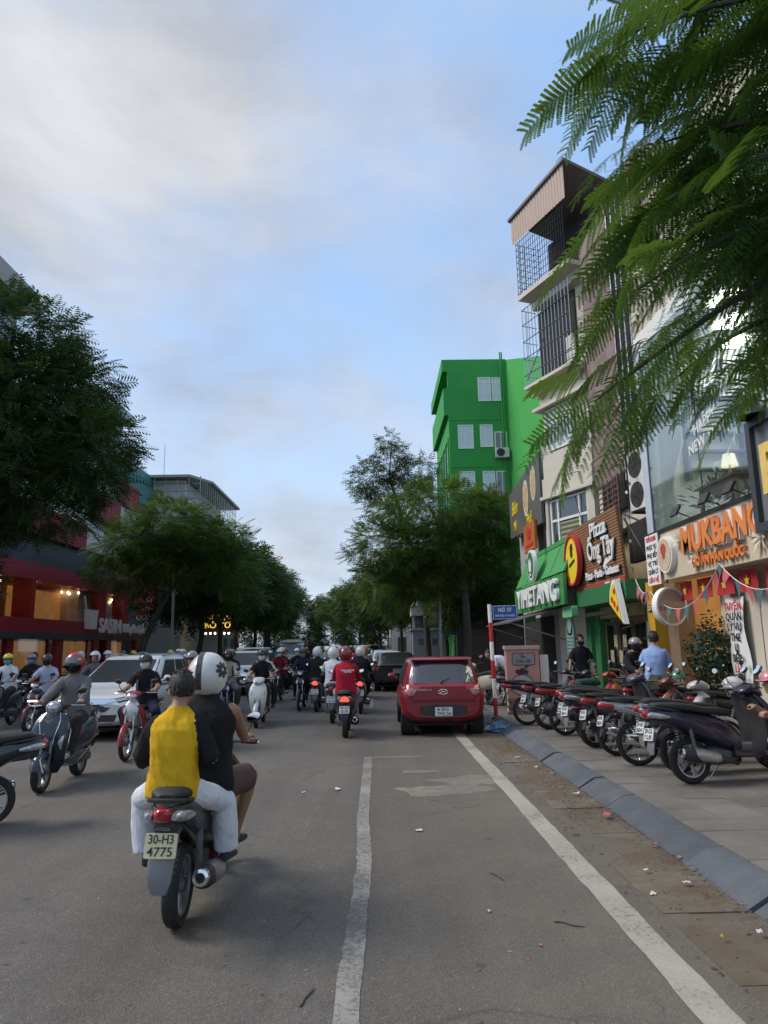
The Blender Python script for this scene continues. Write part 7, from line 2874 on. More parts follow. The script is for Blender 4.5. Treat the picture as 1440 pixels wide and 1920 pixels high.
def make_car(name, L, W, top, bot, wid, house, wheel_y, wr, pt, arch=None):
    """local +y = forward, y from 0 (rear) to L. top/bot/wid: tables over y. house: greenhouse levels (z, y_rear, y_front, half width)"""
    t = empty(name)
    arch = arch or wr + .05
    rings = []
    ys = sorted(set([0, .03, .08, .16] + [L * i / 56 for i in range(57)] + [L - .03, L - .08, L - .16]))
    ys = [y for y in ys if 0 <= y <= L]
    n = 44
    for y in ys:
        hw, zt, zb = interp(wid, y), interp(top, y), interp(bot, y)
        c, h = (zt + zb) / 2, (zt - zb) / 2
        ring = []
        for i in range(n):
            a = 2 * PI * (i + .5) / n
            ca, sa = math.cos(a), math.sin(a)
            px = hw * math.copysign(abs(ca) ** (2 / 5.0), ca)
            pz = c + h * math.copysign(abs(sa) ** (2 / 3.6), sa)
            # tumblehome and a light shoulder crease
            f = (pz - zb) / max(.01, zt - zb)
            px *= 1 - .05 * (1 - f) ** 2 - .035 * max(0, f - .72) / .28
            ring.append(Vector((px, y, pz)))
        rings.append(ring)
    # wheel arches
    V = [list(r_) for r_ in rings]
    faces = []
    for i in range(len(ys) - 1):
        for j in range(n):
            k = (j + 1) % n
            q = [(i, j), (i, k), (i + 1, k), (i + 1, j)]
            cx_ = sum((V[a][b] for a, b in q), Vector()) / 4
            skip = False
            for wy in wheel_y:
                d = math.hypot(cx_.y - wy, cx_.z - wr)
                if d < arch and abs(cx_.x) > W * .25:
                    skip = True
            if not skip:
                faces.append(q)
    for q in faces:
        for a, b in q:
            p = V[a][b]
            for wy in wheel_y:
                dy, dz = p.y - wy, p.z - wr
                d = math.hypot(dy, dz)
                if 1e-4 < d < arch and abs(p.x) > W * .25:
                    V[a][b] = Vector((p.x, wy + dy / d * arch, wr + dz / d * arch))
    mb = MB()
    vs = [v for r_ in V for v in r_]
    mb.add(vs, [tuple(a * n + b for a, b in q) for q in faces])
    mb.add([v for v in V[0]], [tuple(range(n))])
    mb.add([v for v in V[-1]], [tuple(range(n - 1, -1, -1))])
    for wy in wheel_y:                                   # dark wheel wells
        for sx in (-1, 1):
            mb.lathe([(arch + .01, 0), (arch + .01, -.26), (0, -.26)], (sx * W * .48, wy, wr), (sx, 0, 0), 28, 1)
    mb.bx(-W * .40, W * .40, .25, L - .25, .19, .24, 1)
    body = mb.build('body', [pt, M_UNDER], t, 32)

    # greenhouse: rings of rounded plan sections
    def hring(z, y0, y1, hw, off=0.0, m_=48, p=5.5):
        c, h = (y0 + y1) / 2, (y1 - y0) / 2
        out = []
        for i in range(m_):
            a = 2 * PI * i / m_
            ca, sa = math.cos(a), math.sin(a)
            out.append(Vector(((hw + off) * math.copysign(abs(ca) ** (2 / p), ca), c + (h + off) * math.copysign(abs(sa) ** (2 / p), sa), z)))
        return out
    g = MB()
    rings = [hring(*lv) for lv in house]
    zt = house[-1]
    rings.append(hring(zt[0] + .035, zt[1] + .12, zt[2] - .14, zt[3] - .09))
    rings.append(hring(zt[0] + .048, zt[1] + .5, zt[2] - .45, zt[3] - .3))
    g.loft(rings)
    roof = g.build('roof', pt, t, 50)

    def lerp_lv(f):
        x = f * (len(house) - 1)
        i = min(int(x), len(house) - 2)
        u = x - i
        return [house[i][k] + (house[i + 1][k] - house[i][k]) * u for k in range(4)]

    def pane(nm, which, f0, f1, a0, a1):
        """glass skin on the greenhouse: which = front/rear/left/right; a0..a1 position along that face (-1..1)"""
        G = MB()
        nn, mm = 14, 6
        vs = []
        for i in range(mm + 1):
            f = f0 + (f1 - f0) * i / mm
            z, y0, y1, hw = lerp_lv(f)
            for j in range(nn + 1):
                s_ = a0 + (a1 - a0) * j / nn
                p = 5.5
                if which in ('front', 'rear'):
                    x = s_ * hw * .97
                    yy = (1 - abs(x / hw) ** p) ** (1 / p)
                    c, h = (y0 + y1) / 2, (y1 - y0) / 2
                    y = c + (1 if which == 'front' else -1) * (h * yy + .006)
                    vs.append(Vector((x, y, z + .001)))
                else:
                    c, h = (y0 + y1) / 2, (y1 - y0) / 2
                    y = c + s_ * h * .97
                    xx = (1 - abs((y - c) / h) ** p) ** (1 / p)
                    vs.append(Vector(((1 if which == 'right' else -1) * (hw * xx + .006), y, z)))
        G.add(vs, [(i * (nn + 1) + j, i * (nn + 1) + j + 1, (i + 1) * (nn + 1) + j + 1, (i + 1) * (nn + 1) + j) for i in range(mm) for j in range(nn)])
        return G.build(nm, M_CARGLASS, roof, 50)
    t['_'] = 0
    # wheels
    for wy in wheel_y:
        for sx in (-1, 1):
            w_ = MB()
            rr_ = wr * .66
            w_.lathe([(rr_ * .3, .02), (rr_ * .9, .0), (rr_, .03), (rr_ + .01, .02), (rr_ + .01, -.12), (rr_ * .9, -.12)], (0, 0, 0), (sx, 0, 0), 28)
            for k in range(7):
                a = 2 * PI * k / 7
                w_.tube([(sx * .02, 0, 0), (sx * .012, rr_ * .97 * math.sin(a), rr_ * .97 * math.cos(a))], [.03, .022], 6)
            w_.lathe([(0, .04), (.05, .03), (.06, .0)], (0, 0, 0), (sx, 0, 0), 12)
            o = w_.build('wheel', M_ALLOY, t)
            o.location = (sx * (W / 2 - .085), wy, wr)
            y_ = MB()
            y_.lathe([(rr_, .035), (wr * .8, .045), (wr * .96, .03), (wr, .0), (wr, -.14), (wr * .95, -.18), (rr_, -.18)], (0, 0, 0), (sx, 0, 0), 36)
            y_.build('tyre', M_TYRE, o)
    del t['_']
    bv = BVHTree.FromPolygons([v.co.copy() for v in body.data.vertices], [tuple(p.vertices) for p in body.data.polygons])
    return t, body, roof, pane, bv


def stick(t, bv, nm, outline, m_, rear=True, off=.004, z0=0.0, parent=None, rings=3, L=0):
    """thin shaped piece laid on the rear or front of a car"""
    G = MB()
    if rear:
        v, f = decal(bv, outline, (0, -1, 0), (1, 0, 0), (0, 0, 1), (0, 1, 0), off, rings)
    else:
        v, f = decal(bv, outline, (0, L + 1, 0), (-1, 0, 0), (0, 0, 1), (0, -1, 0), off, rings)
    G.add(v, f)
    return G.build(nm, m_, parent or t, 40)


def side_mirrors(t, y, z, hw, pt):
    for sx in (-1, 1):
        m_ = MB()
        m_.tube([(sx * hw, y, z - .03), (sx * (hw + .09), y, z)], .02, 8)
        m_.ell((sx * (hw + .13), y, z + .02), (.09, .05, .065), 14, 8)
        m_.build('side_mirror', pt, t)


def hatchback(pt):
    L, W = 3.77, 1.66
    t, body, roof, pane, bv = make_car('parked_car', L, W,
        top=[(0, .93), (.03, .97), (.1, 1.0), (.6, 1.02), (1.9, .98), (2.7, .96), (3.3, .86), (3.65, .74), (3.77, .62)],
        bot=[(0, .36), (.04, .31), (.2, .25), (3.5, .22), (3.77, .32)],
        wid=[(0, .70), (.03, .755), (.10, .80), (.25, .825), (.7, .83), (3.0, .82), (3.5, .76), (3.77, .60)],
        house=[(.93, .06, 3.0, .775), (1.02, .10, 2.82, .765), (1.18, .19, 2.55, .725), (1.33, .30, 2.3, .675), (1.43, .42, 2.1, .63)], wheel_y=(.62, 3.03), wr=.285, pt=pt)
    pane('rear_window', 'rear', .17, .87, -.86, .86)
    for w_ in ('left', 'right'):
        pane('side_window', w_, .12, .86, -.72, -.06)
        pane('side_window', w_, .12, .86, 0, .66)
    pane('windscreen', 'front', .15, .9, -.88, .88)
    sp_ = MB()
    sp_.loft([sell((0, y_, z_), (1, 0, 0), (0, .25, 1), w_, h_, 24, 6) for y_, z_, w_, h_ in ((.30, 1.435, .60, .012), (.38, 1.45, .62, .022), (.6, 1.462, .60, .016))])
    sp_.build('spoiler', pt, t)
    # black bumper insert with round reflectors
    ins = [(-.52, .50), (-.44, .565), (-.2, .60), (.2, .60), (.44, .565), (.52, .50), (.44, .42), (.2, .385), (-.2, .385), (-.44, .42)]
    bi = stick(t, bv, 'bumper_insert', ins, M_PLAS, off=.006)
    for sx in (-1, 1):
        stick(t, bv, 'reflector', ellp(sx * .50, .50, .052, .058, 18), M_TAIL, off=.014)
        la = [(sx * q[0], q[1]) for q in ((.40, .945), (.55, .975), (.70, .97), (.735, .90), (.72, .79), (.64, .735), (.545, .76), (.49, .86))]
        lo_ = stick(t, bv, 'tail_light', la, M_TAIL, off=.016)
        stick(t, bv, 'lens', [(sx * q[0], q[1]) for q in ((.50, .885), (.60, .905), (.70, .895), (.695, .82), (.635, .765), (.565, .785))], mat('lamp_smoke', (.36, .16, .17), .12, var=.3, sc_=14, coat=.8), off=.024, parent=lo_)
    stick(t, bv, 'boot_crease', [(-.6, .685), (.6, .685), (.57, .667), (-.57, .667)], mat('shut_line', (.03, .004, .006), .6), off=.003)
    stick(t, bv, 'boot_crease', [(-.62, .70), (-.595, .70), (-.60, .93), (-.615, .93)], mat('shut_line', (0, 0, 0)), off=.003)
    stick(t, bv, 'boot_crease', [(.595, .70), (.62, .70), (.615, .93), (.60, .93)], mat('shut_line', (0, 0, 0)), off=.003)
    stick(t, bv, 'bumper_seam', [(-.74, .655), (-.62, .648), (.62, .648), (.74, .655), (.62, .64), (-.62, .64)], mat('shut_line', (0, 0, 0)), off=.003)
    sk = stick(t, bv, 'lower_skirt', [(-.6, .36), (.6, .36), (.55, .322), (-.55, .322)], M_PLAS, off=.006)
    # oval badge with slanted H
    G = MB()
    ring = [Vector((.088 * math.cos(a), -.0, .835 + .045 * math.sin(a))) for a in [2 * PI * i / 24 for i in range(25)]]
    G.tube(ring, .008, 6)
    G.tube([(-.045, 0, .80), (-.03, 0, .87)], .010, 6)
    G.tube([(.03, 0, .80), (.045, 0, .87)], .010, 6)
    G.tube([(-.04, 0, .83), (.04, 0, .842)], .009, 6)
    o = G.build('badge', M_CHROME, t)
    hit = bv.ray_cast(Vector((0, -1, .835)), Vector((0, 1, 0)))
    o.location = (0, hit[0].y - .008, 0)
    y_ = hit[0].y
    text('lettering', 'GRAND i10', M_CHROME, (-.36, y_ - .012, .875), (1, 0, 0), (0, 0, 1), t, size=.055, depth=.01, bold=.001)
    text('lettering', '1.2', M_CHROME, (.46, y_ - .005, .88), (1, 0, 0), (0, 0, 1), t, size=.045, depth=.01)
    p = MB()
    p.box((0, 0, 0), (.33, .012, .165))
    hb = bv.ray_cast(Vector((0, -1, .47)), Vector((0, 1, 0)))
    o = p.build('number_plate', M_PLATE, t, 0)
    o.location = (0.0, hb[0].y - .02, .47)
    text('characters', '30G', M_INK, (.02, -.0075, .04), (1, 0, 0), (0, 0, 1), o, size=.085, depth=.003, bold=.001, width=.14)
    text('characters', '795.26', M_INK, (.01, -.0075, -.042), (1, 0, 0), (0, 0, 1), o, size=.085, depth=.003, bold=.001, width=.26)
    G = MB()
    G.prism(ellp(-.10, .04, .022, .022, 14), (0, -.0065, 0), (1, 0, 0), (0, 0, 1), .001)
    G.build('seal', M_INK, o)
    G = MB()
    G.tube([(-.02, .085, 1.02), (.16, .13, 1.075), (.32, .17, 1.10)], [.014, .01, .006], 6)
    G.tube([(-.02, .06, 1.0), (-.02, .1, 1.04)], .02, 8)
    G.build('rear_wiper', M_PLAS, t)
    G = MB()
    G.tube([(0, .62, 1.47), (0, .50, 1.60)], [.006, .003], 5)
    G.build('aerial', M_PLAS, t)
    side_mirrors(t, 2.62, 1.02, .80, pt)
    G = MB()
    for sx in (-1, 1):
        G.bx(sx * .832 - .004, sx * .832 + .004, 1.2, 1.36, .86, .885)
    G.build('door_handle', pt, t, 0)
    st_ = MB()
    st_.box((.53, y_ + .012, .80), (.06, .004, .07))
    st_.build('sticker', mat('sticker_grey', (.35, .33, .33), .5), t, 0)
    return t


def suv(pt, name='car', taxi=False):
    L, W = 4.55, 1.84
    t, body, roof, pane, bv = make_car(name, L, W,
        top=[(0, .95), (.05, 1.05), (.3, 1.08), (2.6, 1.05), (3.3, 1.02), (4.0, .96), (4.4, .86), (4.5, .78), (4.55, .70)],
        bot=[(0, .42), (.06, .34), (.3, .27), (4.2, .25), (4.5, .30), (4.55, .36)],
        wid=[(0, .80), (.06, .88), (.3, .915), (3.8, .915), (4.2, .88), (4.45, .80), (4.55, .70)],
        house=[(1.0, .12, 3.55, .86), (1.10, .18, 3.34, .845), (1.27, .32, 2.98, .785), (1.44, .48, 2.62, .725), (1.55, .62, 2.40, .68)], wheel_y=(.86, 3.62), wr=.345, pt=pt)
    pane('windscreen', 'front', .16, .9, -.92, .92)
    pane('rear_window', 'rear', .2, .85, -.85, .85)
    for w_ in ('left', 'right'):
        pane('side_window', w_, .12, .86, -.82, -.45)
        pane('side_window', w_, .12, .86, -.40, .08)
        pane('side_window', w_, .12, .86, .14, .74)
    F = lambda nm, o_, m_, off=.006, parent=None: stick(t, bv, nm, o_, m_, False, off, parent=parent, L=L)
    gr = F('grille', [(-.46, .76), (.46, .76), (.40, .62), (.30, .55), (-.30, .55), (-.40, .62)], M_PLAS)
    F('grille_bar', [(-.56, .80), (.56, .80), (.56, .765), (.30, .70), (-.30, .70), (-.56, .765)], M_CHROME, .016)
    F('lower_grille', [(-.55, .50), (.55, .50), (.50, .37), (-.50, .37)], M_PLAS)
    F('bumper_trim', [(-.72, .36), (.72, .36), (.60, .315), (-.60, .315)], M_ALLOY, .012)
    for sx in (-1, 1):
        h = F('headlight', [(sx * q[0], q[1]) for q in ((.46, .80), (.62, .83), (.80, .86), (.84, .80), (.74, .745), (.56, .725))], M_PLAS, .014)
        F('lens', [(sx * q[0], q[1]) for q in ((.50, .79), (.64, .815), (.77, .838), (.72, .775), (.57, .75))], M_LENS, .022, h)
        F('fog_light', [(sx * q[0], q[1]) for q in ((.60, .56), (.76, .60), (.78, .48), (.64, .44))], M_PLAS, .01)
    G = MB()
    G.tube([(-.06, 0, -.05), (-.045, 0, .05)], .009, 6)
    G.tube([(.06, 0, -.05), (.045, 0, .05)], .009, 6)
    G.tube([(-.05, 0, 0), (.05, 0, 0)], .009, 6)
    o = G.build('badge', M_CHROME, t)
    hb = bv.ray_cast(Vector((0, L + 1, .70)), Vector((0, -1, 0)))
    o.location = (0, hb[0].y + .02, .71)
    p = MB()
    p.box((0, 0, 0), (.44, .012, .12))
    o = p.build('number_plate', M_PLATE, t, 0)
    o.location = (0, hb[0].y + .02, .51)
    o.rotation_euler = (0, 0, PI)
    text('characters', '30E-428.17', M_INK, (0, -.008, 0), (1, 0, 0), (0, 0, 1), o, size=.09, depth=.003, width=.38)
    side_mirrors(t, 3.05, 1.10, .89, pt)
    G = MB()
    for sx in (-1, 1):
        G.tube([(sx * .66, .75, 1.57), (sx * .66, 1.4, 1.635), (sx * .64, 2.3, 1.58)], .016, 6)
    G.build('roof_rail', M_ALLOY, t)
    G = MB()
    G.tube([(-.55, 3.36, 1.085), (-.1, 3.22, 1.15)], .008, 5)
    G.tube([(.1, 3.38, 1.085), (.55, 3.24, 1.15)], .008, 5)
    G.build('windscreen_wiper', M_PLAS, t)
    if taxi:
        G = MB()
        G.box((0, 1.5, 1.68), (1.1, 1.5, .05))
        for x_ in (-.5, .5):
            for y_ in (.9, 2.1):
                G.tube([(x_, y_, 1.57), (x_, y_, 1.66)], .02, 6)
        G.build('roof_rack', M_SIGNW, t, 30)
    return t


def sedan(pt, name='parked_car'):
    L, W = 4.6, 1.8
    t, body, roof, pane, bv = make_car(name, L, W,
        top=[(0, .98), (.05, 1.02), (.3, 1.03), (.9, 1.0), (2.9, .96), (3.6, .88), (4.3, .76), (4.6, .60)],
        bot=[(0, .40), (.06, .32), (.3, .24), (4.2, .22), (4.6, .32)],
        wid=[(0, .76), (.06, .84), (.25, .89), (3.8, .89), (4.3, .82), (4.6, .62)],
        house=[(.96, .28, 3.45, .80), (1.05, .50, 3.15, .78), (1.2, .85, 2.75, .72), (1.33, 1.2, 2.4, .66), (1.38, 1.4, 2.25, .62)], wheel_y=(.98, 3.68), wr=.32, pt=pt)
    pane('rear_window', 'rear', .1, .9, -.88, .88)
    pane('windscreen', 'front', .1, .9, -.88, .88)
    for w_ in ('left', 'right'):
        pane('side_window', w_, .12, .9, -.6, -.06)
        pane('side_window', w_, .12, .9, 0, .62)
    for sx in (-1, 1):
        stick(t, bv, 'tail_light', [(sx * q[0], q[1]) for q in ((.36, .97), (.80, .965), (.83, .90), (.80, .70), (.72, .66), (.70, .86), (.36, .91))], M_TAIL, off=.012)
    stick(t, bv, 'boot_spoiler', [(-.7, 1.0), (.7, 1.0), (.66, .975), (-.66, .975)], M_PLAS, off=.03)
    stick(t, bv, 'lower_bumper', [(-.7, .52), (.7, .52), (.6, .38), (-.6, .38)], M_PLAS, off=.006)
    stick(t, bv, 'bumper_trim', [(-.6, .36), (.6, .36), (.58, .345), (-.58, .345)], M_CHROME, off=.014)
    hb = bv.ray_cast(Vector((0, -1, .74)), Vector((0, 1, 0)))
    p = MB()
    p.box((0, hb[0].y - .015, .76), (.33, .012, .165))
    p.build('number_plate', M_PLATE, t, 0)
    side_mirrors(t, 2.95, 1.02, .85, pt)
    return t


def place_car(t, x, y, away, label, group=None):
    """away: rear faces the camera; (x, y) = centre of the end facing the camera"""
    t.location = (x, y, 0)
    t.rotation_euler = (0, 0, 0 if away else PI)
    tag(t, label, 'car', group)
    return t


def turn_car(t, x, y, L, label, rz=PI, group=None):
    """oncoming: front end at (x, y)"""
    d = Vector((-math.sin(rz), math.cos(rz), 0)) * L
    t.location = (x - d.x, y - d.y, 0)
    t.rotation_euler = (0, 0, rz)
    tag(t, label, 'car', group)
    return t
# ------------------------------------------------------------------ the foreground pair on a black scooter
C = {}


def P_(n, c):
    return paint('paint_' + n, c)


def CL(n, c):
    return cloth('cloth_' + n, c)


K_BLACK = CL('black', (.014, .014, .016))
K_DARK = CL('charcoal', (.035, .035, .038))
K_GREYJ = CL('grey_jacket', (.16, .155, .155))
K_WHITE = CL('white', (.62, .63, .66))
K_RED = CL('red', (.36, .012, .03))
K_DRED = CL('dark_red', (.16, .012, .022))
K_BLUE = CL('light_blue', (.27, .38, .66))
K_PALEB = CL('pale_blue', (.36, .41, .52))
K_JEAN = CL('jeans', (.12, .15, .20))
K_LJEAN = CL('light_jeans', (.26, .29, .35))
K_BEIGE = CL('beige', (.36, .32, .26))
K_YEL = CL('yellow', (.62, .36, .015))
K_BROWN = CL('brown_shorts', (.10, .06, .055))
K_DBROWN = CL('dark_brown', (.055, .032, .03))
K_NAVY = CL('navy', (.02, .024, .05))
K_GREYC = CL('mid_grey', (.12, .12, .125))
S_BLACK = mat('sandal_black', (.03, .03, .032), .7, var=.2)
S_CREAM = mat('sandal_cream', (.38, .33, .24), .7, var=.15)
S_WHITE = mat('shoe_white', (.5, .5, .5), .6, var=.15)
H_WHITE = paint('helmet_white', (.62, .61, .58))
H_BLACK = paint('helmet_black', (.014, .014, .015))
H_RED = paint('helmet_red', (.36, .015, .03))
H_MAROON = paint('helmet_maroon', (.16, .012, .02))
H_GREY = paint('helmet_grey', (.20, .20, .21))
H_YELLOW = paint('helmet_yellow', (.62, .48, .02))
H_GREEN = paint('helmet_green', (.03, .16, .08))
H_PINK = paint('helmet_pink', (.55, .18, .20))
MK_WHITE = cloth('mask_white', (.62, .62, .62))
MK_BLACK = cloth('mask_black', (.015, .015, .016))
MK_TEAL = cloth('mask_teal', (.12, .36, .42))
V_SMOKE = glassm('smoke_visor', (.03, .03, .035), fac=.12, dark=True)

fgb = bike('scooter', (-1.3, 4.98, 0), 0, P_('fg_black', (.010, .010, .011)), P_('fg_maroon', (.055, .008, .012)), 'black scooter with a cream 30-H3 4775 plate carrying two riders in the foreground', None, ('30-H3', '4775'), True, lean=1.5)
bpy.context.view_layer.update()
for ch in fgb.children:
    if ch.name.startswith('number_plate'):
        ch.location.z += .05
text('maker_name', 'HONDA', M_CHROME, (0, -.447, .69), (1, 0, 0), (0, 0, 1), fgb, size=.028, depth=.004, width=.085)
FR_ = fgb.rotation_euler.copy()
o, HM = person(drv, fgb.location, FR_, dict(skin=M_SKIN2, shirt=K_BLACK, trousers=K_BROWN, shoes=S_BLACK), 'driver in black sleeveless shirt and white helmet with a black petal mark')
helmet(o, HM, 'full', H_WHITE, visor=None, mark=True)
o, HM = person(kid, fgb.location, FR_, dict(shirt=K_YEL, sleeve=K_BLACK, trousers=K_WHITE, shoes=S_BLACK), 'boy passenger in yellow shirt with black sleeves and white trousers')
hair(o, HM, seed=5)
gl_ = MB()
for sx in (-1, 1):
    gl_.tube([(sx * .05, .092, .02), (sx * .079, .05, .022), (sx * .082, -.01, .016)], .003, 5)
    gl_.tube([(sx * .03 + .02 * math.cos(a), .096, .018 + .016 * math.sin(a)) for a in [2 * PI * i / 12 for i in range(13)]], .002, 4)
part_at(gl_, 'spectacles', M_CHROME, o, HM)

# ------------------------------------------------------------------ shared rider poses


def rider(pose, b, cols, label, hel='half', hm=H_BLACK, mk=None, group='riders in traffic', visor=None, ey=True, trim=None):
    o, HM = person(POSE[pose], b.location, b.rotation_euler, cols, label, group)
    if hel:
        helmet(o, HM, hel, hm, visor=visor, trim=trim)
    else:
        hair(o, HM)
    if mk:
        mask(o, HM, mk)
    if ey:
        eyes(o, HM)
    return o, HM


TG = 'oncoming motorbikes in the left lanes'
# 1 navy retro scooter, grey jacket, red helmet
b = bike('retro', (-4.21, 9.43, 0), 182, P_('navy_retro', (.008, .016, .032)), None, 'dark navy retro scooter with chrome trim ridden towards the camera', TG, front=True)
rider('sB', b, dict(shirt=K_GREYJ, trousers=K_DARK, shoes=S_CREAM), 'rider in grey hooded jacket and red helmet on the navy retro scooter', 'open', H_RED, MK_BLACK, visor=V_SMOKE)
# 2 dark scooter leaving at the left edge
b = bike('scooter', (-3.98, 7.75, 0), 112, P_('teal_black', (.010, .018, .020)), P_('grey_tail', (.25, .25, .26)), 'dark teal scooter cut off by the left edge of the street view', TG)
rider('sA', b, dict(shirt=K_DBROWN, trousers=K_DBROWN), 'rider in dark brown shirt cut off by the left frame edge', 'half', H_BLACK)
# 3 red and white moped
b = bike('moped', (-4.0, 11.89, 0), 180, P_('wave_white', (.55, .54, .52)), P_('wave_red', (.26, .010, .022)), 'white and red moped with spoked wheels ridden towards the camera', TG, front=True)
for ch in b.children:
    if ch.name.startswith(('front_fender', 'handlebar_cowl')):
        ch.material_slots[0].link = 'OBJECT'
        ch.material_slots[0].material = P_('wave_red', (0, 0, 0))
o, HM = rider('mA', b, dict(shirt=K_BLACK, trousers=K_NAVY, shoes=S_BLACK), 'rider in black shirt and white mask with grey backpack straps', 'half', H_BLACK, MK_WHITE)
st_ = MB()
for sx in (-1, 1):
    st_.tube([(sx * .10, .22, 1.31), (sx * .115, .36, 1.30), (sx * .125, .42, 1.18), (sx * .13, .41, 1.02)], .018, 6, 0, True, .4)
st_.build('backpack_strap', K_GREYJ, o)
# 4 rider in red shirt behind the foreground boy
b = bike('scooter', (-3.28, 12.4, 0), 184, P_('silver', (.34, .35, .36)), None, 'silver grey scooter half hidden behind the foreground boy', TG, front=True)
rider('sA', b, dict(shirt=K_RED, trousers=K_GREYC), 'bare faced rider in dark red shirt with a black and white capped helmet', 'half', H_GREY)
# 5 white scooter with masked rider and a passenger
b = bike('scooter', (-2.64, 16.21, 0), 182, P_('cream_white', (.55, .55, .52)), P_('cream_white', (0, 0, 0)), 'cream white scooter with a masked rider heading towards the camera', TG, front=True)
rider('sA', b, dict(shirt=K_BLACK, trousers=K_DARK, shoes=S_BLACK), 'rider in black shirt and white mask on the cream white scooter', 'half', H_BLACK, MK_WHITE)
o, HM = person(POSE['pass'], b.location, b.rotation_euler, dict(shirt=K_WHITE, trousers=K_DARK), 'passenger in white shirt behind the rider of the cream scooter', 'riders in traffic')
helmet(o, HM, 'half', H_BLACK)
# 6 beige rider, navy moped
b = bike('moped', (-3.65, 17.6, 0), 186, P_('deep_navy', (.012, .014, .04)), None, 'navy moped ridden by a person in beige', TG, front=True)
o, HM = rider('mB', b, dict(shirt=K_BEIGE, trousers=K_GREYC), 'rider in beige top with dark backpack straps and dark helmet', 'open', H_BLACK, MK_BLACK)
st_ = MB()
for sx in (-1, 1):
    st_.tube([(sx * .10, .22, 1.32), (sx * .115, .37, 1.30), (sx * .125, .43, 1.18), (sx * .13, .42, 1.02)], .018, 6, 0, True, .4)
st_.build('backpack_strap', K_DBROWN, o)
# 7 dark red jacket pair
b = bike('moped', (-3.2, 23.11, 0), 178, P_('black', (.014, .014, .015)), None, 'black moped carrying a pair with a dark red jacket', TG, front=True)
rider('mB', b, dict(shirt=K_DRED, trousers=K_BLACK, shoes=S_CREAM), 'rider in open dark red jacket and white mask', 'half', H_WHITE, MK_WHITE)
o, HM = person(POSE['pass'], b.location, b.rotation_euler, dict(shirt=K_BLACK, trousers=K_BLACK), 'passenger half hidden behind the dark red jacket', 'riders in traffic')
helmet(o, HM, 'half', H_WHITE)
# 8 grey scooter
b = bike('sport', (-2.83, 25.54, 0), 182, P_('gun_grey', (.07, .07, .072)), P_('black', (0, 0, 0)), 'dark grey motorbike with a rider in black and white helmet', TG, front=True)
rider('mB', b, dict(shirt=K_BLACK, trousers=K_BLACK), 'rider in black with a pale mask and white helmet', 'half', H_WHITE, MK_WHITE)
# 9 pinkish scooter
b = bike('scooter', (-2.3, 29.0, 0), 180, P_('pink_white', (.50, .30, .30)), P_('wine', (.12, .02, .03)), 'pinkish white scooter in the middle distance', TG, front=True)
rider('sA', b, dict(shirt=K_PALEB, trousers=K_DARK), 'rider in pale grey blue shirt and dark cap on the pinkish scooter', 'half', H_BLACK)
# left cluster
b = bike('sport', (-7.5, 16.0, 0), 184, P_('cherry', (.10, .008, .016)), P_('black', (0, 0, 0)), 'dark cherry red motorbike with its front lamp lit at the left', TG, front=True)
for ch in b.children:
    if ch.name.startswith('front_cowl'):
        lm = MB()
        lm.box((0, 1.1, .66), (.2, .02, .03))
        lm.build('running_lamp', M_LENS_ON, b, 0)
rider('mA', b, dict(shirt=K_PALEB, trousers=K_DARK), 'rider in light blue polo shirt with black mask and helmet', 'half', H_BLACK, MK_BLACK)
b = bike('moped', (-9.1, 18.6, 0), 182, P_('black', (0, 0, 0)), None, 'black moped at the far left beside the red shop', TG, front=True)
rider('mB', b, dict(shirt=K_BLACK, trousers=K_BLACK), 'rider in black with a teal mask and grey helmet', 'half', H_GREY, MK_TEAL)
b = bike('scooter', (-8.75, 16.7, 0), 184, P_('dark_grey', (.03, .03, .032)), None, 'dark scooter at the far left frame edge', TG, front=True)
o, HM = rider('sA', b, dict(shirt=K_WHITE, trousers=K_DARK), 'rider in white shirt with dark straps and yellow helmet', 'half', H_YELLOW, MK_TEAL)
st_ = MB()
for sx in (-1, 1):
    st_.tube([(sx * .10, .22, 1.32), (sx * .115, .37, 1.31), (sx * .125, .42, 1.18), (sx * .13, .41, 1.02)], .02, 6, 0, True, .4)
st_.build('backpack_strap', K_BLACK, o)
b = bike('scooter', (-9.9, 20.4, 0), 182, P_('dark_grey', (0, 0, 0)), None, 'dark scooter behind the yellow helmet rider at the left', TG, front=True)
rider('sB', b, dict(shirt=K_GREYJ, trousers=K_DARK), 'bare headed rider in grey behind the yellow helmet', None)
# same direction, seen from behind
TG = 'motorbikes riding away'
b = bike('retro', (-.61, 14.27, 0), 0, P_('black', (0, 0, 0)), None, 'black scooter with a lit tail lamp ridden away by the red jacket', TG, ('99-A3', '253.96'), tail_on=True)
o, HM = rider('sB', b, dict(shirt=K_RED, trousers=K_LJEAN, shoes=S_BLACK), 'rider in bright red jacket and maroon helmet seen from behind', 'open', H_MAROON, ey=False)
for k, (s_, z_) in enumerate((('KOREAN LANGUAGE', 1.255), ('CENTRE', 1.222))):
    bvh_ = BVHTree.FromPolygons([v.co.copy() for v in o.data.vertices], [tuple(p.vertices) for p in o.data.polygons])
    hit = bvh_.ray_cast(Vector((0.04, -1, z_)), Vector((0, 1, 0)))
    text('jacket_print', s_, M_SIGNW, (.04, hit[0].y - .012, z_), (1, 0, 0), (0, .12, 1), o, size=.045, depth=.006, bold=.001, width=.26 if k == 0 else .15)
b = bike('scooter', (-1.62, 19.75, 0), 0, P_('dark_grey', (0, 0, 0)), None, 'dark scooter with a lit tail lamp ridden away by a long black coat', TG, ('29-K1', '518.33'), tail_on=True)
rider('sB', b, dict(shirt=K_BLACK, trousers=K_BLACK), 'rider in long black coat with a white helmet seen from behind', 'open', H_WHITE, ey=False)
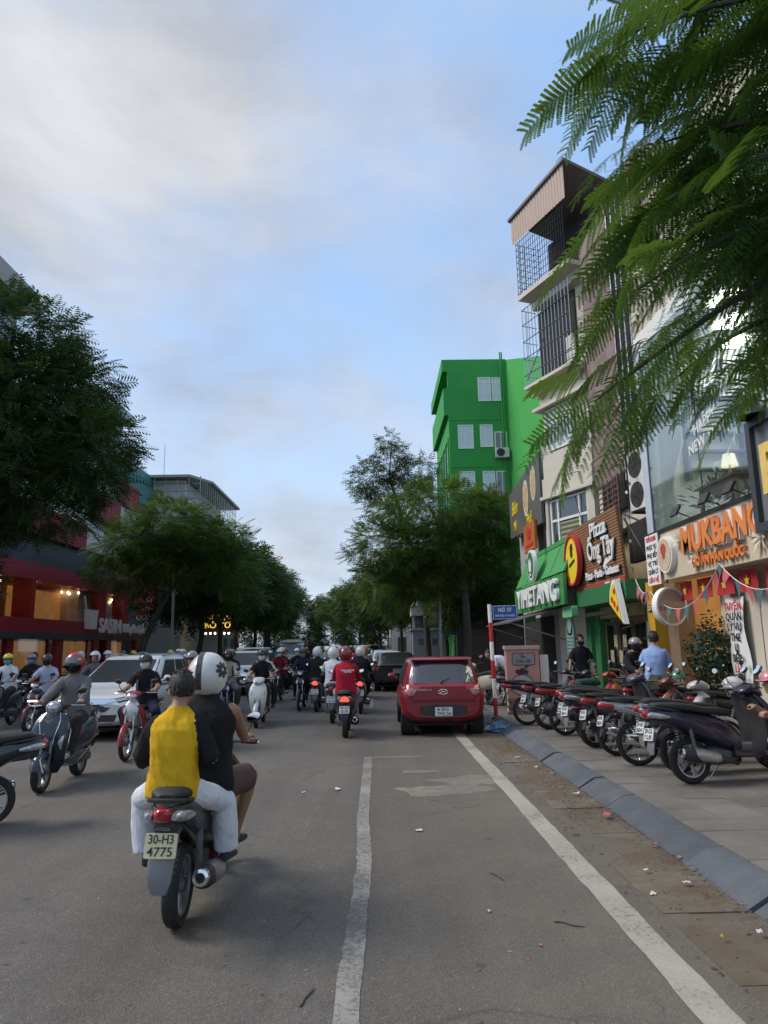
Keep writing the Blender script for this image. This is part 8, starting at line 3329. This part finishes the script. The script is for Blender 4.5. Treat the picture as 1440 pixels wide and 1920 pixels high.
b = bike('scooter', (-1.02, 16.9, 0), 0, P_('black', (0, 0, 0)), None, 'black scooter just ahead of the red jacket rider', TG)
rider('sA', b, dict(shirt=K_WHITE, trousers=K_JEAN), 'rider in white shirt with a white helmet just ahead of the red jacket', 'open', H_WHITE, ey=False)
b = bike('scooter', (-.42, 19.0, 0), 0, P_('dark_grey', (0, 0, 0)), None, 'scooter right of the red jacket rider with a lit tail lamp', TG, tail_on=True)
rider('sB', b, dict(shirt=K_BLACK, trousers=K_BLACK), 'rider in black with white helmet right of the red jacket', 'open', H_WHITE, ey=False)
b = bike('scooter', (-.38, 24.0, 0), 0, P_('gun_grey', (0, 0, 0)), None, 'second scooter with a lit tail lamp beside the parked sedan', TG, tail_on=True)
rider('sB', b, dict(shirt=K_GREYC, trousers=K_BLACK), 'rider in grey and orange helmet beside the parked sedan', 'open', paint('helmet_orange', (.4, .14, .05)), ey=False)

# ------------------------------------------------------------------ parked bikes on the pavement
PG = 'motorbikes parked on the pavement'
Z = .13
bike('scooter', (3.57, 8.49, Z), -79, P_('ink_blue', (.006, .006, .028)), P_('ink_blue', (0, 0, 0)), 'ink blue scooter nearest the camera in the parked row', PG, ('29-G2', '712.85'), lean=-5)
bike('moped', (3.43, 9.75, Z), -86, P_('pearl', (.50, .49, .46)), P_('dark_grey', (0, 0, 0)), 'white tailed moped with big spoked wheels second in the parked row', PG, ('29-H5', '308.14'), lean=-6)
bike('scooter', (3.72, 9.15, Z), -82, P_('warm_silver', (.26, .255, .245)), P_('warm_silver', (0, 0, 0)), 'silver grey scooter squeezed in behind the ink blue one', PG, lean=-4)
bike('moped', (3.43, 10.6, Z), -80, P_('brown_red', (.17, .04, .025)), P_('black', (0, 0, 0)), 'brownish red moped third in the parked row', PG, lean=-6)
bike('scooter', (3.36, 11.45, Z), -74, P_('slate', (.07, .085, .10)), P_('graphite', (.022, .022, .024)), 'graphite scooter in the middle of the parked row', PG, lean=-5)
bike('scooter', (3.5, 12.15, Z), -84, P_('maroon', (.17, .015, .02)), P_('dark_grey', (0, 0, 0)), 'maroon scooter with a red ball hung at its side in the parked row', PG, lean=-5)
b = bike('moped', (3.3, 12.95, Z), -80, P_('fire_red', (.30, .014, .014)), P_('orange', (.40, .09, .02)), 'red and orange moped in the parked row', PG, lean=-6)
bike('sport', (3.22, 13.85, Z), -75, P_('graphite', (0, 0, 0)), P_('dark_grey', (0, 0, 0)), 'black motorbike with slim wheels near the pink cabinet', PG, lean=-6)
bike('moped', (2.97, 14.6, Z), -82, P_('blue_black', (.014, .018, .05)), P_('wave_red', (0, 0, 0)), 'blue black moped parked against the pink cabinet', PG, lean=-6)
bike('sport', (4.95, 10.5, Z), -88, P_('graphite', (0, 0, 0)), None, 'black motorbike in the back row by the cafe shrub', PG, lean=-6)
bike('moped', (4.9, 11.6, Z), -92, P_('gun_grey', (0, 0, 0)), None, 'dark moped in the back row before the blue shirted man', PG, lean=-6)
bike('moped', (4.7, 12.5, Z), -86, P_('fire_red', (0, 0, 0)), P_('black', (0, 0, 0)), 'red moped in the back row before the pizza shop', PG, lean=-6)
b = bike('sport', (4.75, 13.9, Z), 195, P_('black', (0, 0, 0)), P_('gun_grey', (0, 0, 0)), 'black motorbike with a waiting rider before the pizza shop', PG)
rider('mB', b, dict(shirt=K_BLACK, trousers=K_BLACK), 'waiting rider in black jacket and black mask before the pizza shop', 'half', H_GREY, MK_BLACK, 'people on the pavement')
b = bike('retro', (3.0, 19.2, Z), 20, P_('cream', (.50, .46, .34)), None, 'cream scooter behind the red and white pole', PG, lean=-6)
b = bike('scooter', (3.4, 18.0, Z), -70, P_('gun_grey', (0, 0, 0)), None, 'grey scooter between the pole and the pink cabinet', PG, lean=-6)
clear_protos()
# loose helmets, crate and covers on the parked bikes


def loose_helmet(loc, m_, label, rz=0, kind='half'):
    t = empty('helmet', loc, rz, label, 'helmet', 'helmets left on the parked bikes')
    h = helmet(t, Matrix.Identity(4), kind, m_)
    return t


loose_helmet((4.72, 9.7, 1.08), H_WHITE, 'white helmet hung on the handlebar behind the ink blue scooter', 1.2, 'open')
loose_helmet((4.7, 11.4, 1.12), H_GREEN, 'green helmet left on a back row moped', .6)
loose_helmet((3.28, 12.05, .64), paint('ball_red', (.42, .02, .03)), 'small red helmet dangling beside the maroon scooter', 2.0)
cr = empty('seat_cover', (3.75, 13.02, .98), R(-80), 'dark green cloth bundle on the red moped seat', 'bag')
q = MB()
q.yl([(-.22, .03, .05, .02), (-.18, .04, .12, .06), (.05, .045, .135, .065), (.2, .03, .11, .05), (.24, .02, .04, .02)], 16, 3)
q.build('bundle', CL('bottle_green', (.022, .06, .05)), cr)
bg = empty('saddle_bag', (4.5, 11.5, .98), R(-85), 'olive saddle bag on a back row moped', 'bag')
q = MB()
q.yl([(-.18, .08, .10, .08), (-.14, .1, .16, .12), (.14, .1, .16, .12), (.18, .08, .10, .08)], 16, 5)
q.build('bag_body', CL('olive', (.06, .06, .035)), bg)

# ------------------------------------------------------------------ people on the pavement
o, HM = person(stand, (4.95, 12.9, Z), (0, 0, R(-20)), dict(shirt=K_BLUE, trousers=K_DARK, shoes=S_BLACK), 'man in light blue short sleeved shirt walking into the cafe', 'people on the pavement')
hair(o, HM)
cap = MB()
o2, HM2 = person(stand, (4.9, 17.4, Z), (0, 0, R(170)), dict(shirt=K_BLACK, trousers=K_BLACK), 'person in black shirt standing before the pizza shop door', 'people on the pavement')
hair(o2, HM2)
mask(o2, HM2, MK_BLACK)
o, HM = person(bendp, (3.5, 19.0, Z), (0, 0, R(70)), dict(shirt=K_WHITE, trousers=K_DARK), 'person in white shirt bending over the cream scooter', 'people on the pavement')
hair(o, HM)
# person leaning in from the right frame edge
o, HM = person(lean_, (4.82, 8.05, Z), (0, 0, R(78)), dict(shirt=CL('pink', (.45, .20, .20)), trousers=K_WHITE, shoes=S_WHITE), 'person in pink cap leaning over a scooter at the right frame edge', 'people on the pavement')
hc_ = helmet(o, HM, 'half', H_PINK, visor=H_PINK)

# ------------------------------------------------------------------ cars
i10 = hatchback(paint('ruby_paint', (.23, .008, .02)))
place_car(i10, 1.27, 14.05, True, 'ruby red hatchback parked by the kerb with plate 30G 795.26')
sd = sedan(paint('black_car', (.016, .016, .018)))
place_car(sd, .78, 27.4, True, 'black sedan parked ahead of the red hatchback', 'cars parked along the kerb')
wc = sedan(paint('white_car', (.55, .55, .55)))
place_car(wc, .55, 34.2, True, 'white sedan parked ahead of the black one', 'cars parked along the kerb')
sc2 = sedan(paint('silver_car', (.36, .37, .38)))
place_car(sc2, .5, 41.2, True, 'silver sedan farthest in the parked line', 'cars parked along the kerb')
s1 = suv(paint('pearl_white', (.60, .60, .59)))
turn_car(s1, -5.55, 14.3, 4.55, 'white sport utility car coming towards the camera behind the scooters', R(178), 'cars in the left lanes')
s2 = suv(paint('taxi_silver', (.50, .51, .52)), taxi=True)
turn_car(s2, -4.95, 26.5, 4.55, 'silver car with a white roof rack in the left lanes', PI, 'cars in the left lanes')
s3 = suv(paint('teal_van', (.07, .12, .135)))
turn_car(s3, -5.0, 40.5, 4.55, 'dark teal car with a loaded roof farther down the left lanes', PI, 'cars in the left lanes')
s3.scale = (1.12, 1.12, 1.2)
ld = MB()
ld.zl([(1.56, 1.5, .55, .8), (1.62, 1.5, .62, .9), (1.72, 1.5, .5, .7), (1.76, 1.5, .3, .4)], 16, 3)
ld.build('roof_load', K_BEIGE, s3)
s4 = suv(paint('silver_car', (0, 0, 0)), name='car')
turn_car(s4, -6.6, 19.6, 4.55, 'grey car waiting just behind the white sport utility car', R(180), 'cars in the left lanes')

# ------------------------------------------------------------------ far riders, one mesh per bike and per person
far_b = []
for kd, on in (('scooter', False), ('scooter', True), ('moped', False)):
    t = make_bike(kd, (), False, on)
    far_b.append(joined(t, 'motorbike'))
    hide_proto(t)
pal = [('black', K_BLACK), ('white', K_WHITE), ('grey', K_GREYC), ('red', K_RED), ('pale blue', K_PALEB), ('beige', K_BEIGE), ('dark red', K_DRED), ('navy', K_NAVY)]
hpal = [('white', H_WHITE), ('black', H_BLACK), ('red', H_RED), ('grey', H_GREY), ('yellow', H_YELLOW), ('green', H_GREEN)]
bpal = [('black', P_('black', (0, 0, 0))), ('grey', P_('gun_grey', (0, 0, 0))), ('red', P_('fire_red', (0, 0, 0))), ('white', P_('pearl', (0, 0, 0)))]
rf = random.Random(12)
ORD = ['nearest', 'second nearest', 'third nearest', 'fourth nearest', 'fifth nearest', 'sixth nearest', 'seventh nearest', 'eighth nearest', 'ninth nearest', 'tenth nearest', 'eleventh nearest', 'twelfth nearest', 'thirteenth nearest', 'farthest', 'very farthest']
file_n = {}
spots = []
for y in (28.5, 30.5, 33, 35, 37.5, 40, 43, 46, 50, 54, 59, 65, 72):
    for x in ((-1.75, -.75) if y < 36 else (-2.4, -1.5, -.6)):
        spots.append((x + rf.uniform(-.25, .25), y + rf.uniform(-.8, .8), True))
for x, y in ((-2.1, 21.4), (-4.0, 20.6), (-7.3, 19.4), (-8.7, 26.5), (-9.7, 24.4), (-6.9, 24.8), (-2.4, 31.5), (-3.7, 30.2), (-3.2, 33.8), (-2.9, 37), (-3.4, 43), (-3.0, 48), (-8.2, 24), (-7.6, 29), (-8.8, 33), (-7.4, 37), (-8.1, 22.4)):
    spots.append((x, y, False))
spots.sort(key=lambda q: q[1])
hl_ = {}
for i, (x, y, away) in enumerate(spots):
    x, _ = bend(x, y)
    cn, cm = pal[rf.randrange(len(pal))]
    hn, hm = hpal[rf.choice((0, 0, 0, 1, 1, 2, 3, 4, 5))]
    bn_, bm = bpal[rf.choice((0, 0, 0, 1, 1, 2, 3))]
    k = rf.randrange(2)
    me = far_b[(1 if away and rf.random() < .35 else 0) if rf.random() < .6 else 2]
    ob_ = bpy.data.objects.new('motorbike', me)
    link(ob_)
    ob_.location = (x, y, 0)
    ob_.rotation_euler = (0, 0, rf.uniform(-.06, .06) + (0 if away else PI))
    for s_ in ob_.material_slots:
        if s_.material and s_.material.name in ('PAINT_A', 'PAINT_B'):
            s_.link = 'OBJECT'
            s_.material = bm
    pos_ = ('left file riding away', 'middle file riding away', 'right file riding away')[0 if x < -1.9 else (1 if x < -1.05 else 2)] if away else ('far left oncoming file', 'inner oncoming file')[0 if x < -6 else 1]
    n_ = file_n[pos_] = file_n.get(pos_, -1) + 1
    tag(ob_, 'distant %s motorbike, %s in the %s' % (bn_, ORD[n_], pos_), 'motorbike', 'distant motorbikes in the crowd')
    o, HM = person(far_p[k], ob_.location, ob_.rotation_euler, dict(shirt=cm, trousers=rf.choice((K_BLACK, K_DARK, K_JEAN))), 'distant rider in %s and %s helmet, %s in the %s' % (cn, hn, ORD[n_], pos_), 'distant riders in the crowd')
    key = (k, hn)
    if key not in hl_:
        hl_[key] = helmet(o, HM, 'open' if hn == 'white' else 'half', hm)
    else:
        copy_tree(hl_[key], o)

# ------------------------------------------------------------------ street furniture and small things
pole = empty('street_name_pole', (2.61, 16.2, .12), 0, 'red and white banded pole with a blue street name plate by the kerb', 'sign')
pole.rotation_euler = (0, R(-1.0), 0)
cols_ = [M_RED, M_SIGNW]
z_ = 0
for k, h_ in enumerate((.42, .42, .40, .40, .42, .41)):
    q = MB()
    q.lathe([(.045, z_), (.045, z_ + h_)], (0, 0, 0), (0, 0, 1), 18)
    if k == 5:
        q.lathe([(0, z_ + h_), (.045, z_ + h_)], (0, 0, 0), (0, 0, 1), 18)
    q.build('band', cols_[k % 2], pole)
    z_ += h_
sg = MB()
sg.loft([[Vector((q[0], yy, q[1])) for q in rrect(.06, .62, 2.12, 2.44, .02)] for yy in (-.012, .012)])
so_ = sg.build('name_plate', M_BLUE, pole, 30)
sg = MB()
sg.tube([(q[0], -.014, q[1]) for q in rrect(.075, .605, 2.135, 2.425, .015)] + [(.605, -.014, 2.41)], .004, 4)
sg.build('border', M_SIGNW, so_)
text('lettering', 'NGÕ  237', M_SIGNW, (.34, -.016, 2.335), (1, 0, 0), (0, 0, 1), so_, size=.12, depth=.004, bold=.002, width=.30)
text('lettering', 'PHỐ TRẦN ĐẠI NGHĨA', M_SIGNW, (.34, -.016, 2.205), (1, 0, 0), (0, 0, 1), so_, size=.062, depth=.004, bold=.001, width=.44)
q = MB()
q.zl([(-.02, 0, .09, .09), (.02, 0, .085, .085), (.035, 0, .05, .05)], 16, 2)
q.build('base', M_ENG, pole)

M_PINKBOX = stained('pink_box', (.50, .255, .22), (.56, .30, .26), (.30, .17, .15), 3.0, lo=.55, hi=.8, bump=.1)
pb = empty('telecom_cabinet', (3.38, 16.95, .12), R(-6), 'pink painted roadside cabinet with cartoon graffiti', 'cabinet')
q = MB()
q.bx(-.37, .37, -.28, .28, .38, 1.46)
q.build('body', M_PINKBOX, pb, 0)
q = MB()
q.bx(-.40, .40, -.31, .31, 1.46, 1.54)
q.build('lid', stained('pink_lid', (.56, .42, .38), (.6, .46, .42), (.4, .28, .25), 3), pb, 0)
bm_ = MB()
bm_.box((0, 0, 0), (.235, .10, .062))
bme = bm_.mesh('brick', 0)
bme.materials.append(stained('brick_dusty', (.22, .13, .11), (.28, .18, .15), (.16, .13, .12), 4))
q = MB()
q.bx(-.36, .36, -.26, .26, 0, .38)
pl_ = q.build('plinth', M_GREY, pb, 0)
for k in range(5):
    for j in range(3):
        o = bpy.data.objects.new('brick', bme)
        link(o, pl_)
        o.location = (-.25 + j * .25 + (.06 if k % 2 else -.02), -.275, .045 + k * .072)
q = MB()
q.bx(.41, .60, -.1, .3, .3, 1.32)
q.build('side_panel', M_PLATE, pb, 0)
gd = MB()
gd.prism(rrect(-.24, .28, 1.10, 1.38, .05), (0, -.284, 0), (1, 0, 0), (0, 0, 1), .004)
gd.prism([(.05, 1.10), (.16, 1.10), (.02, 1.0)], (0, -.284, 0), (1, 0, 0), (0, 0, 1), .004)
gd.prism(ellp(-.03, .66, .27, .24, 26), (0, -.284, 0), (1, 0, 0), (0, 0, 1), .004)
for (a, b_) in ((-.12, .96), (-.02, .99), (.06, .95), (-.05, .92)):
    gd.prism(ellp(a, b_, .06, .05, 12), (0, -.284, 0), (1, 0, 0), (0, 0, 1), .0045)
gd.build('graffiti_outline', M_INK, pb, 0)
gd = MB()
gd.prism(rrect(-.225, .265, 1.115, 1.365, .045), (0, -.289, 0), (1, 0, 0), (0, 0, 1), .003)
gd.build('graffiti_bubble', mat('graffiti_grey', (.26, .25, .27), .7), pb, 0)
gd = MB()
gd.prism(ellp(-.03, .66, .25, .22, 26), (0, -.289, 0), (1, 0, 0), (0, 0, 1), .003)
gd.build('graffiti_head', mat('graffiti_pale', (.42, .36, .34), .7), pb, 0)
text('graffiti_words', 'Ăn\nCơm đê', M_INK, (.0, -.294, 1.24), (1, 0, 0), (0, 0, 1), pb, size=.10, depth=.002, bold=.002, shear=.2)
gd = MB()
for k in range(4):
    gd.tube([(-.10 + .06 * k, -.293, .72), (-.09 + .06 * k, -.293, .70)], .008, 5)
gd.tube([(-.2, -.293, .70), (-.15, -.293, .66), (.1, -.293, .655)], .006, 5)
gd.build('graffiti_face', M_INK, pb)

ks = empty('transformer_kiosk', (3.3, 47, .12), 0, 'grey transformer kiosk with a glazed top box behind the red hatchback', 'cabinet')
q = MB()
q.bx(-.95, .95, -.8, .8, 0, 2.45)
q.build('body', mat('kiosk_grey', (.26, .27, .29), .55, var=.08), ks, 0)
q = MB()
q.bx(-1.1, 1.1, -.95, .95, 2.45, 2.6)
q.build('ledge', mat('kiosk_ledge', (.33, .34, .33), .6), ks, 0)
for sx in (-1, 1):
    q = MB()
    q.bx(.03 if sx > 0 else -.9, .9 if sx > 0 else -.03, -.83, -.802, .1, 2.35)
    d_ = q.build('door', mat('kiosk_grey', (0, 0, 0)), ks, 0)
    q = MB()
    for k in range(5):
        q.bx(sx * .45 - .16, sx * .45 + .16, -.85, -.832, 1.55 + k * .08, 1.6 + k * .08)
    q.build('vent', M_ENG, d_, 0)
q = MB()
for x_ in (-.85, .85):
    for y_ in (-.65, .65):
        q.bx(x_ - .05, x_ + .05, y_ - .05, y_ + .05, 2.6, 3.4)
q.build('corner_post', M_GREY, ks, 0)
q = MB()
q.bx(-.8, .8, -.6, .6, 2.6, 3.4)
q.build('glazing', M_GLASS_D, ks, 0)
q = MB()
q.loft([[Vector((a * s_, b_ * s_ * .8, zz_)) for a, b_ in ((-1, -1), (1, -1), (1, 1), (-1, 1))] for s_, zz_ in ((1.02, 3.4), (1.0, 4.0), (.8, 4.3), (.3, 4.36))])
q.build('roof', mat('kiosk_roof', (.46, .46, .44), .6), ks, 0)

for k, (x, y, h_, lb, arm) in enumerate(((3.2, 36, 7.2, 'slim grey lamp post beside the bent right tree', 0), (-11.2, 40, 8.5, 'slim grey lamp post among the left trees', 1.2), (-3.3 - 8, 66, 8.5, 'far lamp post on the left side', 1.2))):
    t = empty('lamp_post', (x, y, .12), 0, lb, 'lamp post', 'lamp posts')
    q = MB()
    q.tube([(0, 0, 0), (0, 0, h_ * .5), (0, 0, h_)], [.085, .07, .05], 10)
    q.build('post', mat('galvanised', (.30, .31, .31), .5, m=.4), t)
    q = MB()
    q.tube([(0, 0, h_), (arm * .6 + .1, 0, h_ + .35), (arm + .3, 0, h_ + .4)], .035, 8)
    q.build('arm', mat('galvanised', (0, 0, 0)), t)
    q = MB()
    q.ell((arm + .5, 0, h_ + .38), (.35, .12, .06), 12, 6)
    q.build('lantern', M_GREYPL, t)
bs = empty('blue_name_plate', (4.3, 40, .12), 0, 'second blue street name plate in the shade of the right trees', 'sign')
q = MB()
q.tube([(0, 0, 0), (0, 0, 2.7)], .04, 8)
q.build('post', M_STEEL, bs)
q = MB()
q.bx(-.7, .7, -.06, -.045, 2.1, 2.6)
pn = q.build('name_plate', M_BLUE, bs, 0)
text('lettering', 'NGÕ 235', M_SIGNW, (0, -.07, 2.45), (1, 0, 0), (0, 0, 1), pn, size=.2, depth=.004)
text('lettering', 'PHỐ TRẦN ĐẠI NGHĨA', M_SIGNW, (0, -.07, 2.22), (1, 0, 0), (0, 0, 1), pn, size=.11, depth=.004)

# cafe shrub: dense dark round shrub in a pot
sb_ = empty('shrub', (5.72, 12.3, .13), 0, 'dark round leafed shrub in a pot at the cafe entrance', 'shrub')
q = MB()
q.lathe([(0, 0), (.2, 0), (.27, .42), (.23, .42), (.2, .3)], (0, 0, 0), (0, 0, 1), 20)
q.build('pot', M_GREY, sb_)
q = MB()
q.tube([(0, 0, .3), (.03, 0, .8), (0, .02, 1.3)], [.04, .03, .02], 8)
q.build('stem', M_BARK, sb_)
V, F = [], []
g = np.random.default_rng(44)
q = MB()
rr = random.Random(2)
for k in range(3200):
    a, e = rr.uniform(0, 2 * PI), math.asin(rr.uniform(-1, 1))
    rad = rr.uniform(.55, 1.0) * (1 + .12 * math.sin(3 * a + 2) + .1 * math.sin(5 * e))
    p = Vector((.46 * rad * math.cos(e) * math.cos(a), .5 * rad * math.cos(e) * math.sin(a), 1.28 + .72 * rad * math.sin(e)))
    nn = Vector((math.cos(e) * math.cos(a), math.cos(e) * math.sin(a), math.sin(e))) + Vector((rr.gauss(0, .5), rr.gauss(0, .5), rr.gauss(0, .5) + .3))
    u, v, d = basis(nn)
    s_ = rr.uniform(.022, .04)
    q.add([p + u * s_, p + v * s_ * .7, p - u * s_, p - v * s_ * .7], [(0, 1, 2, 3)])
q.build('leaves', leafm('shrub_leaf', (.014, .03, .014), (.03, .055, .022), .1), sb_, 0)

# litter: every scrap its own thing
PAPER = mat('paper_scrap', (.58, .57, .54), .7, var=.15)
PPINK = mat('pink_scrap', (.45, .12, .13), .7, var=.3)
LY = mat('yellow_leaf', (.36, .27, .05), .7, var=.3)


def scrap(x, y, z, s_, m_, seed, label, nm='paper_scrap', asp=.6, fold=.2):
    rr = random.Random(seed)
    q = MB()
    n = 4
    vs = []
    for i in range(n + 1):
        for j in range(n + 1):
            vs.append((s_ * (i / n - .5) * (1 + rr.uniform(-.18, .18)), s_ * asp * (j / n - .5) * (1 + rr.uniform(-.18, .18)), .004 + abs(rr.gauss(0, fold)) * s_ * .45))
    q.add(vs, [(i * (n + 1) + j, (i + 1) * (n + 1) + j, (i + 1) * (n + 1) + j + 1, i * (n + 1) + j + 1) for i in range(n) for j in range(n)])
    o = q.build(nm, m_, None, 60)
    o.location = (x, y, z)
    o.rotation_euler = (0, 0, rr.uniform(0, 3))
    tag(o, label, 'litter', 'litter by the kerb')


SC = [(-.5, 9.25, .16, PAPER, 'pale scrap on the asphalt left of the parking line'), (.38, 7.2, .11, PAPER, 'white scrap lying inside the parking bay'), (.72, 5.1, .05, PAPER, 'tiny white scrap in the middle of the parking bay'),
      (2.12, 11.3, .13, PAPER, 'white scrap in the gutter nearest the red hatchback'), (2.2, 10.4, .12, PAPER, 'crumpled white scrap in the gutter by the dark debris'), (2.3, 9.9, .1, PAPER, 'second white scrap against the kerb'),
      (2.26, 8.6, .13, PAPER, 'crumpled paper cup lid in the gutter'), (2.28, 7.55, .2, PPINK, 'pink and white wrapper in the gutter'), (2.02, 5.8, .09, PAPER, 'white scrap on the gutter slab'), (2.2, 5.5, .1, PAPER, 'crumpled white tissue near the kerb'),
      (2.25, 4.6, .09, PAPER, 'white scrap nearest the camera by the kerb'), (2.0, 3.95, .05, PAPER, 'tiny white scrap at the lower right'), (2.36, 6.5, .07, PPINK, 'pink scrap against the kerb stones'), (.93, 4.55, .05, PPINK, 'tiny magenta scrap on the asphalt'),
      (2.4, 6.1, .06, LY, 'yellow leaf by the kerb'), (2.0, 4.55, .05, LY, 'yellow leaf on the gutter slab'), (-.9, 9.1, .09, PAPER, 'pale scrap further left of the parking line'), (1.9, 5.35, .1, PAPER, 'pale stick of paper on the gutter slab')]
for i, (x, y, s_, m_, lb) in enumerate(SC):
    scrap(x, y, .006 if x < 2 else .03, s_ * .62, m_, i + 3, lb, 'fallen_leaf' if m_ is LY else 'paper_scrap')
bb = empty('plastic_bag', (2.42, 14.7, .02), .3, 'crumpled translucent blue plastic bag beside the red hatchback wheel', 'litter')
q = MB()
rr = random.Random(8)
vs = []
for i in range(9):
    for j in range(14):
        a = 2 * PI * j / 14
        t = PI / 2 * i / 8
        b_ = 1 + rr.uniform(-.28, .28)
        vs.append((.30 * b_ * math.cos(t) * math.cos(a), .20 * b_ * math.cos(t) * math.sin(a), .17 * math.sin(t) * (1 + rr.uniform(-.3, .2))))
q.add(vs, [(i * 14 + j, i * 14 + (j + 1) % 14, (i + 1) * 14 + (j + 1) % 14, (i + 1) * 14 + j) for i in range(8) for j in range(14)])
q.build('film', mat('blue_film', (.12, .26, .42), .3, var=.35, sc_=9), bb, 20)
# leaf and twig crumbs drifted along the gutter: uncountable
q = MB()
rr = random.Random(3)
for k in range(2600):
    f = rr.random()
    y = 2.5 + 13.5 * f
    x = 2.38 - abs(rr.gauss(0, .10)) if rr.random() < .6 else rr.uniform(1.72, 2.4)
    if rr.random() < .25:
        cx_, cy_ = rr.choice(((2.1, 10.7), (2.15, 9.3), (1.95, 7.6), (2.1, 8.1), (2.2, 12.2)))
        x, y = cx_ + rr.gauss(0, .14), cy_ + rr.gauss(0, .32)
    x = min(x, 2.42)
    s_ = rr.uniform(.004, .018)
    a = rr.uniform(0, PI)
    d = Vector((math.cos(a), math.sin(a), 0)) * s_ * 1.5
    n_ = Vector((-math.sin(a), math.cos(a), rr.uniform(-.3, .3))) * s_ * rr.uniform(.2, .7)
    p = Vector((x, y, .046 if x > 1.85 else .008))
    q.add([p - d, p - n_, p + d, p + n_ + Vector((0, 0, .004))], [(0, 1, 2, 3)], rr.randrange(3))
o = q.build('leaf_debris', [mat('debris_dark', (.06, .042, .028), .9, var=.4), mat('debris_tan', (.20, .13, .06), .9, var=.4), mat('debris_red', (.14, .06, .035), .9, var=.4)], None, 0)
tag(o, 'brown leaf crumbs drifted along the gutter', 'leaf litter', kind='stuff')
q = MB()
for k in range(420):
    x, y = rr.uniform(-3.5, 1.7), 2.6 + 9 * rr.random()
    s_ = rr.uniform(.003, .009)
    a = rr.uniform(0, PI)
    d = Vector((math.cos(a), math.sin(a), 0)) * s_ * rr.uniform(1, 2.5)
    n_ = Vector((-math.sin(a), math.cos(a), .2)) * s_ * .6
    p = Vector((x, y, .005))
    q.add([p - d, p - n_, p + d, p + n_], [(0, 1, 2, 3)], rr.randrange(3))
o = q.build('road_grit', [mat('debris_dark', (0, 0, 0)), mat('debris_tan', (0, 0, 0)), mat('grit_pale', (.36, .35, .32), .8)], None, 0)
tag(o, 'fine grit and crumbs strewn over the asphalt', 'grit', kind='stuff')
tw = [(.85, 5.9), (-1.5 + 1.1, 3.9), (1.1, 4.9), (-2.2, 7.5)]
for k, (x, y) in enumerate(tw):
    q = MB()
    rr = random.Random(k)
    pts = [(0, 0, .006)]
    a = rr.uniform(0, 6)
    for i in range(6):
        a += rr.uniform(-.6, .6)
        pts.append((pts[-1][0] + .035 * math.cos(a), pts[-1][1] + .035 * math.sin(a), .006))
    q.tube(pts, [.004] * 6 + [.001], 5)
    o = q.build('twig', mat('debris_dark', (0, 0, 0)), None)
    o.location = (x, y, 0)
    tag(o, ('curved dry twig in the parking bay', 'dry twig near the bottom of the road', 'short dry twig beside the kerb line', 'dry twig in the driving lane')[k], 'twig')
